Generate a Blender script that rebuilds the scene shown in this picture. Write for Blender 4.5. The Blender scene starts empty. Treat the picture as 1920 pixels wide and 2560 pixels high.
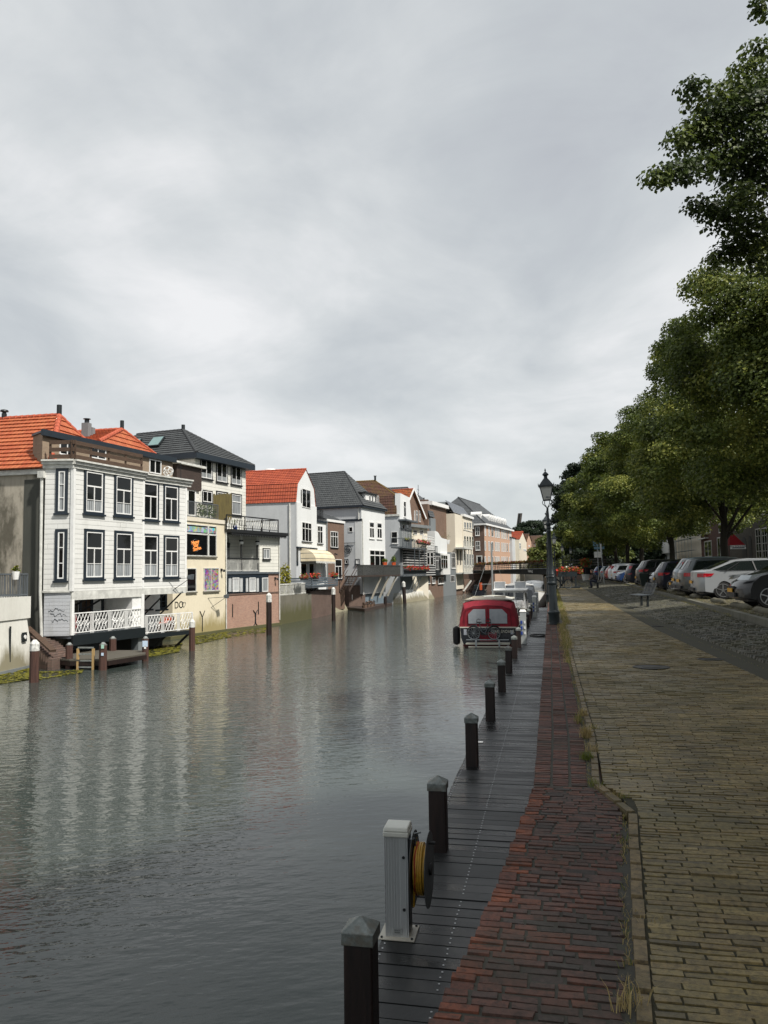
import bpy, math, random
import numpy as np
from mathutils import Vector, Matrix
random.seed(7); NR=np.random.default_rng(7)
R=math.radians
COL=bpy.context.scene.collection
# ---------------------------------------------------------------- camera maths
F=1930.0; RO=0.015; CH=1.5
_x=416*math.cos(RO)-145*math.sin(RO); _y=-416*math.sin(RO)-145*math.cos(RO)
PH=math.atan(-_y/F); YA=math.atan(_x/math.hypot(F,_y))
CM=(Matrix.Rotation(YA,3,'Z')@Matrix.Rotation(math.pi/2+PH,3,'X')@Matrix.Rotation(-RO,3,'Z'))
EYE=Vector((0,0,CH))
WZ=-2.5; DZ=-1.6; PZ=0.3
def ray(u,v): return CM@Vector((u-960,1280-v,-F))
def G(u,v,z=0.0):
    r=ray(u,v); return EYE+r*((z-CH)/r.z)
def PX(u,v,X):
    r=ray(u,v); return EYE+r*(X/r.x)
def PY(u,v,Y):
    r=ray(u,v); return EYE+r*(Y/r.y)
def RD(u,v,d): return EYE+ray(u,v)*(d/F)
def dep(p): return -(CM.transposed()@(Vector(p)-EYE)).z
# measured enlargements of parts of the view, back to full measure
T1=lambda x,y:(x/4.608,1000+y/4.608)
T2=lambda x,y:(300+x/3.95,1040+y/3.95)
T3=lambda x,y:(x/3.318,1380+y/3.318)
T4=lambda x,y:(400+x/5.184,1340+y/5.184)
T5=lambda x,y:(580+x/5.184,1140+y/5.184)
T6=lambda x,y:(860+x/5.82,1160+y/5.82)
T7=lambda x,y:(1060+x/6.9125,1220+y/6.9125)
T8=lambda x,y:(1580+x/4.88,1240+y/4.88)
T9=lambda x,y:(1380+x/5.53,1240+y/5.53)
TA=lambda x,y:(1270+x/10.37,1260+y/10.37)
# ---------------------------------------------------------------- mesh builder
class MB:
    def __init__(s): s.v=[]; s.f=[]; s.m=[]
    def add(s,vs,fs,mi=0):
        b=len(s.v); s.v+= [tuple(v) for v in vs]; s.f+=[tuple(b+i for i in f) for f in fs]; s.m+=[mi]*len(fs); return s
    def hexa(s,p,mi=0):   # 8 points: bottom 4 ccw, top 4 ccw
        return s.add(p,[(3,2,1,0),(4,5,6,7),(0,1,5,4),(1,2,6,5),(2,3,7,6),(3,0,4,7)],mi)
    def box(s,x0,x1,y0,y1,z0,z1,mi=0):
        return s.hexa([(x0,y0,z0),(x1,y0,z0),(x1,y1,z0),(x0,y1,z0),(x0,y0,z1),(x1,y0,z1),(x1,y1,z1),(x0,y1,z1)],mi)
    def cbox(s,c,d,rz=0,mi=0):
        cs,sn=math.cos(rz),math.sin(rz); P=[]
        for z in (-1,1):
            for a,b in ((-1,-1),(1,-1),(1,1),(-1,1)):
                x,y=a*d[0]/2,b*d[1]/2
                P.append((c[0]+x*cs-y*sn,c[1]+x*sn+y*cs,c[2]+z*d[2]/2))
        return s.hexa(P,mi)
    def bar(s,a,b,w=.05,h=None,mi=0):
        h=h or w; a=Vector(a); b=Vector(b); d=(b-a).normalized()
        up=Vector((0,0,1)) if abs(d.z)<.95 else Vector((0,1,0))
        r=d.cross(up).normalized(); t=r.cross(d).normalized()
        q=[(-r*w-t*h)/2,(r*w-t*h)/2,(r*w+t*h)/2,(-r*w+t*h)/2]
        return s.hexa([a+k for k in q]+[b+k for k in q],mi)
    def tube(s,pts,r,n=8,mi=0,cap=True,closed=False):
        pts=[Vector(p) for p in pts]; N=len(pts)
        rr=r if isinstance(r,(list,tuple)) else [r]*N
        vs=[]; ref=None
        for i,p in enumerate(pts):
            if closed: d=(pts[(i+1)%N]-pts[i-1])
            else: d=(pts[min(i+1,N-1)]-pts[max(i-1,0)])
            d=d.normalized() if d.length>1e-9 else Vector((0,0,1))
            if ref is None:
                ref=Vector((0,0,1)) if abs(d.z)<.9 else Vector((1,0,0))
            x=(ref-d*ref.dot(d)).normalized(); y=d.cross(x); ref=x
            for k in range(n):
                a=2*math.pi*k/n; vs.append(p+(x*math.cos(a)+y*math.sin(a))*rr[i])
        fs=[]
        for i in range(N if closed else N-1):
            j=(i+1)%N
            for k in range(n):
                l=(k+1)%n; fs.append((i*n+k,i*n+l,j*n+l,j*n+k))
        if cap and not closed: fs+= [tuple(range(n-1,-1,-1)),tuple((N-1)*n+k for k in range(n))]
        return s.add(vs,fs,mi)
    def lathe(s,prof,c=(0,0,0),n=12,mi=0,axis='Z'):
        vs=[];fs=[]
        for r,z in prof:
            for k in range(n):
                a=2*math.pi*k/n; x,y=r*math.cos(a),r*math.sin(a)
                p={'Z':(x,y,z),'X':(z,x,y),'Y':(x,z,y)}[axis]
                vs.append((c[0]+p[0],c[1]+p[1],c[2]+p[2]))
        for i in range(len(prof)-1):
            for k in range(n):
                l=(k+1)%n; fs.append((i*n+k,i*n+l,(i+1)*n+l,(i+1)*n+k))
        fs+=[tuple(range(n-1,-1,-1)),tuple((len(prof)-1)*n+k for k in range(n))]
        return s.add(vs,fs,mi)
    def prism(s,poly,z0,z1,mi=0):
        n=len(poly); z0f=z0 if callable(z0) else (lambda p:z0); z1f=z1 if callable(z1) else (lambda p:z1)
        vs=[(p[0],p[1],z0f(p)) for p in poly]+[(p[0],p[1],z1f(p)) for p in poly]
        return s.add(vs,[tuple(range(n-1,-1,-1)),tuple(range(n,2*n))]+[(i,(i+1)%n,n+(i+1)%n,n+i) for i in range(n)],mi)
    def loft(s,rings,mi=0,cap=True):
        n=len(rings[0]); vs=[p for r in rings for p in r]; fs=[]
        for i in range(len(rings)-1):
            for k in range(n):
                l=(k+1)%n; fs.append((i*n+k,i*n+l,(i+1)*n+l,(i+1)*n+k))
        if cap: fs+=[tuple(range(n-1,-1,-1)),tuple((len(rings)-1)*n+k for k in range(n))]
        return s.add(vs,fs,mi)
    def quad(s,a,b,c,d,mi=0): return s.add([a,b,c,d],[(0,1,2,3)],mi)
def fixn(me):
    import bmesh
    b=bmesh.new(); b.from_mesh(me); bmesh.ops.recalc_face_normals(b,faces=b.faces); b.to_mesh(me); b.free()
def obj(name,mb,mats,parent=None,smooth=False,bevel=0,origin=None,fix=True):
    if not isinstance(mats,(list,tuple)): mats=[mats]
    me=bpy.data.meshes.new(name)
    o0=Vector(origin) if origin is not None else Vector((0,0,0))
    me.from_pydata([(v[0]-o0.x,v[1]-o0.y,v[2]-o0.z) for v in mb.v],[],mb.f)
    for m in mats: me.materials.append(m)
    if len(mats)>1: me.polygons.foreach_set('material_index',mb.m)
    if fix: fixn(me)
    if smooth:
        me.polygons.foreach_set('use_smooth',[True]*len(me.polygons))
        if smooth!='all':
            try: me.set_sharp_from_angle(angle=R(35))
            except Exception: pass
    o=bpy.data.objects.new(name,me); COL.objects.link(o); o.location=o0
    if parent is not None:
        o.parent=parent; o.location=o0 if isloc(parent) else o0-wl(parent)
    if bevel:
        b=o.modifiers.new('b','BEVEL'); b.width=bevel; b.segments=2; b.limit_method='ANGLE'; b.angle_limit=R(40)
    return o
LOCAL=set()
def isloc(p):
    while p.parent is not None: p=p.parent
    return p.name in LOCAL
def thingL(*a,**k):
    """a thing whose parts are modelled about its own base"""
    o=thing(*a,**k); LOCAL.add(o.name); return o
def wl(p):
    v=Vector((0,0,0))
    while p is not None: v+=p.location; p=p.parent
    return v
def thing(name,label,cat,loc=(0,0,0),group=None,kind=None):
    o=bpy.data.objects.new(name,None); COL.objects.link(o); o.location=loc; o.empty_display_size=.3
    return tag(o,label,cat,group,kind)
def tag(o,label=None,cat=None,group=None,kind=None):
    if label: o['label']=label
    if cat: o['category']=cat
    if group: o['group']=group
    if kind: o['kind']=kind
    return o
def struct(name,mb,mat,**k):
    o=obj(name,mb,mat,**k); o['kind']='structure'; return o
def dup(o,parent=None,loc=None,rz=None,sc=None,label=None,group=None,mats=None):
    c=o.copy(); COL.objects.link(c)
    if parent is not None: c.parent=parent
    if loc is not None: c.location=loc
    if rz is not None: c.rotation_euler=(0,0,rz)
    if sc is not None: c.scale=sc if isinstance(sc,(tuple,list)) else (sc,)*3
    if label: c['label']=label
    if group: c['group']=group
    for ch in list(o.children): dup(ch,c)
    return c
def raw(name,verts,faces_n,nper,mat,attr=None,smooth=False,parent=None):
    """fast mesh from numpy: verts (N,3), faces (M,nper) index array, attr per-face rgb"""
    me=bpy.data.meshes.new(name); nv=len(verts); nf=len(faces_n)
    me.vertices.add(nv); me.vertices.foreach_set('co',np.asarray(verts,dtype=np.float32).ravel())
    me.loops.add(nf*nper); me.loops.foreach_set('vertex_index',np.asarray(faces_n,dtype=np.int32).ravel())
    me.polygons.add(nf); me.polygons.foreach_set('loop_start',np.arange(0,nf*nper,nper,dtype=np.int32))
    try: me.polygons.foreach_set('loop_total',np.full(nf,nper,dtype=np.int32))
    except Exception: pass
    if attr is not None:
        a=me.attributes.new('tint','FLOAT','FACE'); a.data.foreach_set('value',np.asarray(attr,dtype=np.float32))
    me.polygons.foreach_set('use_smooth',[bool(smooth)]*nf)
    me.materials.append(mat); me.update(calc_edges=True); me.validate()
    o=bpy.data.objects.new(name,me); COL.objects.link(o)
    if parent is not None: o.parent=parent
    return o
# ---------------------------------------------------------------- materials
class NT:
    def __init__(s,name):
        s.m=bpy.data.materials.new(name); s.m.use_nodes=True; s.t=s.m.node_tree; s.n=s.t.nodes; s.b=s.n['Principled BSDF']
    def new(s,t,**k):
        o=s.n.new(t)
        for a,b in k.items(): setattr(o,a,b)
        return o
    def link(s,a,b): s.t.links.new(a,b)
    def pos(s):
        return s.new('ShaderNodeNewGeometry').outputs['Position']
    def obc(s): return s.new('ShaderNodeTexCoord').outputs['Object']
    def val(s,x):
        v=s.new('ShaderNodeValue'); v.outputs[0].default_value=x; return v.outputs[0]
    def math(s,op,a,b=None,c=None,clamp=False):
        m=s.new('ShaderNodeMath',operation=op,use_clamp=clamp)
        for i,x in enumerate((a,b,c)):
            if x is None: continue
            if isinstance(x,(int,float)): m.inputs[i].default_value=x
            else: s.link(x,m.inputs[i])
        return m.outputs[0]
    def sep(s,v):
        q=s.new('ShaderNodeSeparateXYZ'); s.link(v,q.inputs[0]); return q.outputs
    def comb(s,x,y,z=0.0):
        q=s.new('ShaderNodeCombineXYZ')
        for i,k in enumerate((x,y,z)):
            if isinstance(k,(int,float)): q.inputs[i].default_value=k
            else: s.link(k,q.inputs[i])
        return q.outputs[0]
    def scale(s,v,sx,sy,sz):
        m=s.new('ShaderNodeMapping'); m.inputs['Scale'].default_value=(sx,sy,sz); s.link(v,m.inputs['Vector']); return m.outputs[0]
    def noise(s,v,sc,det=4,rough=.55,out='Fac'):
        n=s.new('ShaderNodeTexNoise'); n.inputs['Scale'].default_value=sc; n.inputs['Detail'].default_value=det; n.inputs['Roughness'].default_value=rough
        s.link(v,n.inputs['Vector']); return n.outputs[out]
    def ramp(s,f,stops,interp='LINEAR'):
        r=s.new('ShaderNodeValToRGB'); cr=r.color_ramp; cr.interpolation=interp
        while len(cr.elements)<len(stops): cr.elements.new(.5)
        for e,(p,c) in zip(cr.elements,stops):
            e.position=p; e.color=(c,c,c,1) if isinstance(c,(int,float)) else (*c,1)
        s.link(f,r.inputs[0]); return r.outputs[0]
    def mix(s,f,a,b,bt='MIX'):
        m=s.new('ShaderNodeMix',data_type='RGBA',blend_type=bt)
        for i,x in ((0,f),(6,a),(7,b)):
            if isinstance(x,(int,float)): m.inputs[i].default_value=x
            elif isinstance(x,tuple): m.inputs[i].default_value=(*x,1)
            else: s.link(x,m.inputs[i])
        return m.outputs[2]
    def bump(s,h,st=.3,d=.02,nrm=None):
        b=s.new('ShaderNodeBump'); b.inputs['Strength'].default_value=st; b.inputs['Distance'].default_value=d
        s.link(h,b.inputs['Height'])
        if nrm is not None: s.link(nrm,b.inputs['Normal'])
        s.link(b.outputs[0],s.b.inputs['Normal']); return b.outputs[0]
    def out(s,col=None,rough=None,metal=None,spec=None):
        for k,x in (('Base Color',col),('Roughness',rough),('Metallic',metal),('Specular IOR Level',spec)):
            if x is None: continue
            if isinstance(x,tuple): s.b.inputs[k].default_value=(*x,1)
            elif isinstance(x,(int,float)): s.b.inputs[k].default_value=x
            else: s.link(x,s.b.inputs[k])
        return s.m
def hx(h):
    c=[int(h[i:i+2],16)/255 for i in (0,2,4)]
    return tuple(((x+.055)/1.055)**2.4 if x>.04045 else x/12.92 for x in c)
def mul(c,k): return tuple(min(1,x*k) for x in c)
_pc={}
def plain(name,col,rough=.6,metal=0,var=.12,sc=3.0,bump=0):
    """paint / metal / plastic with slight dirt mottling"""
    if name in _pc: return _pc[name]
    t=NT(name); p=t.pos(); f=t.noise(p,sc,5); c=t.mix(t.ramp(f,[(.35,0),(.7,1)]),mul(col,1-var),mul(col,1+var*.5))
    t.out(c,rough,metal)
    if bump: t.bump(t.noise(p,sc*8,4),bump,.01)
    _pc[name]=t.m; return t.m
def wallcoord(t,p):
    q=t.sep(p); return t.comb(t.math('ADD',q[0],q[1]),q[2],0)
def brickm(name,c1,c2,mort,rough=.85,stain=.4,bw=.22,bh=.07):
    t=NT(name); p=t.pos(); w=wallcoord(t,p)
    b=t.new('ShaderNodeTexBrick'); b.inputs['Scale'].default_value=1; b.inputs['Brick Width'].default_value=bw; b.inputs['Row Height'].default_value=bh
    b.inputs['Mortar Size'].default_value=.008; b.inputs['Color1'].default_value=(*c1,1); b.inputs['Color2'].default_value=(*c2,1); b.inputs['Mortar'].default_value=(*mort,1)
    t.link(w,b.inputs['Vector'])
    n=t.noise(p,.8,6,.65); c=t.mix(t.ramp(n,[(.4,0),(.75,stain)]),b.outputs[0],mul(c1,.35))
    n2=t.noise(p,9,3); c=t.mix(t.ramp(n2,[(.3,0),(.8,.35)]),c,mul(c2,1.5))
    t.out(c,rough); t.bump(b.outputs['Fac'],-.3,.01); return t.m
def plaster(name,c,stain=(.12,.11,.09),amt=.35,rough=.85,sc=.7,low=None,lo=.45,hi=.8):
    """rendered wall; low=(z,height,colour) adds algae that climbs from the water"""
    t=NT(name); p=t.pos(); n=t.noise(t.scale(p,1,1,.45),sc,7,.65)
    col=t.mix(t.ramp(n,[(lo,0),(hi,amt)]),c,stain)
    n2=t.noise(p,6,5,.6); col=t.mix(t.ramp(n2,[(.35,0),(.75,.18)]),col,mul(c,.6))
    n4=t.noise(t.scale(p,7,7,.5),1.0,4,.6); col=t.mix(t.ramp(n4,[(.5,0),(.85,amt*.45)]),col,stain)
    if low:
        z=t.sep(p)[2]; h=t.math('ADD',z,t.math('MULTIPLY',t.noise(t.scale(p,1.3,1.3,.5),1.0,6,.65),-2.2))
        k=t.math('DIVIDE',t.math('SUBTRACT',h,low[0]-1.1),low[1]); k=t.math('SUBTRACT',1.0,k,clamp=True)
        col=t.mix(t.ramp(k,[(.05,0),(.6,.85)]),col,low[2])
    t.out(col,rough); t.bump(n2,.15,.01); return t.m
def siding(name,c,pitch=.235,dirt=.25):
    """painted horizontal boards"""
    t=NT(name); p=t.pos(); q=t.sep(p)
    row=t.math('DIVIDE',q[2],pitch); fr=t.math('FRACT',row); fl=t.math('FLOOR',row)
    line=t.math('LESS_THAN',fr,.075)
    s=t.math('ADD',q[0],q[1])
    rv=t.noise(t.comb(t.math('MULTIPLY',fl,3.7),t.math('MULTIPLY',s,.22),0),1.0,1)
    vj=t.math('LESS_THAN',t.math('FRACT',t.math('ADD',t.math('DIVIDE',s,3.3),t.math('MULTIPLY',rv,4.0))),.003)
    col=t.mix(t.ramp(rv,[(.3,0),(.7,1)]),mul(c,.88),c)
    g=t.noise(t.scale(p,1.2,1.2,8),1.6,6,.7); col=t.mix(t.ramp(g,[(.55,0),(.8,dirt)]),col,hx('6b6a62'))
    d=t.noise(t.scale(p,3,3,.7),.9,5,.6); col=t.mix(t.ramp(d,[(.5,0),(.85,dirt)]),col,hx('8d8b7e'))
    col=t.mix(t.math('MULTIPLY',t.math('MAXIMUM',line,vj),.55),col,hx('47474a'))
    t.out(col,.55); t.bump(t.math('MINIMUM',t.math('MULTIPLY',fr,8.0),1.0),.5,.012); return t.m
def tilem(name,c,c2,pw=.24,moss=None,dark=.5):
    """pantiles; courses are real steps in the mesh, the waves run across"""
    t=NT(name); p=t.pos(); q=t.sep(p); g=t.new('ShaderNodeNewGeometry')
    # along-the-eave coordinate from the horizontal tangent
    nx=t.sep(g.outputs['True Normal']); s=t.math('SUBTRACT',t.math('MULTIPLY',q[0],nx[1]),t.math('MULTIPLY',q[1],nx[0]))
    h=t.math('SQRT',t.math('ADD',t.math('MULTIPLY',nx[0],nx[0]),t.math('MULTIPLY',nx[1],nx[1])))
    s=t.math('DIVIDE',s,t.math('MAXIMUM',h,.05)); k=t.math('DIVIDE',s,pw); fr=t.math('FRACT',k)
    w=t.math('SINE',t.math('MULTIPLY',fr,math.pi)); at=t.new('ShaderNodeAttribute',attribute_name='tint')
    rn=t.new('ShaderNodeTexWhiteNoise',noise_dimensions='2D'); t.link(t.comb(t.math('FLOOR',k),t.math('FLOOR',t.math('MULTIPLY',q[2],4.6))),rn.inputs['Vector'])
    col=t.mix(rn.outputs['Value'],c,c2)
    n=t.noise(p,.5,6,.7); col=t.mix(t.ramp(n,[(.5,0),(.78,dark)]),col,mul(c,.35))
    if moss: col=t.mix(t.ramp(t.noise(p,.9,5,.7),[(.42,0),(.62,.8)]),col,moss)
    col=t.mix(t.math('MULTIPLY',t.math('LESS_THAN',w,.22),.55),col,mul(c,.25))
    t.out(col,.7); t.bump(w,.6,.03); return t.m
def woodm(name,c,c2,rough=.7,ax='z',sc=1.0,pitch=None):
    t=NT(name); p=t.pos(); k={'z':(9,9,.7),'x':(.7,9,9),'y':(9,.7,9)}[ax]
    n=t.noise(t.scale(p,*k),sc*2,6,.65); col=t.mix(t.ramp(n,[(.3,0),(.7,1)]),c,c2)
    if pitch:
        q=t.sep(p); fr=t.math('FRACT',t.math('DIVIDE',t.math('ADD',q[0],q[1]),pitch)); ln=t.math('LESS_THAN',fr,.12)
        col=t.mix(t.math('MULTIPLY',ln,.8),col,mul(c,.2))
    t.out(col,rough); t.bump(n,.3,.01); return t.m
def glassm(name,tint=(.006,.007,.008),rough=.04,curt=None):
    """window glass: a dark room, or curtains right behind the pane"""
    t=NT(name); p=t.pos(); q=t.sep(p); s=t.math('ADD',q[0],q[1])
    if curt:
        w=t.math('SINE',t.math('MULTIPLY',s,38.0)); w2=t.noise(t.scale(p,6,6,.4),1.5,3)
        col=t.mix(t.ramp(t.math('ADD',t.math('MULTIPLY',w,.25),w2),[(.3,0),(.75,1)]),mul(curt,.45),curt)
    else:
        n=t.noise(p,1.1,4,.7); col=t.mix(t.ramp(n,[(.45,0),(.7,.5)]),tint,mul(hx('6a6658'),.07))
    t.out(col,rough,0,.38 if not curt else .35); t.bump(t.noise(p,1.7,2),.04,.02); return t.m
M={}
M['side']=siding('painted_boards',(.74,.74,.71)); M['side2']=siding('painted_boards_cream',(.76,.75,.68),.26,.18)
M['sideg']=siding('painted_boards_grey',(.50,.52,.55),.17,.4)
M['trim']=plain('dark_blue_paint',hx('1d2730'),.45); M['white']=plain('white_paint',(.78,.78,.76),.45,0,.08,4)
M['offw']=plain('weathered_white_paint',(.60,.60,.56),.6,0,.25,3)
M['glass']=glassm('window_glass'); M['curt']=glassm('window_glass_net_curtain',curt=(.34,.36,.37)); M['curw']=glassm('window_glass_white_curtain',curt=(.62,.64,.64))
M['tile_o']=tilem('orange_pantiles',hx('a4502f'),hx('b4663f'),.24,None,.45)
M['tile_r']=tilem('red_pantiles',hx('934028'),hx('a74e30'),.24,None,.3)
M['tile_k']=tilem('dark_grey_pantiles',hx('3c3f41'),hx('4a4d4e'),.24,None,.4)
M['tile_b']=tilem('brown_pantiles',hx('4a3028'),hx('5a3a2e'),.24,hx('5b4a22'),.4)
M['tile_om']=tilem('weathered_orange_pantiles',hx('8c4526'),hx('b0602f'),.24,hx('5c4a26'),.5)
M['slate']=tilem('grey_slates',hx('46494b'),hx('54575a'),.3,None,.3)
M['ridge_o']=plain('orange_ridge_tile',hx('b0553a'),.75,0,.25,6); M['ridge_k']=plain('dark_ridge_tile',hx('35383a'),.75,0,.25,6)
M['brick_p']=brickm('pale_red_bricks',hx('a8826f'),hx('8f6a5c'),hx('a39a8c'),stain=.25)
M['brick_d']=brickm('dark_brown_bricks',hx('6b5247'),hx('5b463d'),hx('6f675c'))
M['brick_r']=brickm('red_brown_bricks',hx('735848'),hx('624a3e'),hx('7d7365'))
M['brick_s']=brickm('salmon_bricks',hx('bf9a80'),hx('b08b72'),hx('ac9a8c'),stain=.12)
M['brick_w']=brickm('wet_quay_bricks',hx('70584e'),hx('584842'),hx('5d574c'),stain=.7)
M['pl_grey']=plaster('grey_render',hx('a39c8e'),hx('4a463a'),.9,sc=.9,lo=.46,hi=.6)
M['pl_dgrey']=plaster('dark_damp_shaded_render',hx('4b4c46'),hx('2c2e29'),.6,sc=.5)
M['pl_lgrey']=plaster('pale_grey_render',hx('c3c6c8'),hx('8f9396'),.35)  # greyer than the white render; on side walls it carries their shade
M['pl_white']=plaster('white_render',hx('dcdedd'),hx('a9aaa6'),.25)
M['pl_whitew']=plaster('white_render_above_water',hx('d9d8d0'),hx('8d8570'),.3,low=(WZ+.0,1.2,hx('6f6748')))
M['pl_cream']=plaster('cream_render',hx('dcd2ba'),hx('a5987a'),.3,low=(WZ+.0,1.5,hx('8a7c48')))
M['pl_beige']=plaster('beige_render',hx('d8d0bf'),hx('a89e8a'),.2); M['pl_mid']=plaster('mid_grey_render',hx('73787a'),hx('505456'),.3)
M['pl_blue']=plaster('blue_grey_boards',hx('66747e'),hx('8e9aa0'),.4,sc=1.5)
M['conc']=plaster('stained_concrete',hx('6f6b5f'),hx('35352b'),.7,low=(WZ+.2,1.6,hx('4b4a26')),sc=.9)
M['dark']=plain('black_paint',(.010,.011,.012),.6); M['iron']=plain('dark_iron',hx('1c2326'),.5,.2)
M['wood_b']=woodm('brown_weathered_wood',hx('3a2b20'),hx('554234'),.8,'y'); M['wood_d']=woodm('dark_stained_wood',hx('2e2420'),hx('463932'),.7,'y')
M['post']=woodm('red_brown_hardwood',hx('36221d'),hx('54392f'),.7,'z'); M['postk']=woodm('black_wet_hardwood',hx('0c0909'),hx('30211c'),.5,'z')
M['zinc']=plain('zinc_cap',hx('8f9492'),.5,.3,.35,14); M['metal']=plain('galvanised_metal',hx('a8adaf'),.4,.6,.15,5)
M['greyp']=plain('grey_paint',hx('555b60'),.5); M['black']=plain('black_rubber',(.015,.015,.015),.7)
M['cap_w']=plain('peeling_white_paint',hx('d5d5d0'),.6,0,.4,9); M['blue']=plain('blue_paint',hx('26428c'),.5)
M['orange']=plain('terracotta_orange',hx('c4552a'),.7); M['red']=plain('red_paint',hx('a01822'),.5); M['yellow']=plain('yellow_plastic',hx('d0a02a'),.45)
# ---------------------------------------------------------------- camera, light, sky
sc=bpy.context.scene
cam=bpy.data.cameras.new('camera'); co=bpy.data.objects.new('camera',cam); COL.objects.link(co)
co.location=EYE; co.rotation_euler=CM.to_euler(); cam.sensor_fit='HORIZONTAL'; cam.sensor_width=36; cam.lens=F/1920*36
cam.clip_start=.1; cam.clip_end=3000; sc.camera=co
sc.view_settings.view_transform='Standard'; sc.view_settings.look='None'; sc.view_settings.exposure=.22; sc.view_settings.gamma=1
SUN=Vector((.80,-.46,1.12)).normalized()
sl=bpy.data.lights.new('sun','SUN'); sl.energy=4.6; sl.angle=R(2.5); sl.color=(1,.955,.88)
so=bpy.data.objects.new('sun',sl); COL.objects.link(so); so.rotation_euler=SUN.to_track_quat('Z','Y').to_euler(); so.location=(30,-10,40)
w=bpy.data.worlds.new('World'); sc.world=w; w.use_nodes=True; nt=w.node_tree; nn=nt.nodes; nn.clear()
def N(t,**k):
    o=nn.new(t)
    for a,b in k.items(): setattr(o,a,b)
    return o
def L(a,b): nt.links.new(a,b)
sky=N('ShaderNodeTexSky',sky_type='NISHITA',sun_disc=False,sun_elevation=math.asin(SUN.z),sun_rotation=math.atan2(SUN.x,SUN.y))
bg1=N('ShaderNodeBackground'); bg1.inputs[1].default_value=.1; L(sky.outputs[0],bg1.inputs[0])
tc=N('ShaderNodeTexCoord'); sp=N('ShaderNodeSeparateXYZ'); L(tc.outputs['Generated'],sp.inputs[0])
def Mt(op,a,b=None,clamp=False):
    m=N('ShaderNodeMath',operation=op,use_clamp=clamp)
    for i,x in enumerate((a,b)):
        if x is None: continue
        if isinstance(x,(int,float)): m.inputs[i].default_value=x
        else: L(x,m.inputs[i])
    return m.outputs[0]
zz=Mt('ADD',Mt('MAXIMUM',sp.outputs[2],0),.26)
cb=N('ShaderNodeCombineXYZ'); L(Mt('DIVIDE',sp.outputs[0],zz),cb.inputs[0]); L(Mt('DIVIDE',sp.outputs[1],zz),cb.inputs[1])
def noise(v,s,d,r,dist=0,off=(0,0,0)):
    mp=N('ShaderNodeMapping'); mp.inputs['Location'].default_value=off; L(v,mp.inputs[0])
    n=N('ShaderNodeTexNoise'); n.inputs['Scale'].default_value=s; n.inputs['Detail'].default_value=d; n.inputs['Roughness'].default_value=r; n.inputs['Distortion'].default_value=dist
    L(mp.outputs[0],n.inputs['Vector']); return n.outputs['Fac']
def ramp(f,st):
    r=N('ShaderNodeValToRGB'); cr=r.color_ramp
    while len(cr.elements)<len(st): cr.elements.new(.5)
    for e,(p,c) in zip(cr.elements,st): e.position=p; e.color=(*c,1)
    L(f,r.inputs[0]); return r.outputs[0]
n1=noise(cb.outputs[0],.8,7,.5,.35,(-8.2,-4.9,0)); n2=noise(cb.outputs[0],2.3,8,.58,.5,(3.3,13.2,0)); n3=noise(cb.outputs[0],.32,3,.5,0,(8,2,0))
f=Mt('ADD',Mt('ADD',Mt('MULTIPLY',n1,.55),Mt('MULTIPLY',n2,.22)),Mt('MULTIPLY',n3,.35))
# soft thin places in the overcast where the sun side brightens it
c1=ramp(f,[(.44,(.37,.385,.42)),(.52,(.46,.485,.505)),(.58,(.56,.58,.59)),(.65,(.73,.73,.735))])
hz=Mt('POWER',Mt('SUBTRACT',1.0,Mt('MAXIMUM',sp.outputs[2],0),True),7.0)
mx=N('ShaderNodeMix',data_type='RGBA'); L(Mt('MULTIPLY',hz,.6),mx.inputs[0]); L(c1,mx.inputs[6]); mx.inputs[7].default_value=(.52,.565,.56,1)
bg2=N('ShaderNodeBackground'); L(mx.outputs[2],bg2.inputs[0]); bg2.inputs[1].default_value=1.09
ms=N('ShaderNodeMixShader'); ms.inputs[0].default_value=.93; L(bg1.outputs[0],ms.inputs[1]); L(bg2.outputs[0],ms.inputs[2])
wo=N('ShaderNodeOutputWorld'); L(ms.outputs[0],wo.inputs[0])
# ---------------------------------------------------------------- water
def water_mat():
    t=NT('canal_water'); p=t.pos()
    mp=t.new('ShaderNodeMapping'); mp.inputs['Rotation'].default_value=(0,0,R(-22)); t.link(p,mp.inputs[0]); r=mp.outputs[0]
    big=t.noise(t.scale(r,.10,.16,1),1.0,2,.5)          # calm and ruffled areas
    q=t.sep(p); sh=t.math('ADD',t.math('MULTIPLY',q[0],-.085),t.math('MULTIPLY',q[1],.022)); sh=t.math('ADD',sh,t.math('MULTIPLY',big,1.3)); k=t.ramp(sh,[(.90,.10),(1.0,.45)]); k2=t.math('DIVIDE',t.math('SUBTRACT',sh,1.02),.8,clamp=True); k=t.math('ADD',.05,t.math('MULTIPLY',k2,.8))
    a=t.noise(t.scale(r,2.3,5.2,1),1.0,2,.5); b=t.noise(t.scale(r,7,13,1),1.0,2,.5); c=t.noise(t.scale(r,.6,1.2,1),1.0,0,.5)
    h=t.math('ADD',t.math('ADD',t.math('MULTIPLY',a,1.0),t.math('MULTIPLY',b,.26)),t.math('MULTIPLY',c,.35))
    h=t.math('MULTIPLY',h,k)
    col=t.mix(t.noise(p,.12,3),(.034,.044,.040),(.048,.060,.054))
    t.out(col,.045,0,.62); t.b.inputs['IOR'].default_value=1.33
    t.bump(h,1.0,.029); return t.m
wm=MB(); wm.quad((-400,-60,WZ),(60,-60,WZ),(60,900,WZ),(-400,900,WZ)); struct('water',wm,water_mat(),fix=False)
# ---------------------------------------------------------------- ground
def earth():
    t=NT('earth'); p=t.pos(); n=t.noise(p,.8,6,.7); t.out(t.mix(n,(.045,.04,.028),(.09,.085,.06)),.95); t.bump(t.noise(p,12,4),.4,.02); return t.m
EAR=earth()
gm=MB()
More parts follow.
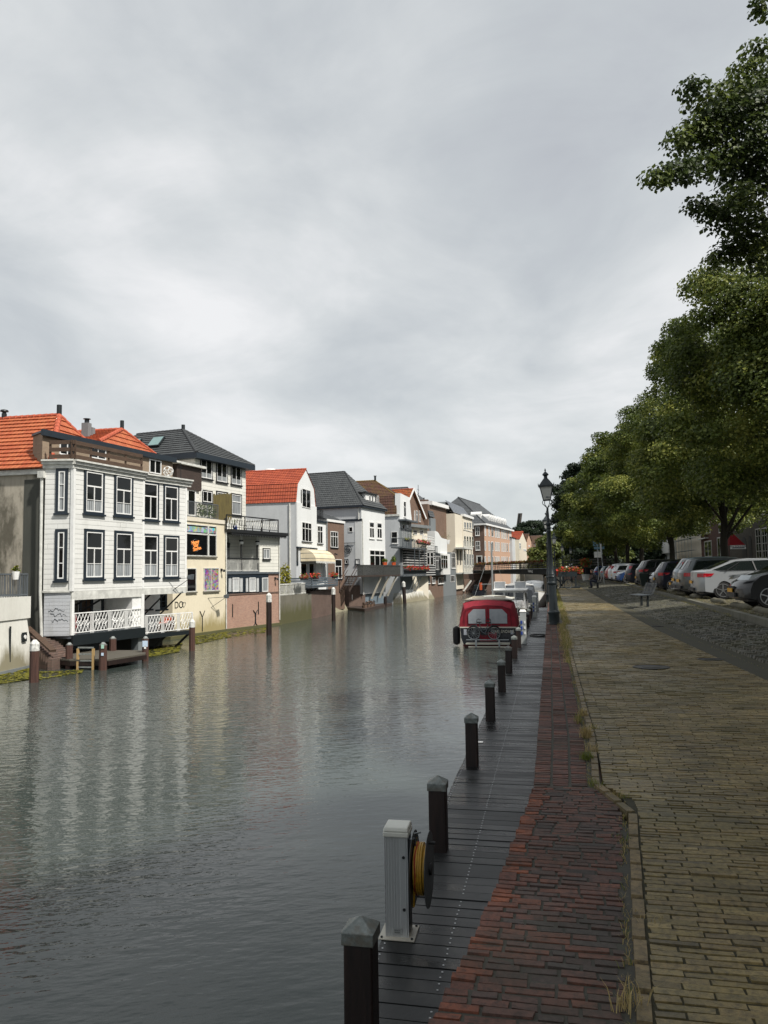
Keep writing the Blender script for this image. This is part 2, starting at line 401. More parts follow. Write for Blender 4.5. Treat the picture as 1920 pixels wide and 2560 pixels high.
# right bank: shoulder to horizon, quay face towards the canal
gm.prism([(-.10,-40),(900,-40),(900,900),(9,900),(2.0,230),(-1.5,190),(.3,118),(-.05,60),(-.12,5.6),(-.42,2.6),(-.6,0),(-.8,-40)],-4,-.06)
struct('ground',gm,EAR)
gm=MB(); gm.prism([(-900,-40),(-24.5,-40),(-24.5,44),(-24.2,50),(-23.2,56),(-23.3,80),(-22.6,92),(-20.2,104),(-19,125),(-17,150),(-12.5,200),(-4,240),(9,900),(-900,900)],-4,-1.9)
struct('far_bank_ground',gm,EAR)
# ---------------------------------------------------------------- brick laying
SKEW=0.0
def lay(name,rows,ztop,mat,hj=.002,inset=.003,depth=.045,tilt=.001,skip=0.0,kind='structure'):
    """rows: list of (x0,x1,y0,y1) per brick as array (N,4); ztop(x,y)"""
    B=np.array(rows,dtype=np.float64); 
    if skip: B=B[NR.random(len(B))>skip]
    n=len(B); x0,x1,y0,y1=B[:,0],B[:,1],B[:,2],B[:,3]
    zt=ztop((x0+x1)/2,(y0+y1)/2)+NR.normal(0,hj,n)
    tx=NR.normal(0,tilt,n); ty=NR.normal(0,tilt,n)
    V=np.zeros((n,8,3)); i=inset
    jx=NR.normal(0,.0015,(n,4)); jy=NR.normal(0,.0012,(n,4))
    for k,(sx,sy) in enumerate(((0,0),(1,0),(1,1),(0,1))):
        X=np.where(sx,x1,x0); Y=np.where(sy,y1,y0); X=X+jx[:,k]; Y=Y+jy[:,k]+SKEW*(X-.5)
        V[:,k]=np.stack([X,Y,zt-depth],1)
        dx=-i if sx else i; dy=-i if sy else i
        V[:,4+k]=np.stack([X+dx,Y+dy,zt+(tx*(1 if sx else -1))+(ty*(1 if sy else -1))],1)
    base=(np.arange(n)*8)[:,None]
    Fc=np.concatenate([base+np.array(q) for q in ((4,5,6,7),(0,1,5,4),(1,2,6,5),(2,3,7,6),(3,0,4,7))],1).reshape(-1,4)
    tint=np.repeat(NR.random(n),5)
    o=raw(name,V.reshape(-1,3),Fc,4,mat,tint); o['kind']=kind; return o
def brick_mat(name,cols,moss=None,mossamt=.3,rough=.75,wet=0,dark=.5,mossr=(.5,.72)):
    t=NT(name); p=t.pos(); at=t.new('ShaderNodeAttribute',attribute_name='tint')
    st=[(i/(len(cols)),c) for i,c in enumerate(cols)]
    c=t.ramp(at.outputs['Fac'],st,'LINEAR')
    n=t.noise(p,2.2,6,.7); c=t.mix(t.ramp(n,[(.42,0),(.72,dark)]),c,(.02,.018,.015))
    n2=t.noise(p,30,5,.75); c=t.mix(t.ramp(n2,[(.36,.65),(.56,0)]),c,(.018,.015,.012))
    if moss is not None:
        m=t.noise(p,.55,6,.7); c=t.mix(t.math('MULTIPLY',t.ramp(m,[(mossr[0],0),(mossr[1],1)]),mossamt),c,moss)
    rg=t.ramp(t.noise(p,.5,4,.6),[(.4,rough),(.65,max(.18,rough-wet))])
    t.out(c,rg); t.bump(t.noise(p,70,5,.7),.5,.006); return t.m
def xr_kerb(Y): return np.interp(Y,[0,2.79,4.02,5.1,5.35,5.67,7.3,13,22,56,130],[.10,.23,.33,.42,.42,.25,.29,.28,.27,.27,.3])
def xl_ledge(Y): return np.interp(Y,[0,2.7,3.08,3.82,4.76,5.6,60,118],[-.62,-.44,-.39,-.31,-.235,-.165,-.155,.2])
ZL=-.012
# ledge of the quay wall: headers and stretchers near, upright bond beyond the white line
rows=[]; heads=[]
y=1.6; k=0
while y<5.68:
    dy=.051; xl=float(xl_ledge(y)); xr=float(xr_kerb(y))-.022; x=xl+random.uniform(-.01,.008); first=True
    while x<xr-.03:
        Lb=random.choice([.10,.105,.13,.14,.185]) if not first else random.choice([.1,.105,.15])
        e=min(x+Lb,xr); (heads if first else rows).append((x,e-.007,y,y+dy-.006)); x=e; first=False
    y+=dy; k+=1
led1=lay('quay_ledge_pavement',rows,lambda x,y:ZL+0*x,brick_mat('quay_ledge_bricks',[hx('5e3c31'),hx('704534'),hx('4b3933'),hx('463e39'),hx('6a4437'),hx('584038')],hx('35351f'),.45,.8,.15,.75),hj=.0018,tilt=.0012)
lay('quay_edge_bricks',heads,lambda x,y:ZL+.002+0*x,brick_mat('quay_edge_headers',[hx('7a4430'),hx('8c4e32'),hx('664034')],hx('3a3a26'),.3,.8,.1,.8),hj=.002,tilt=.0015,inset=.005)
rows=[]; y=5.70
while y<60:
    dy=.050; xl=float(xl_ledge(y)); xr=float(xr_kerb(y))-.03; q=(xr-xl)/3
    for j in range(3): rows.append((xl+j*q+random.uniform(0,.006),xl+(j+1)*q-.012,y,y+dy-.010))
    y+=dy
lay('quay_ledge_pavement',rows,lambda x,y:ZL+0*x,brick_mat('quay_ledge_bricks_upright',[hx('5d3a31'),hx('6b4034'),hx('4c342d'),hx('5c453c'),hx('744838')],hx('3f3a28'),.45,.8,.15,.6),hj=.0015,tilt=.001)
# quay edge bricks seen end on, and mortar bed
def mortar(name,c):
    t=NT(name); p=t.pos(); t.out(t.mix(t.noise(p,3,5),mul(c,.5),c),.95); t.bump(t.noise(p,40,3),.4,.01); return t.m
mb=MB(); Ys=[0,2.7,3.08,3.82,4.76,5.6,60,118]
P=[(float(xl_ledge(y))+.006,y) for y in Ys]+[(float(xr_kerb(y))+.02,y) for y in reversed(Ys)]
mb.prism(P,-.055,ZL-.0055); struct('mortar_bed',mb,mortar('mortar_bed',(.075,.072,.058)))
# quay wall face under the ledge
mb=MB(); 
P=[(float(xl_ledge(y))+.03,y) for y in Ys]+[(float(xl_ledge(y))+.5,y) for y in reversed(Ys)]
mb.prism(P,-4,-.058)
tag(obj('quay_wall',mb,M['brick_w']),'dark brick quay wall dropping from the red brick ledge to the black jetty','wall')
# path of long yellow-brown clinkers
def PR(y): return 2.72 if y>20 else 2.72+(20-y)*.03
def PRx(y): return 2.50 if y>20 else 2.5+(20-y)*.03
rows=[]; y=1.55; k=0
while y<112:
    big=y>40
    dy=.048 if y<20 else (.1 if not big else .2); Lb=.215 if not big else .3; xl=float(xr_kerb(y))+.064; xr=PRx(y) if y<60 else 2.45
    off=(.5*(k%2)+random.uniform(-.06,.06))*Lb; x=xl-off
    while x<xr-.02:
        a=max(x,xl); e=min(x+Lb*random.uniform(.94,1.06),xr)
        if e-a>.03: rows.append((a,e-.005,y,y+dy-.004))
        x=x+Lb if e>=xr else e
    y+=dy; k+=1
PATHM=brick_mat('path_clinkers',[hx('877648'),hx('71643f'),hx('958356'),hx('5b5036'),hx('8a764c'),hx('7d6d46')],hx('55502a'),.5,.65,.25,.55,(.42,.7))
lay('path',rows,lambda x,y:0*x,PATHM,hj=.0018,tilt=.0012,skip=.002,inset=.0025)
mb=MB(); mb.prism([(.3,1.4),(8,1.4),(5.6,20),(4.8,24),(4.9,118),(.33,118),(.33,8),(.33,6),(.45,5.2),(.27,2.7)],-.059,-.0065); struct('joint_sand',mb,mortar('joint_sand',(.05,.046,.025)))
# narrow kerb stones between ledge and path
rows=[]; ys=1.5
def kst(y): return float(xr_kerb(y))
mbk=MB(); y=1.6
KP=[(.14,1.6)]+[(float(xr_kerb(v)),v) for v in (2.79,4.02,5.1)]+[(.24,5.72),(.29,7.3),(.28,13),(.27,22)]
for (xa,ya),(xb,yb) in zip(KP[:-1],KP[1:]):
    L_=math.hypot(xb-xa,yb-ya); n=max(1,round(L_/.21))
    for i in range(n):
        t0,t1=i/n,(i+1)/n; a=Vector((xa+(xb-xa)*t0,ya+(yb-ya)*t0,0)); b=Vector((xa+(xb-xa)*t1,ya+(yb-ya)*t1,0))
        d=(b-a).normalized(); nrm=Vector((d.y,-d.x,0)); j=random.uniform(-.004,.004); z=.004+random.uniform(-.003,.003)
        a2=a+d*.004; b2=b-d*.004; w_=.058
        pts=[a2+nrm*j,b2+nrm*j,b2+nrm*(w_+j),a2+nrm*(w_+j)]
        if d.length: 
            ins=[(pts[0]*.93+pts[2]*.07),(pts[1]*.93+pts[3]*.07),(pts[2]*.93+pts[0]*.07),(pts[3]*.93+pts[1]*.07)]
            mbk.hexa([p+Vector((0,0,-.05)) for p in pts]+[p+Vector((0,0,z)) for p in ins])
o=struct('path_kerb',mbk,brick_mat('kerb_bricks',[hx('7c6a48'),hx('86724c')],hx('4a4b24'),.6,.7,.15,.6))
# gutter of concrete slabs
mb=MB(); y=6.0
while y<80:
    x0=PRx(y)+.01; mb.box(x0,x0+.46,y+.004,y+.296*1.5,-.05,-.022+random.uniform(-.002,.002)); y+=.45
struct('gutter',mb,plaster('gutter_concrete',hx('4c4d47'),hx('2c2d26'),.6,.32,sc=1.2))
# sloping strip of worn granite setts
def ZS(x,y):
    x=np.asarray(x,dtype=float); return np.clip((x-2.9)/(4.6-2.9),0,1)*.2
def XK(y): return 4.12+.029*y
rows=[]; y=9.0
while y<112:
    dy=random.uniform(.10,.14) if y<45 else .22; xl=(PRx(y) if y<60 else 2.45)+.49; xr=XK(y)-.1; x=xl+random.uniform(0,.03)
    while x<xr-.03:
        Lb=random.uniform(.12,.24); e=min(x+Lb,xr); o_=random.uniform(-.012,.012); rows.append((x,e-.018,y+o_,y+dy-.018+o_)); x=e
    y+=dy
SETT=brick_mat('granite_setts',[hx('4f5048'),hx('5f5d50'),hx('44463f'),hx('6a6657'),hx('555246')],hx('4c4a28'),.55,.7,.25,.5,(.45,.7))
lay('setts_pavement',rows,lambda x,y:ZS(x,y),SETT,hj=.005,inset=.014,tilt=.004)
def strip(x0,x1,y0,y1,z):
    return None
mb=MB()
for ya in range(4,118,3):
    for i in range(6):
        a=2.7+i*(2.6/6); b=a+2.6/6; mb.quad((a,ya,float(ZS(a,0))-.035),(b,ya,float(ZS(b,0))-.035),(b,ya+3,float(ZS(b,0))-.035),(a,ya+3,float(ZS(a,0))-.035))
struct('setts_bed',mb,mortar('setts_bed',(.06,.055,.03)),fix=False)
# kerb before the parking
mb=MB(); y=9.
while y<116:
    mb.hexa([(XK(y)+.0,y+.008,.0),(XK(y)+.16,y+.008,.0),(XK(y+.9)+.16,y+.892,.0),(XK(y+.9),y+.892,.0),
             (XK(y)+.02,y+.008,.315),(XK(y)+.16,y+.008,.325),(XK(y+.9)+.16,y+.892,.325),(XK(y+.9)+.02,y+.892,.315)]); y+=.9
struct('parking_kerb',mb,plaster('kerb_concrete',hx('5e5c50'),hx('31321f'),.75,sc=1.5))
rows=[]; y=9.
while y<116:
    dy=random.uniform(.10,.13) if y<45 else .25; x=XK(y)+.17; xr=XK(y)+ (6.5 if y<50 else 5)
    while x<xr:
        Lb=random.uniform(.15,.24) if y<45 else .3; o_=random.uniform(-.01,.01); rows.append((x,x+Lb-.016,y+o_,y+dy-.016+o_)); x+=Lb
    y+=dy
lay('parking_pavement',rows,lambda x,y:PZ+0*x,brick_mat('parking_setts',[hx('4c4a40'),hx('5c5746'),hx('403f38'),hx('66604d')],hx('55502a'),.6,.8,.2,.5,(.4,.65)),hj=.006,inset=.014,tilt=.005)
mb=MB(); mb.prism([(XK(4)+.14,4),(60,4),(60,200),(9,200),(XK(116)+.14,116)],-.05,PZ-.025); struct('road',mb,mortar('street_surface',(.07,.066,.05)))
# ---------------------------------------------------------------- jetty deck
def deck_mat():
    t=NT('wet_black_decking'); p=t.pos(); q=t.sep(p); at=t.new('ShaderNodeAttribute',attribute_name='tint')
    fr=t.math('FRACT',t.math('DIVIDE',q[1],.0145)); g=t.math('PINGPONG',t.math('DIVIDE',q[1],.0145),.5)
    n=t.noise(t.scale(p,1.2,9,1),1,5,.6)
    c=t.mix(at.outputs['Fac'],(.009,.0095,.0095),(.020,.021,.021)); c=t.mix(t.ramp(n,[(.4,0),(.8,.5)]),c,(.032,.034,.034))
    rg=t.ramp(t.math('ADD',t.math('MULTIPLY',t.noise(t.scale(p,.5,1.6,1),1,4,.6),.75),t.math('MULTIPLY',at.outputs['Fac'],.25)),[(.38,.18),(.62,.5)])
    t.out(c,rg,0,.45); t.bump(g,.5,.006); return t.m
rows=[]; y=2.0; pitch=.185
while y<66:
    rows.append((-1.5+random.uniform(-.006,.006),-.05,y,y+pitch-.007)); y+=pitch
dk=lay('jetty_deck',rows,lambda x,y:DZ+0*x,deck_mat(),hj=.0015,inset=.004,tilt=.0012,depth=.04,kind='structure')
mb=MB(); mb.box(-1.46,-1.40,2,66,DZ-.28,DZ-.045); mb.box(-.9,-.84,2,66,DZ-.28,DZ-.045)
for i in range(18): mb.tube([(-1.35,3+i*3.8,-4),(-1.35,3+i*3.8,DZ-.05)],.09,8)
tag(obj('jetty_beams',mb,M['postk'],parent=dk))
# screws: two per board on each joist
mb=MB(); y=2.0
while y<30:
    for k in (.05,.135):
        for x in (-.92,-1.455):
            if x<-1.4 and y<9 and y>100: continue
            mb.lathe([(.0085,0),(.0085,.002)],(x+random.uniform(-.004,.004),y+k+random.uniform(-.006,.006),DZ+.001),6)
    y+=pitch
obj('deck_screws',mb,plain('steel_screws',(.55,.56,.56),.35,.8),parent=dk)

def gz(X): return float(ZS(X,0))
# ---------------------------------------------------------------- facade tools
class Fac:
    def __init__(s,A,B):
        s.A=Vector((A[0],A[1],0)); s.B=Vector((B[0],B[1],0)); s.d=(s.B-s.A).normalized(); s.n=Vector((s.d.y,-s.d.x,0)); s.L=(s.B-s.A).length
    def pt(s,a,z,o=0): 
        p=s.A+s.d*a+s.n*o; return Vector((p.x,p.y,z))
    def loc(s,u,v):
        r=ray(u,v); k=(s.A-EYE).dot(s.n)/r.dot(s.n); p=EYE+r*k; return (p-s.A).dot(s.d),p.z
    def shift(s,o,flip=False): return Fac(s.A+s.n*o,s.B+s.n*o)
    def rect(s,T,x0,y0,x1,y1):
        xm,ym=(x0+x1)/2,(y0+y1)/2
        a=s.loc(*T(x0,ym))[0]; b=s.loc(*T(x1,ym))[0]; z1=s.loc(*T(xm,y0))[1]; z0=s.loc(*T(xm,y1))[1]
        return a,b,z0,z1
    def z(s,T,x,y): return s.loc(*T(x,y))[1]
    def s_(s,T,x,y): return s.loc(*T(x,y))[0]
def fbox(mb,f,a,b,z0,z1,o0,o1,mi=0):
    return mb.hexa([f.pt(a,z0,o0),f.pt(b,z0,o0),f.pt(b,z0,o1),f.pt(a,z0,o1),f.pt(a,z1,o0),f.pt(b,z1,o0),f.pt(b,z1,o1),f.pt(a,z1,o1)],mi)
def fring(mb,f,a,b,z0,z1,w,o0,o1):
    fbox(mb,f,a,a+w,z0,z1,o0,o1); fbox(mb,f,b-w,b,z0,z1,o0,o1); fbox(mb,f,a+w,b-w,z0,z0+w,o0,o1); fbox(mb,f,a+w,b-w,z1-w,z1,o0,o1)
def window(par,f,T,r,trim=None,tw=.11,lay='T2',fr='white',glass='glass',sill='trim',fw=.06,name='window',o=0,raw_=None,glass2=None):
    a,b,z0,z1=raw_ if raw_ else f.rect(T,*r)
    root=None
    mb=MB(); A,B,Z0,Z1=a,b,z0,z1
    if trim:
        A+=tw;B-=tw;Z0+=tw;Z1-=tw
    fring(mb,f,A,B,Z0,Z1,fw,o+.004,o+.055)
    iw=B-A; ih=Z1-Z0; bw=fw*.75
    def V(x,y0,y1): 
        xx=A+iw*x; fbox(mb,f,xx-bw/2,xx+bw/2,Z0+ih*y0,Z0+ih*y1,o+.004,o+.05)
    def Hh(y,x0,x1,k=1):
        yy=Z0+ih*y; fbox(mb,f,A+iw*x0,A+iw*x1,yy-bw*k/2,yy+bw*k/2,o+.004,o+.052)
    if lay[0]=='T':
        Hh(.64,0,1,1.5); V(.5,0,.64)
        if lay[1]=='4': Hh(.30,0,1,.6)
    elif lay[0]=='t':      # transom only
        Hh(.64,0,1,1.5)
    elif lay[0]=='G':
        nx,ny=int(lay[1]),int(lay[2])
        for i in range(1,nx): V(i/nx,0,1)
        for j in range(1,ny): Hh(j/ny,0,1,.8)
    elif lay[0]=='X':      # wide: n lights under a row of small ones
        n=int(lay[1]); Hh(.68,0,1,1.3)
        for i in range(1,n): V(i/n,0,1)
    win=obj(name,mb,M[fr],parent=par)
    p=MB(); fbox(p,f,A+fw*.6,B-fw*.6,Z0+fw*.6,Z1-fw*.6,o-.02,o+.014); obj('pane',p,M[glass],parent=win)
    if glass2:
        p=MB(); fbox(p,f,A+fw,B-fw,Z0+fw,Z0+ih*.3,o+.012,o+.018); obj('curtain',p,M[glass2],parent=win)
    if trim:
        q=MB(); fring(q,f,a,b,z0,z1,tw+.003,o+.002,o+.065); fbox(q,f,a-.06,b+.06,z0-.05,z0+.04,o+.002,o+.12); obj('window_trim',q,M[trim],parent=win)
    elif sill:
        q=MB(); fbox(q,f,a-.06,b+.06,z0-.09,z0-.002,o+.002,o+.11); obj('sill',q,M[sill],parent=win)
    return win
def roofplane(mb,e0,e1,r0,r1,pitch=.34,lift=.045):
    e0,e1,r0,r1=map(Vector,(e0,e1,r0,r1))
    n=(e1-e0).cross(r0-e0); 
    if n.length<1e-6: n=(e1-e0).cross(r1-e0)
    n.normalize()
    if n.z<0: n=-n
    Ls=((r0+r1)/2-(e0+e1)/2).length; k=max(1,int(Ls/pitch))
    for i in range(k):
        t0,t1=i/k,(i+1)/k
        a=e0.lerp(r0,t0)+n*lift; b=e1.lerp(r1,t0)+n*lift; c=e1.lerp(r1,t1)+n*.004; d=e0.lerp(r0,t1)+n*.004
        mb.add([a,b,c,d,a-n*lift,b-n*lift],[(0,1,2,3),(4,5,1,0)])
    mb.quad(e0-n*.03,e1-n*.03,r1-n*.03,r0-n*.03)
def ridge(mb,a,b,r=.10,st=.36):
    a=Vector(a);b=Vector(b); n=max(2,int((b-a).length/st)); pts=[];rr=[]
    for i in range(n):
        pts+= [a.lerp(b,i/n),a.lerp(b,(i+.93)/n)]; rr+=[r,r*.82]
    mb.tube(pts,rr,8)
def house(name,label,loc,cat='house',group=None): return thing(name,label,cat,loc,group)
def body(par,poly,z0,z1,mat,name='wall'):
    mb=MB(); mb.prism([(p[0],p[1]) for p in poly],z0,z1); return obj(name,mb,M[mat] if isinstance(mat,str) else mat,parent=par)
def quadplan(f,depth,a=0,b=None,o=0):
    b=f.L if b is None else b
    return [f.pt(a,0,-depth),f.pt(b,0,-depth),f.pt(b,0,o),f.pt(a,0,o)]
def slab(par,name,f,a,b,z0,z1,o0,o1,mat):
    mb=MB(); fbox(mb,f,a,b,z0,z1,o0,o1); return obj(name,mb,M[mat],parent=par)
def pipe(par,name,pts,r,mat): 
    mb=MB(); mb.tube(pts,r,8); return obj(name,mb,M[mat],parent=par,smooth=True)
def hiproof(par,P,ez,rz,inset0,inset1,mat,rmat,over=.25,axis='x',pitch=.34):
    """P=[A,B,C,D] plan: A near-canal-side, B far-canal-side, C far-back, D near-back; ridge runs from the canal end (inset0) back"""
    A,B,C,D=[Vector((p[0],p[1],0)) for p in P]; c=(A+B+C+D)/4
    def ov(p): d=(p-c).normalized(); return p+d*over*1.3
    A,B,C,D=map(ov,(A,B,C,D)); z=Vector((0,0,ez)); zr=Vector((0,0,rz))
    m0=(A+B)/2; m1=(D+C)/2; L=(m1-m0).length; r0=m0.lerp(m1,inset0/L)+zr; r1=m1.lerp(m0,inset1/L)+zr
    A,B,C,D=A+z,B+z,C+z,D+z
    mb=MB(); roofplane(mb,D,A,r1,r0,pitch); roofplane(mb,A,B,r0,r0,pitch); roofplane(mb,B,C,r0,r1,pitch); roofplane(mb,C,D,r1,r1,pitch)
    o=obj('roof',mb,M[mat],parent=par,fix=False)
    q=MB(); ridge(q,r0,r1); ridge(q,A,r0); ridge(q,B,r0); ridge(q,D,r1); obj('ridge_tiles',q,M[rmat],parent=o,smooth=True)
    return o,r0,r1,A,B,C,D
def gable(par,f,depth,ez,rz,mat,rmat,wall,over=.05,a=0,b=None,bargeboard=None,brk=None):
    """ridge runs back from the facade; brk=(height fraction, inset fraction) makes a gambrel"""
    b=f.L if b is None else b; m=(a+b)/2
    prof=[(a,ez),(m,rz),(b,ez)] if not brk else [(a,ez),(a+(m-a)*brk[1],ez+(rz-ez)*brk[0]),(m,rz),(b-(b-m)*brk[1],ez+(rz-ez)*brk[0]),(b,ez)]
    mb=MB(); n=len(prof); fr=[f.pt(s,z,0) for s,z in prof]; bk=[f.pt(s,z,-depth) for s,z in prof]
    mb.add(fr+bk,[tuple(range(n)),tuple(range(2*n-1,n-1,-1))]+[(i,n+i,n+i+1,i+1) for i in range(n-1)]+[(0,n-1,2*n-1,n)])
    obj('gable_wall',mb,M[wall],parent=par)
    rm=MB(); k=.06
    for i in range(n-1):
        (s0,z0),(s1,z1)=prof[i],prof[i+1]
        dn=Vector((-(z1-z0),(s1-s0))).normalized()*k
        if dn.y<0: dn=-dn
        P=[f.pt(s0+dn.x,z0+dn.y,over),f.pt(s0+dn.x,z0+dn.y,-depth),f.pt(s1+dn.x,z1+dn.y,-depth),f.pt(s1+dn.x,z1+dn.y,over)]
        if z1>z0: roofplane(rm,P[0],P[1],P[3],P[2])
        else: roofplane(rm,P[3],P[2],P[0],P[1])
    o=obj('roof',rm,M[mat],parent=par,fix=False)
    q=MB(); ridge(q,f.pt(m,rz+.1,over),f.pt(m,rz+.1,-depth)); obj('ridge_tiles',q,M[rmat],parent=o,smooth=True)
    if bargeboard:
        q=MB()
        for i in range(n-1): q.bar(f.pt(prof[i][0],prof[i][1]+.1,over+.03),f.pt(prof[i+1][0],prof[i+1][1]+.1,over+.03),.06,.28)
        obj('bargeboard',q,M[bargeboard],parent=o)
    return o
def chimney(par,c,w,h,mat='brick_d',pot=True):
    mb=MB(); mb.cbox((c[0],c[1],c[2]+h/2),(w,w*.8,h)); mb.cbox((c[0],c[1],c[2]+h+.04),(w+.12,w*.8+.12,.1)); o=obj('chimney',mb,M[mat],parent=par)
    if pot:
        q=MB(); q.lathe([(.12,0),(.11,.3),(.15,.32),(.15,.36)],(c[0],c[1],c[2]+h+.09),8); obj('chimney_pot',q,M['ridge_k'],parent=o,smooth=True)
    return o
def ventpipe(par,c,r,h,mat='iron',cowl=True,name='flue'):
    mb=MB(); pr=[(r,0),(r,h*.75)]
    pr+= [(r*.8,h*.76),(r*.8,h*.85),(r*1.7,h*.86),(r*1.5,h*.95),(r*.2,h)] if cowl else [(r,h)]
    mb.lathe(pr,c,10); return obj(name,mb,M[mat],parent=par,smooth=True)
def rail(mb,pts,h,step=.12,r=.018,post=.03,mid=False):
    pts=[Vector(p) for p in pts]; up=Vector((0,0,h))
    for a,b in zip(pts[:-1],pts[1:]):
        mb.bar(a+up,b+up,post*1.3,post*1.3); mb.bar(a+up*.08,b+up*.08,post,post)
        if mid: mb.bar(a+up*.55,b+up*.55,post*.8)
        n=max(1,int((b-a).length/step))
        for i in range(n+1):
            p=a.lerp(b,i/n); w=post if i%12==0 else r; mb.bar(p,p+up,w)
def blob(mb,c,r,n=60,s=.08,flat=.7,mi=None,seedc=None):
    """loose leaf or petal tufts filling a rounded volume"""
    for i in range(n):
        d=Vector((random.gauss(0,1),random.gauss(0,1),random.gauss(0,1))).normalized()*random.uniform(.35,1)
        p=Vector(c)+Vector((d.x*r[0],d.y*r[1],d.z*r[2]))
        a=Vector((random.gauss(0,1),random.gauss(0,1),random.gauss(0,flat))).normalized(); b=a.cross(Vector((random.gauss(0,1),random.gauss(0,1),random.gauss(0,1)))).normalized()
        k=s*random.uniform(.6,1.2); m=(random.choice(mi) if mi else 0)
        mb.add([p-a*k,p+b*k*.6,p+a*k,p-b*k*.6],[(0,1,2,3)],m)
def leafm(name,c1,c2,rough=.55,sc=1.5):
    t=NT(name); p=t.pos(); g=t.new('ShaderNodeNewGeometry'); r=g.outputs['Random Per Island']
    n=t.noise(p,sc,3); c=t.mix(t.math('MULTIPLY',t.math('ADD',r,n),.5),c1,c2)
    t.out(c,rough,0,.25); 
    try: t.b.inputs['Transmission Weight'].default_value=0
    except Exception: pass
    tr=t.new('ShaderNodeBsdfTranslucent'); t.link(c,tr.inputs[0]); mx=t.new('ShaderNodeMixShader'); mx.inputs[0].default_value=.28
    o=t.n['Material Output']; t.link(t.b.outputs[0],mx.inputs[1]); t.link(tr.outputs[0],mx.inputs[2]); t.link(mx.outputs[0],o.inputs[0]); return t.m
M['leaf']=leafm('shrub_leaves',hx('34461c'),hx('6f7f33')); M['leafy']=leafm('yellow_green_leaves',hx('5e6a20'),hx('a79a35'))
M['petr']=leafm('red_petals',hx('c01f2c'),hx('e8574a')); M['petp']=leafm('pink_petals',hx('c94a62'),hx('f0c8c8')); M['peto']=leafm('orange_red_petals',hx('8a3020'),hx('c0603c'))
def flowerbox(name,label,pts,size=(.25,.25,.28),n=90,pets=('petr','petp'),box=None,group=None,cat='flower box',leafn=.5,s=.07,z=0):
    a,b=Vector(pts[0]),Vector(pts[1]); c=(a+b)/2
    t=thing(name,label,cat,c,group)
    mb=MB(); k=max(1,int((b-a).length/(size[0]*1.1)))
    for i in range(k+1): blob(mb,a.lerp(b,i/max(1,k))+Vector((0,0,z)),size,n//(k+1)+1,s,mi=[0,0,1,1,2] )
    obj('flowers',mb,[M['leaf'],M[pets[0]],M[pets[1]]],parent=t,fix=False)
    if box:
        q=MB(); q.bar(a+Vector((0,0,-size[2]*.8+z)),b+Vector((0,0,-size[2]*.8+z)),.24,.2); obj('planter',q,M[box],parent=t)
    return t
M['brick_t']=brickm('tan_bricks',hx('94816c'),hx('82705e'),hx('8a7f70'))
# ================================================================ 1 white boarded house over the water
A=PX(179,1478,-21.9); dA=dep(A); Bp=RD(356,1470,dA*1.131); Cp=RD(467,1468,dA*1.131*1.075); Lp=RD(108,1480,dA*1.0)
f1=Fac(A,Bp); f2=Fac(Bp,Cp).shift(-.07); f0=Fac(Lp,A)
zc=f1.loc(181,1152)[1]; zb=f1.loc(181,1478)[1]; zc2=f2.loc(360,1187)[1]; zfl=f1.loc(181,1592)[1]
W=house('boarded_house','white boarded house with dark window frames and a veranda hanging over the water',(f1.pt(2,WZ,-3)))
bk1=f2.pt(f2.L,0,-7); bk0=Lp+Vector((Lp.x,Lp.y,0)).normalized()*7
body(W,[f0.pt(0,0),f1.pt(0,0),f1.pt(f1.L,0),f1.pt(f1.L,0,-7),bk0],zb,zc-.15,'side')
body(W,[f2.pt(0,0),f2.pt(f2.L,0),bk1,f2.pt(0,0,-7)],zb+.0,zc2-.15,'side')
# lower box of the chamfer, grey boards
mb=MB(); mb.prism([f0.pt(.03,0,-.04),f1.pt(.0,0,-.05),f1.pt(.05,0,-1.5),f0.pt(.03,0,-1.5)],zfl+.05,zb-.002); obj('lower_bay',mb,M['sideg'],parent=W)
mb=MB(); mb.bar(f0.pt(-.02,zb,.02),f0.pt(f0.L,zb,.02),.06,.1); obj('bay_moulding',mb,M['offw'],parent=W)
# corner boards
mb=MB(); mb.bar(f1.pt(0,zb,0.0),f1.pt(0,zc-.2,0.0),.16,.16); obj('corner_board',mb,M['white'],parent=W); mb=MB(); fbox(mb,f1,f1.L-.05,f1.L+.09,zb,zc2,-.02,.03); obj('corner_board',mb,M['white'],parent=W); mb=MB(); fbox(mb,f2,f2.L-.1,f2.L+.03,zb,zc2,-.02,.03); obj('corner_board',mb,M['white'],parent=W)
for r,g,l,g2 in (((962,803,1196,1322),'glass','T4','curt'),((1310,857,1526,1347),'glass','T4','curt')):
    window(W,f1,T1,r,'trim',.13,l,glass=g,glass2=g2)
for r in ((208.8,1323,259,1450),(284.3,1327.5,331.5,1449)):
    window(W,f1,lambda x,y:(x,y),r,'trim',.13,'T4',glass2='curt')
window(W,f0,T1,(645,788,785,1312),'trim',.13,'G13',glass='curt'); window(W,f0,lambda x,y:(x,y),(138,1323,168.5,1454),'trim',.13,'G13',glass='glass')
window(W,f2,T2,(216,650,378,1035),'trim',.10,'T2',glass='glass',glass2=None); window(W,f2,T2,(425,680,578,1050),'trim',.10,'T2')
window(W,f2,T2,(216,1165,378,1605),'trim',.10,'T4',glass2='curt'); window(W,f2,T2,(427,1180,579,1603),'trim',.10,'T4',glass2='curt')
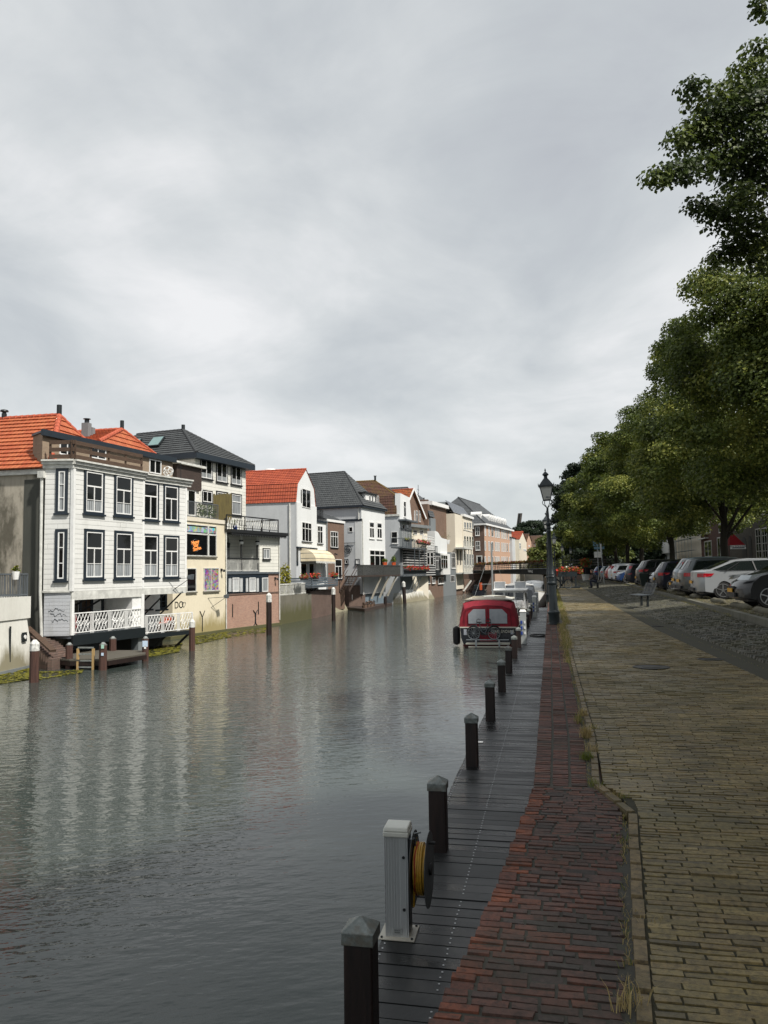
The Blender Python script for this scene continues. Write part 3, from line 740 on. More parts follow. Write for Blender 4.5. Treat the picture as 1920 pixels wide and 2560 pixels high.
# cornice and gutter
mb=MB()
def corn(f,a,b,z,e0=0,e1=0):
    fbox(mb,f,a-e0,b+e1,z-.34,z-.16,.0,.10); fbox(mb,f,a-e0,b+e1,z-.16,z-.02,0,.2); fbox(mb,f,a-e0,b+e1,z-.02,z+.06,-.05,.3)
corn(f0,-.1,f0.L,zc,0,.08); corn(f1,0,f1.L,zc,.12,.06); corn(f2,.02,f2.L,zc2,0,.3); obj('cornice',mb,M['offw'],parent=W)
body(W,[f0.pt(0,0,-.02),f1.pt(0,0,-.02),f1.pt(f1.L,0,-.02),f1.pt(f1.L,0,-7),bk0],zc-.14,zc+.05,'greyp','terrace_floor')
body(W,[f2.pt(0.05,0,-.02),f2.pt(f2.L,0,-.02),bk1,f2.pt(0.05,0,-7)],zc2-.14,zc2+.03,'greyp','terrace_floor')
# drain pipe at the left edge
P=[f0.pt(-.15,zc-.75,.05),f0.pt(-.12,zb,.05),f0.pt(-.02,zfl,.05)]; dp=pipe(W,'drainpipe',P,.07,'offw')
mb=MB(); mb.cbox(P[0]+Vector((0,0,.12)),(.3,.25,.32)); obj('hopper',mb,M['offw'],parent=dp)
# veranda
zv0=f1.loc(181,1597)[1]; zv1=f1.loc(181,1588)[1]
mb=MB(); fbox(mb,f1,0,f1.L+.1,zv0,zv1,-2.1,.05); obj('veranda_floor',mb,M['greyp'],parent=W)
slab(W,'veranda_beam',f1,-.02,f1.L+.1,zv0-.32,zv1+.0,.052,.14,'iron')
zw0=f2.loc(420,1581)[1]
slab(W,'balcony_floor',f2,.1,f2.L+.55,zw0-.22,zw0,-2.1,.12,'iron')
slab(W,'lintel_beam',f1,0,f1.L,zb-.42,zb-.01,-.10,.03,'offw'); slab(W,'lintel_beam',f2,.02,f2.L,zb-.34,zb-.01,-.10,.05,'offw')
fb=f1.shift(-1.9); fb2=f2.shift(-1.9)
slab(W,'veranda_wall',f1,.3,f1.L,zv1,zb-.02,-2.2,-1.9,'white'); slab(W,'veranda_wall',f2,0,f2.L-.1,zw0,zb-.02,-2.2,-1.83,'white')
slab(W,'veranda_partition',f1,f1.L-.75,f1.L-.02,zv1,zb-.02,-1.86,-.04,'white')
for x0,x1,g in ((655,765,'wd'),(838,950,'wd'),(1040,1112,'glass')):
    window(W,fb,T3,(x0,360,x1,560),'trim',.09,'G22',fr='trim' if g=='wd' else 'offw',glass='glass' if g!='wd' else 'shut' if 'shut' in M else 'wood_b')
for x0,x1 in ((1175,1255),(1288,1380)): window(W,fb2,T3,(x0,340,x1,480),'trim',.09,'G22',fr='trim')
mb=MB(); fbox(mb,f1,f1.L-.09,f1.L+.12,zv1,zb-.3,-.15,.04); obj('veranda_post',mb,M['white'],parent=W)
mb=MB(); fbox(mb,f1,f1.L-.22,f1.L+.12,WZ-.6,zv0,-.5,-.05); obj('support_pillar',mb,M['mid'] if 'mid' in M else M['pl_mid'],parent=W)
mb=MB(); fbox(mb,f1,-.02,.14,zv1,zb-.4,-.06,.05); obj('veranda_post',mb,M['white'],parent=W)
for s in (.9,2.1): # raking struts seen through the veranda
    mb=MB(); mb.bar(f1.pt(s,zv1+.9,-1.5),f1.pt(s+1.1,zb-.1,-.3),.09); obj('strut',mb,M['dark'],parent=W)
for s in (.5,1.6,2.9):
    mb=MB(); mb.bar(f2.pt(s-.2,zw0+.95,-1.2),f2.pt(s+.6,zb-.1,-.1),.08); obj('strut',mb,M['dark'],parent=W)
for s in (1.0,2.9):
    mb=MB(); mb.bar(f2.pt(s,zw0-2.0,-1.7),f2.pt(s+.8,zw0-.2,0),.12); obj('strut',mb,M['dark'],parent=W)
def ornate(name,f,a,b,z0,h,o):
    mb=MB(); n=max(1,round((b-a)/1.15)); w=(b-a)/n
    mb.bar(f.pt(a,z0+h,o),f.pt(b,z0+h,o),.06,.05); mb.bar(f.pt(a,z0+.08,o),f.pt(b,z0+.08,o),.04,.04)
    for i in range(n):
        s=a+i*w
        for q in (0,.09,.18): mb.bar(f.pt(s+q,z0,o),f.pt(s+q,z0+h,o),.035)
        x0=s+.26; x1=s+w-.08; k=4; dx=(x1-x0)/k
        for j in range(-1,k):
            for sgn in (1,-1):
                pa=[];steps=8
                for t in range(steps+1):
                    tt=t/steps; x=x0+dx*(j+tt*2 if sgn>0 else j+2-tt*2); 
                    if x<x0-.01 or x>x1+.01: continue
                    pa.append(f.pt(x,z0+.1+(h-.14)*(tt+.06*math.sin(tt*6.28)),o))
                if len(pa)>1: mb.tube(pa,.016,4)
        for cx in (x0+dx,x1-dx):
            mb.tube([f.pt(cx+.12*math.cos(t*.7),z0+h*.5+.12*math.sin(t*.7),o) for t in range(9)],.014,4,closed=True)
    mb.bar(f.pt(b,z0,o),f.pt(b,z0+h,o),.06)
    return obj(name,mb,M['white'],parent=W)
ornate('ornate_railing',f1,.05,f1.L-.1,zv1+.02,.98,.0); ornate('ornate_railing',f2,.25,f2.L+.5,zw0+.02,.98,.04)
# basement behind; the shade under the veranda is in its dark colour
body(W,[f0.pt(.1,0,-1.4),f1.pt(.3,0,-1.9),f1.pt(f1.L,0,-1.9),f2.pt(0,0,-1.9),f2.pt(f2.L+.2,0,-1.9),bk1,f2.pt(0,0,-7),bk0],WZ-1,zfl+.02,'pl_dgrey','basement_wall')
mb=MB(); fbox(mb,f1,1.3,f1.L-1,zfl-1.3,zv0-.1,-1.86,-1.75); obj('corrugated_hatch',mb,M['greyp'],parent=W)
# terrace furniture on the veranda
def chair(c,rz,mat,label,scl=1,name='garden_chair'):
    t=thingL(name,label,'chair',c); mb=MB()
    for x,y in ((-.2,-.2),(.2,-.2),(-.2,.2),(.2,.2)): mb.bar((x,y,0),(x,y,.44 if y<0 else .9),.035)
    obj('legs',mb,M[mat],parent=t); mb=MB(); mb.box(-.23,.23,-.23,.23,.42,.46); obj('seat',mb,M[mat],parent=t)
    mb=MB()
    for i in range(5): mb.box(-.2,.2,.19,.22,.52+i*.08,.57+i*.08)
    obj('backrest',mb,M[mat],parent=t); t.rotation_euler=(0,0,rz); t.scale=(scl,)*3; return t
chair(f1.pt(.7,zv1,-.7),-1.2,'red' if 0 else 'pinkp' if 'pinkp' in M else 'red','red slatted chair at the left end of the white veranda',1.05)
chair(f1.pt(3.9,zv1,-.7),2.3,'white','white garden chair behind the ornate railing beside the veranda post')
t=thingL('armchair','wicker armchair with orange cushion on the right part of the hanging balcony','chair',f2.pt(2.5,zw0,-.6)); mb=MB(); mb.box(-.35,.35,-.3,.3,.1,.42); mb.box(-.35,.35,.2,.32,.42,.85); mb.box(-.38,-.3,-.3,.3,.1,.6); mb.box(.3,.38,-.3,.3,.1,.6); obj('frame',mb,M['wood_b'],parent=t,bevel=.02); mb=MB(); mb.box(-.29,.29,-.28,.18,.425,.52); mb.box(-.28,.28,.12,.2,.5,.8); obj('cushion',mb,M['orange'],parent=t,bevel=.03)
# wall lamp on a bracket
def floodlamp(f,T,x,y,label,arm=None,group='floodlights on long wall brackets'):
    a,z=f.loc(*T(x,y)); t=thingL('floodlight',label,'lamp',f.pt(a,z,.9),group); mb=MB()
    p=Vector((0,0,0)); mb.bar(f.n*-.9+f.d*-.9+Vector((0,0,-.05)),p,.03); mb.bar(f.n*-.9+f.d*-.5+Vector((0,0,-.7)),p,.03); obj('bracket',mb,M['iron'],parent=t)
    mb=MB(); mb.hexa([Vector(q) for q in ((-.14,-.2,-.04),(.1,-.2,-.1),(.1,.2,-.1),(-.14,.2,-.04),(-.12,-.18,.14),(.14,-.18,.2),(.14,.18,.2),(-.12,.18,.14))]); obj('lamp_head',mb,M['greyp'],parent=t,bevel=.02); return t
floodlamp(f2,T2,575,1600,'grey floodlight on a bracket below the right windows of the white boarded house')
# wooden roof balustrade
mb=MB()
def slats(f,a,b,z,o):
    n=max(1,round((b-a)/1.15))
    for i in range(n+1): s=a+(b-a)*i/n; fbox(mb,f,s-.05,s+.05,z,z+1.0,o-.06,o-.01)
    for h in (.12,.45,.80): fbox(mb,f,a-.02,b+.02,z+h,z+h+.19,o,o+.03)
slats(f0,.15,f0.L,zc+.03,-.1); slats(f1,0,f1.L-.0,zc+.03,-.1); obj('roof_balustrade',mb,M['wood_b'],parent=W)
mb=MB(); rail(mb,[f2.pt(.1,zc2+.05,-.15),f2.pt(f2.L-.3,zc2+.05,-.15)],.95,1.6,.02,.025); obj('terrace_railing',mb,M['iron'],parent=W)
mb=MB()
cc=f2.pt(f2.s_(T2,490,580),zc2+.42,-.1)
for k in range(12):
    th=math.acos(1-2*(k+.5)/12); ph=k*2.4; d=Vector((math.sin(th)*math.cos(ph),math.sin(th)*math.sin(ph),math.cos(th)))
    u=d.cross(Vector((.3,.2,.9))).normalized(); v=d.cross(u)
    mb.tube([cc+d*.24+(u*math.cos(a)+v*math.sin(a))*.14 for a in [2*math.pi*i/7 for i in range(7)]],.016,4,closed=True)
tag(obj('lattice_ball',mb,M['white'],origin=cc),'white openwork ball ornament standing on the roof terrace edge','ornament')
# ---- penthouse on the terrace with long dark fascia
fp=f1.shift(-1.6); fpd=Fac(fp.pt(-1.5,0),fp.pt(12,0))
PHs=house('penthouse','low roof house set back on the terrace with a long dark blue fascia',fp.pt(3,zc,-1))
a0=fp.s_(T1,490,420); a1=fp.s_(T2,520,430); zt0=fp.loc(*T1(490,365))[1]; zt1=fp.loc(*T2(525,418))[1]
pl=[fp.pt(a0,0),fp.pt(a1,0),fp.pt(a1,0,-3),fp.pt(a0+.6,0,-1.2)]
mb=MB(); mb.prism(pl,zc-.1,zt0-.05); obj('wall',mb,M['brick_t'],parent=PHs)
mb=MB(); mb.bar(fp.pt(a0-.15,zt0-.05,.12),fp.pt(a1+.15,zt0-.05,.12),.14,.30); obj('fascia',mb,M['trim'],parent=PHs)
mb=MB(); mb.prism([fp.pt(a0-.1,0,.05),fp.pt(a1+.1,0,.05),fp.pt(a1+.1,0,-3),fp.pt(a0+.5,0,-1.2)],zt0-.04,zt0+.06); obj('flat_roof',mb,M['greyp'],parent=PHs)
for T,r in ((T1,(680,440,860,640)),(T1,(1030,505,1215,680)),(T2,(285,400,402,570))):
    rr=list(fp.rect(T,*r)); rr[2]=max(rr[2],zc+.1); rr[3]=min(rr[3],zt0-.25); window(PHs,fp,None,None,raw_=rr,lay='G21',sill=None)
# ================================================================ 0 rendered house with the orange hip roof
fs=Fac(Lp+Vector((-14,.35,0)),Lp+Vector((-.12,.35,0)))   # wall that faces the camera
H0=house('rendered_house','grey rendered house with an orange pantile hip roof and damp stained wall',Lp+Vector((-5,4,WZ)))
ze=PY(20,1176,fs.A.y)[2]; Yr=fs.A.y+3.6
P0=[Lp+Vector((-.12,.35,0)),Lp+Vector((-.3,7.6,0)),Lp+Vector((-14,7.6,0)),Lp+Vector((-14,.35,0))]
body(H0,P0,WZ-1,ze-.05,'pl_grey'); apx=PY(148,1038,Yr)
D=P0[3].copy(); Ae=P0[0].copy(); Be=P0[1].copy(); Ce=P0[2].copy()
for p,z in ((Ae,ze),(Be,ze),(Ce,ze),(D,ze)): p.z=z
Ae+=Vector((.3,-.3,0)); D+=Vector((-.3,-.3,0)); Be+=Vector((.2,.2,0)); r0=Vector((apx.x,Yr,apx.z)); r1=Vector((Ce.x-2,Yr,apx.z))
mb=MB(); roofplane(mb,D,Ae,r1,r0,.38,.07); roofplane(mb,Ae,Be,r0,r0,.38,.07); roofplane(mb,Be,Ce,r0,r1,.38,.07); rf=obj('roof',mb,M['tile_o'],parent=H0,fix=False)
mb=MB(); ridge(mb,r0,r1,.14); ridge(mb,Ae,r0,.16); ridge(mb,Be,r0,.14); obj('ridge_tiles',mb,M['ridge_o'],parent=rf,smooth=True)
ventpipe(rf,r0+Vector((0,0,.05)),.13,.5,cowl=False); q=PY(10,1062,Yr); ventpipe(rf,q+Vector((0,0,-.1)),.13,.95)
mb=MB(); mb.bar(D+Vector((0,.25,-.14)),Ae+Vector((-.3,.25,-.14)),.2,.24); obj('gutter_board',mb,M['offw'],parent=H0)
# damp patch of darker render next to the corner
mb=MB(); fbox(mb,fs,fs.L-1.25,fs.L-.02,WZ,ze-.5,.004,.03); obj('patched_render',mb,M['pl_dgrey'],parent=H0)
# second orange roof behind
H1=house('roof_house','smaller house behind with an orange pantile hip roof beside a dark roofed house',Lp+Vector((-4,12,WZ)))
Yr2=Yr+7.6; ap=PY(305,1073,Yr2); 
cr=PY(398,1143,Yr2+3.2)
P1=[Vector((cr.x-.3,Yr2-3.4,0)),Vector((cr.x,Yr2+3.2,0)),Vector((ap.x-9,Yr2+3.2,0)),Vector((ap.x-9,Yr2-3.4,0))]
ze2=cr.z; body(H1,P1,WZ-1,ze2,'pl_grey'); E=[Vector((p.x,p.y,ze2)) for p in P1]; rb=Vector((ap.x-9,Yr2,ap.z))
mb=MB(); roofplane(mb,E[3],E[0],rb,ap,.36,.06); roofplane(mb,E[0],E[1],ap,ap,.36,.06); roofplane(mb,E[1],E[2],ap,rb,.36,.06); rf=obj('roof',mb,M['tile_o'],parent=H1,fix=False)
mb=MB(); ridge(mb,ap,rb,.13); ridge(mb,E[0],ap,.15); ridge(mb,E[1],ap,.13); obj('ridge_tiles',mb,M['ridge_o'],parent=rf,smooth=True); ventpipe(rf,ap+Vector((0,0,.05)),.12,.5,cowl=False)
ch=PY(222,1090,Yr2-1.5); t=thingL('chimney','twin grey chimney stack between the two orange roofs','chimney',ch); mb=MB(); mb.cbox((0,-.25,-.1),(.45,.38,1.7)); mb.cbox((0,.2,-.2),(.4,.34,1.5)); obj('stack',mb,M['pl_mid'],parent=t); ventpipe(t,(0,-.22,.75),.14,.3)
# ================================================================ cream house
fc=Fac(G(431,1598,WZ),G(564,1579,WZ)); CR=house('cream_house','cream rendered house with algae at the waterline and a roof terrace',fc.pt(3,WZ,-3))
zct=fc.z(T2,820,1012); body(CR,quadplan(fc,7),WZ-1,zct-.25,'pl_cream'); slab(CR,'parapet',fc,-.1,fc.L,zct-.25,zct+.02,-7,.08,'pl_beige')
M['flags']=plain('posters_behind_glass',hx('2f4f63'),.3,0,1.0,30)
window(CR,fc,T2,(640,1075,948,1385),lay='G11',fr='offw',sill='conc'); 
a,b,z0,z1=fc.rect(T2,640,1075,948,1385)
mb=MB(); fbox(mb,fc,a,b,z0+(z1-z0)*.68,z0+(z1-z0)*.73,.02,.07); fbox(mb,fc,a+(b-a)*.70,a+(b-a)*.745,z0,z1,.02,.07); obj('window_bars',mb,M['offw'],parent=CR)
t=NT('row_of_picture_cards'); p=t.pos(); vv=t.new('ShaderNodeTexVoronoi'); vv.inputs['Scale'].default_value=4.5; t.link(p,vv.inputs[0]); t.out(t.mix(.55,vv.outputs['Color'],(.1,.25,.3)),.4); M['cards']=t.m
mb=MB(); fbox(mb,fc,a+.15,b-.1,z0+(z1-z0)*.76,z0+(z1-z0)*.93,.017,.022); obj('picture_cards',mb,M['cards'],parent=CR)
# neon style sign behind the glass
sg=thing('window_sign','orange lettered sign with a ring in the large window of the cream house','sign',fc.pt(a+(b-a)*.33,z0+.7,.03))
t=NT('orange_sign_letters'); t.out((.85,.30,.08),.4); t.b.inputs['Emission Color'].default_value=(1,.33,.08,1); t.b.inputs['Emission Strength'].default_value=.55; M['neon']=t.m
fcs=fc.shift(.03); s0=a+(b-a)*.33
mb=MB(); mb.tube([fcs.pt(s0+.42*math.cos(k*.314),z0+.72+.42*math.sin(k*.314)) for k in range(20)],.012,4,closed=True); obj('ring',mb,M['greyp'],parent=sg,origin=wl(sg))
def text(name,s,loc,size,rot,mat,parent=None,ext=.004,al='CENTER',sx=1):
    cu=bpy.data.curves.new(name,'FONT'); cu.body=s; cu.size=size; cu.extrude=ext; cu.align_x=al; cu.align_y='CENTER'; cu.materials.append(mat)
    tmp=bpy.data.objects.new(name,cu); COL.objects.link(tmp); dg=bpy.context.evaluated_depsgraph_get(); dg.update()
    me=bpy.data.meshes.new_from_object(tmp.evaluated_get(dg)); COL.objects.unlink(tmp); bpy.data.objects.remove(tmp)
    o=bpy.data.objects.new(name,me); COL.objects.link(o); o.rotation_euler=rot; o.scale=(sx,1,1)
    o.location=Vector(loc)-(wl(parent) if parent is not None else Vector((0,0,0)))
    if parent is not None: o.parent=parent
    if not me.materials: me.materials.append(mat)
    return o
def frot(f): return (math.pi/2,0,math.atan2(f.d.y,f.d.x))
for s,dx,dz in (('Happy',-.1,.95),('Stay',-.05,.73),('Stories',.12,.52)): 
    text('lettering',s,fcs.pt(s0+dx,z0+dz-.02,.02),.34,(math.pi/2,-.18,math.atan2(fc.d.y,fc.d.x)),M['neon'],parent=sg,ext=.012)
window(CR,fc,T4,(340,415,465,725),lay='G11',fr='offw',sill='conc'); 
t=NT('bright_patterned_curtain'); p=t.pos(); vv=t.new('ShaderNodeTexVoronoi'); vv.inputs['Scale'].default_value=7; t.link(t.scale(p,1,1,1.4),vv.inputs[0]); c=t.mix(.45,vv.outputs['Color'],(.25,.06,.10)); t.out(t.mix(.35,c,(.05,.04,.05)),.3); M['patc']=t.m
window(CR,fc,T4,(562,412,758,712),lay='G21',fr='offw',sill='conc',glass='patc')
mb=MB(); mb.bar(fc.pt(fc.s_(T4,545,1050),fc.z(T4,545,1050),.03),fc.pt(fc.s_(T4,545,1050),fc.z(T4,555,1235),.03),.04); 
for dx in (-32,32): mb.bar(fc.pt(fc.s_(T4,545,1050),fc.z(T4,545,1050),.03),fc.pt(fc.s_(T4,545+dx,970),fc.z(T4,545,970),.03),.035)
obj('wall_anchor',mb,M['iron'],parent=CR)
floodlamp(fc,T4,715,790,'grey floodlight on a bracket over the water on the cream house')
def spot(f,T,x,y,label):
    a,z=f.loc(*T(x,y)); t=thingL('wall_lamp',label,'lamp',f.pt(a,z,.02),'small black wall lamps'); mb=MB(); c=Vector((0,0,0)); mb.bar(c,c+f.n*.22,.06); mb.cbox(c+f.n*.02,(.1,.14,.2)); obj('arm',mb,M['dark'],parent=t)
    mb=MB(); mb.lathe([(.05,.03),(.09,-.06),(.10,-.14)],tuple(f.n*.24),8); obj('lamp_shade',mb,M['dark'],parent=t); return t
spot(fc,T4,790,440,'black wall lamp right of the patterned curtains')
mb=MB(); mb.tube([fc.pt(fc.L-.06,zct-.3,.07),fc.pt(fc.L-.02,WZ+.2,.07)],.05,8); obj('drainpipe',mb,M['offw'],parent=CR)
mb=MB(); rail(mb,[fc.pt(fc.s_(T2,650,930),zct,-.1),fc.pt(fc.s_(T2,980,930),zct,-.1)],fc.z(T2,820,858)-zct,.11,.02,.04); obj('terrace_railing',mb,M['greyp'],parent=CR)
# ================================================================ tall white boarded house with the dark roof
fb4=Fac(G(564,1579,WZ),G(699,1562,WZ))
f3=Fac(fc.pt(fc.s_(T2,735,600),0,0),fb4.pt(fb4.L*.36,0,0)).shift(-2.4)
a=f3.s_(T2,735,600); f3=Fac(f3.pt(a,0),f3.pt(f3.s_(T2,1242,600),0)); ez3=f3.z(T2,1000,432)
H3=house('tall_boarded_house','tall white boarded house with a dark grey hip roof and two skylights',f3.pt(3,WZ,-4))
body(H3,quadplan(f3,9),WZ-1,ez3-.1,'side2')
ap3=f3.loc(*T2(690,150)); 
dd=2.6; fr3=f3.shift(-dd); ax=fr3.loc(*T2(695,150)); apex=fr3.pt(ax[0],ax[1]); 
q0,q1,q2,q3=f3.pt(-.45,ez3,.5),f3.pt(f3.L+.5,ez3,.5),f3.pt(f3.L+.5,ez3,-9.4),f3.pt(-.45,ez3,-9.4)
mid=(q0+q1)/2; bdir=-f3.n
apex=f3.pt(f3.L/2-.2,ax[1]+.2,-3.4); rb3=apex+bdir*4.5
mb=MB(); roofplane(mb,q3,q0,rb3,apex,.36,.06); roofplane(mb,q0,q1,apex,apex,.36,.06); roofplane(mb,q1,q2,apex,rb3,.36,.06); rf=obj('roof',mb,M['tile_k'],parent=H3,fix=False)
mb=MB(); ridge(mb,apex,rb3,.12); ridge(mb,q0,apex,.15); ridge(mb,q1,apex,.12); obj('ridge_tiles',mb,M['ridge_k'],parent=rf,smooth=True); ventpipe(rf,apex,.14,.4,cowl=False)
mb=MB(); fbox(mb,f3,-.5,f3.L+.55,ez3-.38,ez3+.02,-9.4,.55); obj('eaves_board',mb,M['trim'],parent=H3)
# skylights on the plane facing the camera
nrm=(q0-q3).cross(apex-q3).normalized(); nrm=nrm if nrm.z>0 else -nrm
for sx in (.28,.50):
    base=q3.lerp(q0,sx); upv=((apex+rb3)/2-(q0+q3)/2).normalized(); al=(q0-q3).normalized(); c=base+upv*1.5+nrm*.1
    mb=MB(); P=[c,c+al*1.15,c+al*1.15+upv*1.7,c+upv*1.7]; mb.hexa([p for p in P]+[p+nrm*.12 for p in P]); sk=obj('skylight',mb,M['iron'],parent=rf)
    mb=MB(); P=[c+al*.1+upv*.1,c+al*1.05+upv*.1,c+al*1.05+upv*1.6,c+al*.1+upv*1.6]; mb.hexa([p+nrm*.1 for p in P]+[p+nrm*.13 for p in P]); 
    obj('pane',mb,plain('skylight_glass',hx('6d8a88'),.08),parent=sk)
for r in ((790,430,910,625),(947,462,1058,660),(1092,490,1197,685)): window(H3,f3,T2,r,'dark',.07,'G21',glass='glass',glass2='curt')
window(H3,f3,T2,(808,735,910,860),'dark',.07,'G21'); window(H3,f3,T2,(947,745,1062,975),'dark',.09,'G11',glass='curt',name='terrace_door'); window(H3,f3,T2,(1095,768,1198,985),'dark',.09,'t',glass='curt')
# timber clad box on the cream house's terrace
fw=fc.shift(-1.5); a0,a1=fw.s_(T2,560,600),fw.s_(T2,806,600)
TB=house('timber_box','dark timber clad roof extension above a white terrace door',fw.pt(a0+1,zct,-1),'roof extension'); z1=fw.z(T2,800,520); z0=fw.z(T2,800,742)
slab(TB,'cladding',fw,a0,a1,z0,z1,-2,0,'wood_d'); slab(TB,'fascia',fw,a0-1.6,a1+.25,z1,z1+.16,-2,.25,'offw'); slab(TB,'wall',fw,a0+.2,a1-.1,zct,z0,-2,-.15,'side2')
window(TB,fw.shift(-.14),T2,(660,725,745,990),lay='G11',sill=None,name='terrace_door',fw=.12)
pipe(TB,'drainpipe',[fw.pt(a1+.02,z0+.2,.06),fw.pt(a1-.12,z0-.1,.06),fw.pt(a1-.12,zct,.06)],.05,'offw')
mb=MB(); k0,k1=fw.s_(T2,808,860),fw.s_(T2,985,860)
for i in range(26): s=k0+(k1-k0)*i/25; mb.tube([fc.pt(s+.6,zct,-.9),fc.pt(s+.6,zct+1.9+random.uniform(-.08,.08)+.012*i,-.9)],.045,5)
tag(obj('reed_screen',mb,woodm('dry_reeds',hx('4a4229'),hx('6d6238'),.9,'z')),'brown reed screen standing on the terrace of the cream house','screen')
mb=MB(); 
for i in range(5): blob(mb,fc.pt(fc.L-2.6+i*.45,zct+.55,-.45),(.3,.25,.5),60,.1,mi=[0])
tag(obj('terrace_plant',mb,M['leaf'],fix=False),'green bushy plants behind the grey railing of the cream house terrace','plant')
# ================================================================ brick and board house with veranda
B4=house('veranda_house','brick house with a recessed upper veranda, black columns and a railed roof terrace',fb4.pt(3,WZ,-3)); L4=fb4.L
zb1=fb4.z(T4,1200,742); zb2=fb4.z(T4,1200,492); zrf=fb4.z(T2,1300,1155)
body(B4,quadplan(fb4,8),WZ-1,zb1,'brick_p'); 
body(B4,quadplan(fb4,8,0,L4,-.02),zb1,zb2,'brick_p','upper_wall'); slab(B4,'brick_band',fb4,0,L4,zb1-.06,zb1+.04,-.05,.05,'brick_d')
slab(B4,'window_band',fb4,0,fb4.s_(T4,1400,600),zb1+.06,zb2,-.01,.04,'trim')
for x0,x1,g in ((872,922,'curw'),(930,1015,'curw'),(1020,1068,'curw'),(1095,1140,'curw'),(1148,1228,'curw'),(1232,1278,'curw'),(1315,1390,'curt')):
    o=x0 in (930,1148,1315); window(B4,fb4,T4,(x0,535 if not o else 540,x1,728 if not o else 722),lay='G11',fr='white' if o else 'trim',glass=g,sill=None,fw=.06 if o else .03,o=.04)
slab(B4,'floor_band',fb4,-.05,L4+.03,zb2,zb2+.14,-.2,.10,'greyp')
sv=fb4.s_(T4,1290,300); fbk=fb4.shift(-1.7)
slab(B4,'boarded_wall',fb4,sv,L4,zb2+.14,zrf-.1,-8,0,'side2'); slab(B4,'veranda_back_wall',fb4,0,sv,zb2+.14,zrf-.1,-8,-1.7,'side2')
slab(B4,'veranda_floor',fb4,0,sv,zb2+.1,zb2+.2,-1.7,0,'greyp')
window(B4,fb4,T4,(1328,158,1422,308),'dark',.07,'G21',glass='curt'); window(B4,fbk,T4,(1085,135,1180,480),'dark',.1,'G11',name='veranda_door',sill=None)
window(B4,fbk,T4,(850,110,890,480),'dark',.1,'G11',name='veranda_door',sill=None)
for x in (858,1075,1283):
    s=fb4.s_(T4,x,300); mb=MB(); mb.lathe([(.09,0),(.09,.6),(.065,.7),(.06,2.0),(.08,2.1),(.16,2.25),(.16,2.35)],fb4.pt(s,zb2+.16,-.15),10); 
    o=obj('column',mb,M['dark'],parent=B4,smooth=True); mb=MB(); mb.bar(fb4.pt(s,zb2+2.4,-.15),fb4.pt(s,zrf,-.15),.12); mb.lathe([(.13,0),(.17,.08),(.17,.2)],fb4.pt(s,zb2+2.2,-.15),10); obj('capital',mb,M['white'],parent=o)
mb=MB(); rail(mb,[fb4.pt(.15,zb2+.2,-.1),fb4.pt(sv-.1,zb2+.2,-.1)],.95,.12,.03,.05); obj('balustrade',mb,M['offw'],parent=B4)
mb=MB(); mb.bar(fb4.pt(.1,zb2+1.15,-.08),fb4.pt(sv,zb2+1.15,-.08),.07,.1); obj('hand_rail',mb,M['dark'],parent=B4)
t=thingL('lantern','black hanging lantern on the veranda of the brick house','lamp',fb4.pt(fb4.s_(T4,1003,125),fb4.z(T4,1003,150),-.8)); mb=MB(); mb.lathe([(.10,0),(.16,.3),(.03,.42),(.02,.75)],(0,0,0),6); obj('lantern_body',mb,M['dark'],parent=t)
slab(B4,'flat_roof',fb4,-.1,L4+.5,zrf-.1,zrf+.14,-8,.55,'dark')
mb=MB(); n=34
for i in range(n):
    s=i/n*(L4+.3); mb.add([fb4.pt(s,zrf-.1,.5),fb4.pt(s+(L4+.3)/n,zrf-.1,.5),fb4.pt(s+(L4+.3)/n,zrf-.2,.5),fb4.pt(s+(L4+.3)/n/2,zrf-.36,.5),fb4.pt(s,zrf-.2,.5)],[(0,1,2,3,4)])
obj('scalloped_valance',mb,M['dark'],parent=B4)
e1=fb4.s_(T2,1540,1060); mb=MB(); hh=1.15
for s in np.linspace(-.2,e1,4): mb.bar(fb4.pt(s,zrf+.1,.2),fb4.pt(s,zrf+hh,.2),.07)
mb.bar(fb4.pt(-.2,zrf+hh,.2),fb4.pt(e1,zrf+hh,.2),.1,.08); mb.bar(fb4.pt(e1,zrf+hh,.2),fb4.pt(e1,zrf+hh,-3),.1,.08); mb.bar(fb4.pt(-.2,zrf+.3,.2),fb4.pt(e1,zrf+.3,.2),.04); 
for i in range(4): mb.bar(fb4.pt(e1,zrf+.1,-.8*i+.2),fb4.pt(e1,zrf+hh,-.8*i+.2),.06)
obj('terrace_railing',mb,M['dark'],parent=B4)
mb=MB(); n=22
for i in range(n):
    s=-.1+(e1)*i/n; w_=(e1)/n
    for a_,b_ in (((0,.3),(1,1.0)),((1,.3),(0,1.0))): mb.tube([fb4.pt(s+w_*a_[0],zrf+a_[1],.2),fb4.pt(s+w_*b_[0],zrf+b_[1],.2)],.018,4)
    mb.tube([fb4.pt(s+w_/2+.07*math.cos(k*1.05),zrf+.65+.1*math.sin(k*1.05),.2) for k in range(6)],.02,4,closed=True)
obj('cast_lattice',mb,M['offw'],parent=B4)
for i,x in enumerate((.9,2.1,3.4)): 
    c=chair(fb4.pt(x,zrf+.15,-.9),.5+i,'dark',['black chair beside the door on the railed roof terrace','black chair in the middle of the railed roof terrace','black chair at the far end of the railed roof terrace'][i]); c['group']='chairs on the roof terrace'
t=thingL('plant_pot','blue pot with a plant on the railed roof terrace','plant pot',fb4.pt(1.5,zrf+.14,-.25)); mb=MB(); mb.lathe([(.12,0),(.2,.3),(.2,.34)],(0,0,0),10); obj('pot',mb,M['blue'],parent=t,smooth=True); mb=MB(); blob(mb,(0,0,.6),(.25,.25,.3),50,.1); obj('leaves',mb,M['leaf'],parent=t,fix=False)
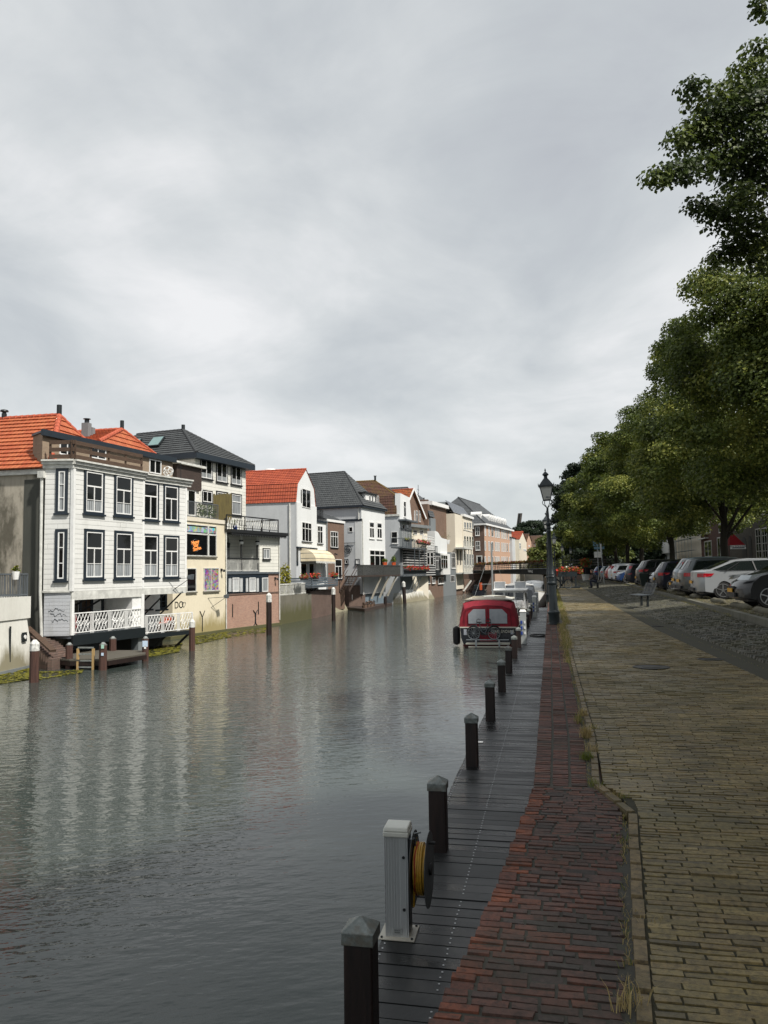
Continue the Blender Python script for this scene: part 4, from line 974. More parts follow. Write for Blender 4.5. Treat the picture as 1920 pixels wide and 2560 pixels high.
for x0,x1,y0,y1 in ((937,937,885,1050),(1272,1272,850,1015)): 
    mb=MB(); s=fb4.s_(T4,x0,950); mb.bar(fb4.pt(s,fb4.z(T4,x0,y0),.03),fb4.pt(s,fb4.z(T4,x0,y1),.03),.05); obj('wall_anchor',mb,M['iron'],parent=B4)
mb=MB(); s=fb4.s_(T4,1233,1065); z=fb4.z(T4,1233,1065); mb.tube([fb4.pt(s-.28,z+.6,.03),fb4.pt(s-.06,z+.4,.03),fb4.pt(s,z,.03),fb4.pt(s-.06,z-.4,.03),fb4.pt(s-.28,z-.6,.03)],.035,6); mb.tube([fb4.pt(s+.28,z+.6,.03),fb4.pt(s+.06,z+.4,.03),fb4.pt(s+.01,z,.03),fb4.pt(s+.06,z-.4,.03),fb4.pt(s+.28,z-.6,.03)],.035,6); obj('wall_anchor',mb,M['iron'],parent=B4)
pipe(B4,'drainpipe',[fb4.pt(L4-.12,zrf-.2,.07),fb4.pt(L4-.1,WZ+.4,.07)],.05,'offw'); spot(fb4,T4,1490,550,'black wall lamp on the pale brick corner beside the window band')
# concrete plinth along the water
mb=MB(); fbox(mb,fc,-.5,fc.L,WZ-1,WZ+.18,-.5,.22); fbox(mb,fb4,0,L4,WZ-1,WZ+.18,-.5,.2); tag(obj('quay_plinth',mb,M['conc']),'mossy low plinth at the foot of the cream and brick houses','wall')

a,z=fc.loc(*T4(258,895)); text('graffiti','DO',fc.pt(a-.12,z,.012),.62,frot(fc),M['iron'],parent=CR,ext=.004)
mb=MB(); mb.tube([fc.pt(a+.42+.20*math.sin(t)**3,z+.02+.20*(13*math.cos(t)-5*math.cos(2*t)-2*math.cos(3*t)-math.cos(4*t))/16,.012) for t in [k*math.pi/9 for k in range(18)]],.016,4,closed=True); obj('graffiti_heart',mb,M['iron'],parent=CR)
fg0=f0.shift(-.03); rs=random.Random(4)
for k in range(3):
    a,z=fg0.loc(*T3(470+k*15,478+k*45)); pts=[fg0.pt(a+(j/14-.5)*.75,z+rs.uniform(-.09,.09),.012) for j in range(15)]; mb=MB(); mb.tube(pts,.012,4); obj('graffiti',mb,M['greyp'],parent=W)
# ================================================================ left edge: terrace, red brick bit
ft=Fac(G(-60,1700,WZ),G(72,1669,WZ))
TW=house('terrace_wall','white plastered terrace wall with rusty streaks above the water at the left edge',ft.pt(2,WZ,-1),'wall')
z1=ft.z(T3,120,375); z2=ft.z(T3,120,560); z3=ft.z(T3,120,575); zg=ft.z(T3,120,960)
slab(TW,'terrace_slab',ft,0,ft.L-.05,z2,z1,-2.4,.06,'pl_whitew'); 
mb=MB(); mb.hexa([ft.pt(0,zg,.16),ft.pt(ft.L+.1,zg,.16),ft.pt(ft.L+.1,zg,-2.3),ft.pt(0,zg,-2.3),ft.pt(0,z2,0),ft.pt(ft.L-.25,z2,0),ft.pt(ft.L-.25,z2,-2.3),ft.pt(0,z2,-2.3)]); obj('wall',mb,M['pl_whitew'],parent=TW)
slab(TW,'footing',ft,0,ft.L+.15,WZ-1,zg,-2.3,.22,'pl_mid')
a,z=ft.loc(*T3(178,705)); mb=MB(); fbox(mb,ft,a-.17,a+.17,z-.2,z+.2,.10,.16); n=obj('square_vent',mb,M['iron'],parent=TW); mb=MB(); mb.tube([ft.pt(a,z,.1),ft.pt(a,z,.19)],.09,10); obj('vent_cap',mb,M['white'],parent=n)
mb=MB(); a,z=ft.loc(*T3(62,765)); fbox(mb,ft,a-.03,a+.03,z-.75,z+.75,.08,.14); obj('wall_anchor',mb,M['iron'],parent=TW)
mb=MB(); p=ft.pt(ft.L-.1,z1,-.1); rail(mb,[ft.pt(0,z1,-.1),p,ft.pt(ft.L-.1,z1,-2.2)],1.0,.13,.022,.05); obj('railing',mb,M['greyp'],parent=TW)
def pot(c,label,mat='white',r=.16,pm='leaf',group=None,h=.3,fl=None,pr=.28):
    t=thingL('plant_pot',label,'plant pot',c,group); mb=MB(); mb.lathe([(r*.7,0),(r,h),(r,h+.03)],(0,0,0),10); obj('pot',mb,M[mat],parent=t,smooth=True)
    mb=MB(); blob(mb,(0,0,h+pr*.8),(pr,pr,pr*1.1),60,.08,mi=[0,0,1] if fl else None); obj('leaves',mb,[M[pm]]+([M[fl]] if fl else []),parent=t,fix=False); return t
a,z=ft.loc(*T3(120,225)); pot(ft.pt(a,z-.02,.05),'white hanging pot with yellow and white flowers on the grey railing',h=.32,pr=.18,fl='leafy')
bf=Fac(ft.A+ft.n*-.8,ft.pt(ft.s_(T3,22,200),0,-.8)); BL=house('red_brick_house','edge of a red brick house with white stone bands at the left border',bf.pt(1,WZ,-2))
zz0=bf.z(T3,10,370); zz1=bf.loc(5,1290)[1]; body(BL,quadplan(bf,1.2,0,bf.L),z1-.01,bf.loc(5,1365)[1],'brick_r')
for va,vb in ((1310,1318),(1333,1341),(1357,1365)): slab(BL,'stone_band',bf,0,bf.L+.10,bf.loc(5,vb)[1],bf.loc(5,va)[1],-1.1,.12,'white')
# stair wall between terrace and house
mb=MB(); p0=PX(*T3(225,620),-23.2); p1=PX(*T3(440,815),-22.6); 
q0=RD(*T3(225,625),dep(ft.B)+.6); q1=RD(*T3(440,820),dep(G(130,1640,-1.9)))
for i in range(12):
    a=q0.lerp(q1,i/12); b=q0.lerp(q1,(i+1)/12); zt=a.z-.42; mb.box(min(a.x,b.x),max(a.x,b.x)+.02,a.y-.2,a.y+1.4,WZ-.5,zt)
st=obj('brick_stairs',mb,M['brick_w']); tag(st,'dark brick steps descending beside the white terrace wall to the dock','stairs')
mb=MB(); mb.bar(q0,q1,.28,.1); obj('handrail',mb,M['wood_b'],parent=st)
# ================================================================ floating dock and mooring posts
dkz=-2.07; P=[G(*T3(318,872),dkz),G(*T3(575,892),dkz),G(*T3(885,892),dkz),G(*T3(1205,842),dkz),G(*T3(1212,815),dkz),G(*T3(440,812),dkz),G(*T3(318,830),dkz)]
mb=MB(); mb.prism(P,dkz-.07,dkz); DK=tag(obj('dock_platform',mb,woodm('old_dock_planks',hx('3f3b34'),hx('5a554b'),.8,'x')),'low dark wooden dock platform in front of the boarded house','dock')
mb=MB()
for a,b in zip(P[:4],P[1:4]): mb.bar(Vector(a)+Vector((0,.06,-.17)),Vector(b)+Vector((0,.06,-.17)),.10,.19)
mb.bar(Vector(P[0])+Vector((.1,0,-.17)),Vector(P[6])+Vector((.1,0,-.17)),.1,.19); obj('edge_beams',mb,M['postk'],parent=DK)
def mpost(u,vt,vc,vb,w,label,capm='cap_w',group='tall mooring posts',body_='post',z=WZ,taper=1.0,name='mooring_post',lo=-.8,n=8):
    c=G(u,vb,z); d=dep(c); zt=CH+0; 
    r=ray(u,vt); k=d/F; zt=(EYE+r*k).z; zcp=(EYE+ray(u,vc)*k).z; w=w*d/F/2
    t=thingL(name,label,'mooring post',c,group); mb=MB(); mb.lathe([(w*taper,lo),(w,zcp-z-.0)],(0,0,0),n); obj('post',mb,M[body_],parent=t,smooth=True)
    mb=MB(); mb.lathe([(w*1.03,zcp-z-.01),(w*1.0,zt-z-.12*w/.15),(w*.35,zt-z),(0.01,zt-z+.005)],(0,0,0),n); obj('cap',mb,M[capm],parent=t,smooth=True); return t
mpost(85,1600,1627,1706,23,'thick brown mooring post with peeling white top at the left corner of the dock')
mpost(480,1548.5,1568,1627,15.5,'brown mooring post with white top right of the hanging balcony')
mpost(672.5,1482.5,1505,1588,14.5,'dark mooring post with white top in front of the pale brick house',body_='postk')
mpost(834,1468,1486,1553,10.5,'dark mooring post with white top before the sloping white buttress',body_='postk')
p=mpost(1012,1453,1467,1510,9,'dark leaning mooring post with white top by the flower balconies',body_='postk'); p.rotation_euler=(0,-.05,0)
for i,(x,yt,yb,w,l) in enumerate(((572,752,968,17,'brown round capped post at the dock front, left of the ladder'),(853,750,980,19,'brown round capped post with two stickers at the dock front, right of the ladder'),(935,700,818,17,'brown round capped post at the back of the dock'),(1205,700,905,16,'brown round capped post with white notice at the right end of the dock'))):
    u,v=T3(x,yb); t=mpost(u,T3(x,yt)[1],T3(x,yt+16)[1],v,w,l,'zinc','round posts of the dock',z=WZ if i!=2 else dkz,taper=1.12,name='dock_post')
    if i in (1,3):
        c=wl(t); d=dep(c)/F; dirc=-Vector((c.x,c.y,0)).normalized(); dirc=Vector((.45,-1,0)).normalized()
        for (yy,hh,ww,m) in (((783,32,.12,'sign_g'),(846,24,.1,'sign_b')) if i==1 else ((760,50,.24,'sign_b'),(790,24,.09,'white'))):
            zz=(EYE+ray(*T3(x,yy))*d).z-c.z; q=MB(); r_=w*d/2+.01; pc=dirc*r_; sd=Vector((-dirc.y,dirc.x,0)); 
            h_=hh/3.318*d/2; q.hexa([pc-sd*ww/2+Vector((0,0,zz-h_)),pc+sd*ww/2+Vector((0,0,zz-h_)),pc+sd*ww/2+dirc*.012+Vector((0,0,zz-h_)),pc-sd*ww/2+dirc*.012+Vector((0,0,zz-h_)),pc-sd*ww/2+Vector((0,0,zz+h_)),pc+sd*ww/2+Vector((0,0,zz+h_)),pc+sd*ww/2+dirc*.012+Vector((0,0,zz+h_)),pc-sd*ww/2+dirc*.012+Vector((0,0,zz+h_))]); obj('notice',q,M['white'] if m=='white' else plain(m,hx('9fc4b4') if m=='sign_g' else hx('b4c6d8'),.5),parent=t)
c=G(*T3(708,975),WZ); d=dep(c)/F; zt=(EYE+ray(*T3(708,802))*d).z; t=thingL('ladder','pale wooden ladder between two posts at the dock front','ladder',c); mb=MB()
mb.bar((-.37,0,-.3),(-.37,0,zt-WZ),.10,.07); obj('stile',mb,woodm('pale_wood_a',hx('a08355'),hx('b89a6a'),.7,'z'),parent=t); mb=MB(); mb.bar((.37,0,-.3),(.37,0,zt-WZ),.10,.07)
obj('stile',mb,woodm('pale_wood',hx('a08355'),hx('b89a6a'),.7,'z'),parent=t); mb=MB()
for k in range(4): mb.bar((-.37,0,.1+k*.28),(.37,0,.1+k*.28),.06)
obj('rungs',mb,M['zinc'],parent=t)
# duckweed and water plants at the far wall
pl=MB(); 
def pads(poly_pts,n,s):
    for i in range(n):
        a=random.choice(poly_pts); b=random.choice(poly_pts); c=random.choice(poly_pts); k,l=random.random(),random.random()
        if k+l>1:k,l=1-k,1-l
        p=Vector(a)*(1-k-l)+Vector(b)*k+Vector(c)*l; r=s*random.uniform(.4,1.3); m=6
        pl.add([(p.x+r*math.cos(t*1.05),p.y+r*math.sin(t*1.05)*random.uniform(.6,1),WZ+.012+random.uniform(0,.03)) for t in range(m)],[tuple(range(m))],random.choice((0,0,1)))
pads([G(*T3(x,y),WZ) for x,y in ((0,1010),(240,960),(0,1095),(230,1060))],500,.10)
pads([G(*T3(x,y),WZ) for x,y in ((320,1000),(680,985),(660,1005),(330,1060))],220,.09)
pads([G(*T3(x,y),WZ) for x,y in ((1235,800),(1500,760),(1240,870),(1470,830))],600,.11)
pads([G(*T4(x,y),WZ) for x,y in ((460,1310),(850,1250),(480,1400),(800,1330))],500,.11)
pads([G(*T4(x,y),WZ) for x,y in ((850,1250),(1370,1190),(1350,1250),(860,1320))],350,.11)
o=obj('water_plants',pl,[leafm('water_plant_leaves',hx('5c5a1c'),hx('8f8a34'),.7),leafm('water_plant_leaves_dark',hx('34381a'),hx('5a5a26'),.7)],fix=False); tag(o,'yellow green water plants floating along the far quay wall','water plants',kind='stuff')
# ================================================================ garden wall and fence between the brick house and the gambrel house
w0=G(699,1562,WZ); w1=G(779,1547,WZ); w2=G(829,1535.5,WZ); w3=G(871,1525,WZ)
fg=Fac(w0+Vector((0,.05,0)),w1); GW=house('quay_garden_wall','stained concrete quay wall under a white garden fence',fg.pt(3,WZ,-1),'wall'); zg=fg.z(T5,800,1800)
slab(GW,'wall',fg,0,fg.L,WZ-1,zg,-9,0,'conc'); mb=MB(); rail(mb,[fg.pt(.2,zg,-.2),fg.pt(fg.s_(T5,985,1720),zg,-.2)],fg.z(T5,800,1658)-zg,.14,.03,.07); obj('white_fence',mb,M['offw'],parent=GW)
fg2=Fac(w1,w2); GW2=house('quay_brick_wall','dark brown brick quay wall below the slatted grey balcony',fg2.pt(2,WZ,-1),'wall'); zg2=fg2.z(T5,1150,1740); slab(GW2,'wall',fg2,.02,fg2.L,WZ-1,zg2,-6,-.02,'brick_w')
fg3=Fac(w2,w3); mb=MB(); zt=fg3.z(T5,1380,1700); mb.hexa([fg3.pt(0,WZ-1,.0),fg3.pt(fg3.L+.4,WZ-1,.5),fg3.pt(fg3.L+.4,WZ-1,-5),fg3.pt(0,WZ-1,-5),fg3.pt(.2,zt,-1.5),fg3.pt(fg3.L-.2,zt,-1.5),fg3.pt(fg3.L-.2,zt,-5),fg3.pt(.2,zt,-5)]); tag(obj('buttress',mb,M['pl_whitew']),'sloping white plastered buttress with brown stains at the water','wall')
for i,(x,y,r,l) in enumerate(((665,1560,.9,'leafy shrub rising behind the left end of the white fence'),(760,1625,.55,'low yellow green shrub behind the white fence'),(860,1600,.7,'shrub behind the right end of the white fence'))):
    a,z=fg.loc(*T5(x,y)); t=thingL('shrub',l,'shrub',fg.pt(a,zg,-1.2)); mb=MB(); blob(mb,(0,0,z-zg),(r*.8,r*.8,max(.5,z-zg+.2)),420,.13); obj('foliage',mb,M['leafy' if i!=1 else 'leafy'],parent=t,fix=False); mb=MB(); mb.tube([(0,0,0),(.05,0,z-zg)],.04,5); obj('stem',mb,M['wood_b'],parent=t)
# slatted grey balcony
bf=Fac(w1+Vector((0,-1,0)),w2+Vector((.2,.6,0))).shift(.4); a0,a1=bf.s_(T5,1035,1650),bf.s_(T5,1370,1640); z0=bf.z(T5,1200,1700); z1=bf.z(T5,1200,1570)
BY=house('slatted_balcony','grey slatted wooden balcony over the brick quay wall',bf.pt(a0,z0,-1),'balcony'); slab(BY,'deck',bf,a0,a1,z0,z0+.12,-2.6,0,'greyp')
mb=MB()
for k in range(4): h=z0+.15+k*(z1-z0-.1)/4; fbox(mb,bf,a0,a1,h,h+(z1-z0)*.15,0,.04); fbox(mb,Fac(bf.pt(a0,0,-2.4),bf.pt(a0,0,0)),0,2.4,h,h+(z1-z0)*.15,-.02,.02)
for s in (a0+.1,(a0+a1)/2,a1-.1): fbox(mb,bf,s-.06,s+.06,z0,z1,-.08,0)
obj('slats',mb,plain('blue_grey_wood',hx('59636b'),.6),parent=BY)
for s in (a0+.5,a0+2,a1-.8):
    mb=MB(); mb.bar(bf.pt(s,z0-1.3,-1.4),bf.pt(s+.5,z0,-.3),.12); obj('strut',mb,M['wood_d'],parent=BY)
# ================================================================ gambrel house
c5=PX(741,1450,-22.7); e5=RD(790,1450,dep(c5)*1.078); f5=Fac(c5,e5)
ez=f5.z(T5,838,600); rz=f5.z(T5,958,182); bz=f5.z(T5,868,370)
H5=house('gambrel_house','pale rendered house with a red gambrel roof and a cream awning',f5.pt(2,WZ,-6)); dp5=16
body(H5,quadplan(f5,dp5),-2.2,ez,'pl_lgrey')  # body greyer than the front: side wall shade put into the render colour
mid=f5.L/2; brk=((bz-ez)/(rz-ez),.16); gable(H5,f5,dp5,ez,rz,'tile_r','ridge_o','pl_white',brk=brk)
slab(H5,'front_render',f5,-.02,f5.L+.02,f5.z(T5,960,1185),ez,0,.12,'pl_white')
slab(H5,'floor_beam',f5,0,f5.L+.1,f5.z(T5,960,1205),f5.z(T5,960,1185),-.02,.16,'trim'); slab(H5,'corner_panel',f5,.02,.42,f5.z(T5,860,1420),f5.z(T5,860,1200),.0,.05,'trim')
window(H5,f5.shift(.12),T5,(905,432,1015,672),lay='G21',fr='white',sill=None); window(H5,f5.shift(.12),T5,(903,862,1028,1110),lay='X3',fr='white',sill='trim')
for x0,x1 in ((885,965),(995,1060),(1100,1160)): window(H5,f5,T5,(x0,1390,x1,1570),lay='G11',fr='white',sill=None,name='garden_door')
pipe(H5,'drainpipe',[f5.pt(-.06,ez-.1,-.6),f5.pt(-.06,ez-2.6,-.6),f5.pt(-.06,-2,-.6)],.07,'offw')
chimney(H5,f5.pt(mid,rz-.15,-dp5+4.5)if 0 else f5.pt(mid,rz-.2,-10.6),.75,.95)
# awning
a0,a1=f5.s_(T5,885,1300),f5.s_(T5,1240,1380); zt=f5.z(T5,1000,1207); zb=f5.z(T5,1000,1382); a1=min(a1,f5.L+2.1)
AW=thing('awning','cream dome awning with dark ribs and scalloped edge over the garden doors','awning',f5.pt(a0,zt,0)); mb=MB(); rings=[]; steps=7
for k in range(steps+1):
    t=k/steps*math.pi/2; o=1.5*math.sin(t)+.02; z=zb+.1+(zt-zb-.1)*math.cos(t); w_=(a1-a0); ins=.55*math.sin(t)*0
    rings.append([f5.pt(a0+(1-math.sin(t))*.0,zb+.05 if 0 else z,o*.02),f5.pt(a0+.05,z,o),f5.pt(a1-.4+.0*k,z,o),f5.pt(a1,z,o*.02)])
vs=[p for r in rings for p in r]; fs=[]
for k in range(steps):
    for j in range(3): fs.append((k*4+j,k*4+j+1,k*4+4+j+1,k*4+4+j))
mb.add(vs,fs); obj('canopy',mb,plaster('cream_canvas',hx('d9ccb0'),hx('b09a68'),.5,sc=.8),parent=AW,fix=False,origin=wl(AW)); 
mb=MB(); 
for k in (2,4,6): mb.tube([rings[k][0],rings[k][1],rings[k][2],rings[k][3]],.022,5)
obj('ribs',mb,M['greyp'],parent=AW,origin=wl(AW)); mb=MB(); n=12
for i in range(n):
    p=rings[-1][1].lerp(rings[-1][2],i/n); q=rings[-1][1].lerp(rings[-1][2],(i+1)/n); mb.add([p,q,q-Vector((0,0,.12)),(p+q)/2-Vector((0,0,.22)),p-Vector((0,0,.12))],[(0,1,2,3,4)])
obj('scalloped_edge',mb,M['offw'],parent=AW,fix=False,origin=wl(AW))
# white annex + small brick house
f6=Fac(f5.pt(f5.L,0,0),RD(861,1460,dep(G(871,1525,WZ))*.985)); s1=f6.s_(T5,1222,1100)
AN=house('white_annex','narrow white annex with a railed flat roof between the gambrel house and the brick house',f6.pt(1,WZ,-2)); za=f6.z(T5,1150,860)
body(AN,[f6.pt(.02,0,-.02),f6.pt(s1,0,-.02),f6.pt(s1,0,-7),f6.pt(.02,0,-7)],-2.3,za,'pl_white'); slab(AN,'cornice',f6,0,s1,za-.02,za+.15,-.3,.12,'trim')
window(AN,f6,T5,(1105,905,1172,1135),lay='X2',fr='white',sill='trim'); window(AN,f6,T5,(1165,1395,1225,1590),lay='G11',fr='white',glass='curw',sill=None,name='garden_door')
mb=MB(); rail(mb,[f6.pt(0,za+.1,-2.2),f6.pt(0,za+.1,-.05),f6.pt(s1-.6,za+.1,-.05)],1.15,.10,.02,.04); obj('roof_railing',mb,M['dark'],parent=AN)
ventpipe(AN,f6.pt(.7,za,-.9),.26,3.6,'metal'); mb=MB(); 
BR=house('small_brick_house','small brown brick house with white windows and a grey slate roof',f6.pt((s1+f6.L)/2,WZ,-3)); zbk=f6.z(T5,1340,850)
body(BR,[f6.pt(s1+.02,0,.02),f6.pt(f6.L,0,.02),f6.pt(f6.L,0,-8),f6.pt(s1+.02,0,-8)],-2.3,zbk,'brick_r'); slab(BR,'cornice',f6,s1-.05,f6.L+.08,zbk-.1,zbk+.14,-.4,.14,'white')
mb=MB(); zr=f6.z(T5,1120,640); mb_e=(f6.pt(s1-.2,zbk+.1,.1),f6.pt(f6.L+.1,zbk+.1,.1)); roofplane(mb,mb_e[0],mb_e[1],f6.pt(s1-.6,zr+.3,-3.4),f6.pt(f6.L-.5,zr+.3,-3.4)); roofplane(mb,f6.pt(s1-.2,zbk+.1,-7),mb_e[0],f6.pt(s1-.6,zr+.3,-3.4),f6.pt(s1-.6,zr+.3,-3.4)); obj('roof',mb,M['slate'],parent=BR,fix=False)
window(BR,f6.shift(.02),T5,(1275,978,1370,1185),lay='X3',fr='white',sill='trim'); window(BR,f6.shift(.02),T5,(1332,1340,1420,1590),lay='T2',fr='white',sill='trim')
pipe(BR,'drainpipe',[f6.pt(s1,zbk,.08),f6.pt(s1,-1.5,.08)],.07,'metal'); spot(f6,T5,1330,1270,'dark floodlight high on the small brown brick house')
for x,y,l in ((930,1560,'red and white geraniums in a box at the left of the grey balcony'),(1070,1550,'red geraniums in a box at the middle of the grey balcony'),(1320,1535,'red geraniums in a box at the right end of the grey balcony')):
    p=bf.loc(*T5(x,y)); flowerbox('flower_box',l,(bf.pt(p[0]-.75,p[1],.05),bf.pt(p[0]+.75,p[1],.05)),(.3,.25,.26),150,box='dark',group='geranium boxes on the slatted balcony',pets=('petr','petp' if x<1000 else 'petr'),s=.10)
# ================================================================ large grey house with dark hip roof
c7=G(911.5,1521,WZ); c7=Vector((c7.x-.3,c7.y+.2,0)); e7=RD(964.5,1500,dep(c7)*1.075); f7=Fac(c7,e7); ez7=f7.z(T6,450,640)
H7=house('grey_rendered_house','large pale grey rendered house with dark grey hip roof and white dormer',f7.pt(3,WZ,-5)); D7=17
P7=quadplan(f7,D7); body(H7,P7,WZ+1.6,ez7,'pl_lgrey'); slab(H7,'front_render',f7,-.02,f7.L+.02,f7.z(T6,450,1480),ez7-.02,0,.03,'pl_white')  # grey body behind a whiter front: the side's shade is in the colour
body(H7,quadplan(f7,6,0,None,-.3),WZ-1,f7.z(T6,450,1640),'pl_blue','boarded_base')
zrr=f7.loc(*T6(80,212))[1]+1.2
rf,r0,r1,*_=hiproof(H7,P7,ez7,zrr+.6,3.6,4,'tile_k','ridge_k',.3); slab(H7,'eaves_board',f7,-.3,f7.L+.3,ez7-.2,ez7+.05,-D7,.3,'trim')
slab(H7,'string_course',f7,0-.06,.0,f7.z(T6,280,830),f7.z(T6,280,800),-D7,.1,'trim')
# dormer
a0,a1=f7.s_(T6,355,540),f7.s_(T6,512,540); z0,z1=f7.z(T6,430,610),f7.z(T6,430,440); dm=f7.shift(-.35)
slab(rf,'dormer',dm,a0,a1,z0-.2,z1,-2.6,0,'white'); slab(rf,'dormer_roof',dm,a0-.5,a1+.1,z1,z1+.15,-3,.2,'dark'); 
for x0,x1 in ((360,385),(400,425),(442,468),(480,503)): window(rf,dm,T6,(x0,462,x1,600),lay='G11',fr='white',sill=None,fw=.05)
ventpipe(rf,r0+Vector((-.6,1.2,-.5)),.45,1.7,'white')
for r in ((366,838,438,1085),(476,850,550,1090)): window(H7,f7.shift(.03),T6,r,lay='T2',fr='white',sill='white',fw=.14)
window(H7,f7.shift(.03),T6,(370,1250,590,1500),lay='X3',fr='white',sill=None,fw=.12,name='terrace_door')
s7=Fac(Vector((c7.x-14,c7.y,0)),Vector((c7.x,c7.y,0))); s7=Fac(f7.pt(0,0,-14),f7.pt(0,0,0))
for r in ((70,915,130,990),(8,1385,65,1460),(168,1382,230,1462)): window(H7,s7,T6,r,'trim' if r[0]<20 or r[0]>100 else None,.07,'G11',fr='white',sill=None)
pipe(H7,'drainpipe',[s7.pt(13.7,ez7-.2,.08),s7.pt(13.7,f7.z(T6,280,810),.08)],.07,'offw'); pipe(H7,'drainpipe',[f7.pt(.1,f7.z(T6,290,800),.1),f7.pt(.15,-1,.1)],.07,'offw')
slab(H7,'white_corner',s7,13.2,14.02,f7.z(T6,290,1480),f7.z(T6,280,835),-.1,.03,'pl_white')
mb=MB(); a,z=s7.loc(*T6(60,1245)); mb.bar(s7.pt(a-.8,z+.75,.1),s7.pt(a+.9,z+.75,.1),.06); mb.tube([s7.pt(a+.45*math.cos(k*.449),z+.45*math.sin(k*.449),.1) for k in range(14)],.035,5,closed=True); mb.tube([s7.pt(a+.25*math.cos(k*.628),z+.25*math.sin(k*.628),.1) for k in range(10)],.03,5,closed=True); mb.bar(s7.pt(a-.4,z,.1),s7.pt(a+.4,z,.1),.04); mb.bar(s7.pt(a,z+.45,.1),s7.pt(a,z+.75,.1),.03)
tag(obj('hanging_sign',mb,M['iron']),'round wrought iron sign hanging on a bracket at the grey house side wall','sign')
# its balcony with props
bz0=f7.z(T6,500,1635); bz1=f7.z(T6,500,1485); bl=f7.shift(1.5); a0,a1=bl.s_(T6,200,1560),bl.s_(T6,820,1540)
B7=house('dark_balcony','dark timber balcony with stairs carried on pale raking props over the water',bl.pt(a0,bz0,-.7),'balcony'); slab(B7,'deck',bl,a0,a1,bz0,bz0+.16,-1.5,0,'wood_d')
mb=MB(); n=26; half=a0+(a1-a0)*.58
for i in range(n): s=a0+(half-a0)*i/n; fbox(mb,bl,s,s+.16,bz0+.16,bz1,-.05,0)
fbox(mb,bl,half,a1,bz0+.16,bz1,-.05,-.01); fbox(mb,bl,a0,a1,bz1,bz1+.09,-.09,.04); obj('fence',mb,plain('weathered_dark_boards',hx('3c3d3b'),.7,0,.4,4),parent=B7)
mb=MB()
for j in range(7):
    s=a0-.3*j; mb.bar(bl.pt(s,bz0-.22*j,-1.2),bl.pt(s,bz0-.22*j,-.1),.28,.05)
for o in (-1.2,-.1): mb.bar(bl.pt(a0,bz0,o),bl.pt(a0-2.1,bz0-1.5,o),.07,.2); mb.bar(bl.pt(a0,bz1,o),bl.pt(a0-2.1,bz1-1.5,o),.06); mb.bar(bl.pt(a0,bz1-.5,o),bl.pt(a0-2.1,bz1-2,o),.05); mb.bar(bl.pt(a0-2.1,bz0-1.5,o),bl.pt(a0-2.1,bz1-1.5,o),.07)
obj('stairs',mb,M['wood_d'],parent=B7)
for x0,x1,y0,y1 in ((560,425,1660,1960),(670,540,1660,1945),(780,655,1660,1920)):
    p=bl.loc(*T6(x0,y0)); q=f7.shift(.3).loc(*T6(x1,y1)); mb=MB(); mb.bar(bl.pt(p[0],bz0,-.15),f7.pt(q[0],q[1],.1),.17); obj('prop',mb,M['pl_beige'],parent=B7)
for x,l in ((608,'rounded green plants in orange pots on the dark balcony rail'),(735,'tall spiky plants in orange pots on the dark balcony rail')):
    p=bl.loc(*T6(x,1470)); t=thingL('potted_plants',l,'plant pot',bl.pt(p[0],bz1+.09,-.1),'orange pots on the balcony rail'); 
    for dx in (-.3,0,.3):
        mb=MB(); mb.lathe([(.12,0),(.17,.32),(.18,.34)],tuple(bl.d*dx),9); q=obj('pot',mb,M['orange'],parent=t,smooth=True); mb=MB(); blob(mb,tuple(bl.d*dx+Vector((0,0,.55 if x<700 else .7))),(.25,.25,.25 if x<700 else .45),60,.1); obj('leaves',mb,M['leaf'],parent=q,fix=False)
# brick landing and small raft in front
L0=G(873,1523,WZ); L1=G(911,1520,WZ); mb=MB(); fl=Fac(L0,L1); zl=fl.z(T6,200,1765); fbox(mb,fl,0,fl.L+.2,WZ-1,zl,-4,.0); ld=obj('brick_landing',mb,M['brick_w']); tag(ld,'dark brick landing block beside the blue grey boarded base','wall'); slab(ld,'white_plate',fl,.5,.62,zl-1.6,zl-1.0,.0,.03,'white')
R0=G(*T6(80,2125),WZ); R1=G(*T6(300,2150),WZ); R2=G(*T6(700,2055),WZ); mb=MB(); up=Vector((R2.y-R0.y,-(R2.x-R0.x),0)).normalized()
mb.prism([R0,R1,R2,R2-up*1.2,R0-up*1.6+Vector((0,1,0))],WZ-.1,WZ+.28); rt=tag(obj('raft',mb,M['wood_d']),'low dark timber raft moored below the dark balcony','raft')
for i in range(7): mb=MB(); c=R1.lerp(R2,.05+i*.055)+Vector((-.5,.9,WZ*0+.45)); mb.lathe([(.14,0),(.18,.3)],(c.x,c.y,WZ+.28),8); blob(mb,(c.x,c.y,WZ+.75),(.2,.2,.2),25,.1); tag(obj('flower_pot',mb,M['brick_r'] if i%2 else M['wood_b'],origin=(c.x,c.y,WZ+.28)),'reddish plant pot crowded with others on the corner of the low raft','plant pot','plant pots on the raft')
mb=MB(); c=R1.lerp(R2,.72); mb.tube([(c.x,c.y,-4),(c.x,c.y,WZ+1.2)],.16,8); tag(obj('mooring_pile',mb,M['postk'],smooth=True),'short black pile standing in the water at the raft end','post')
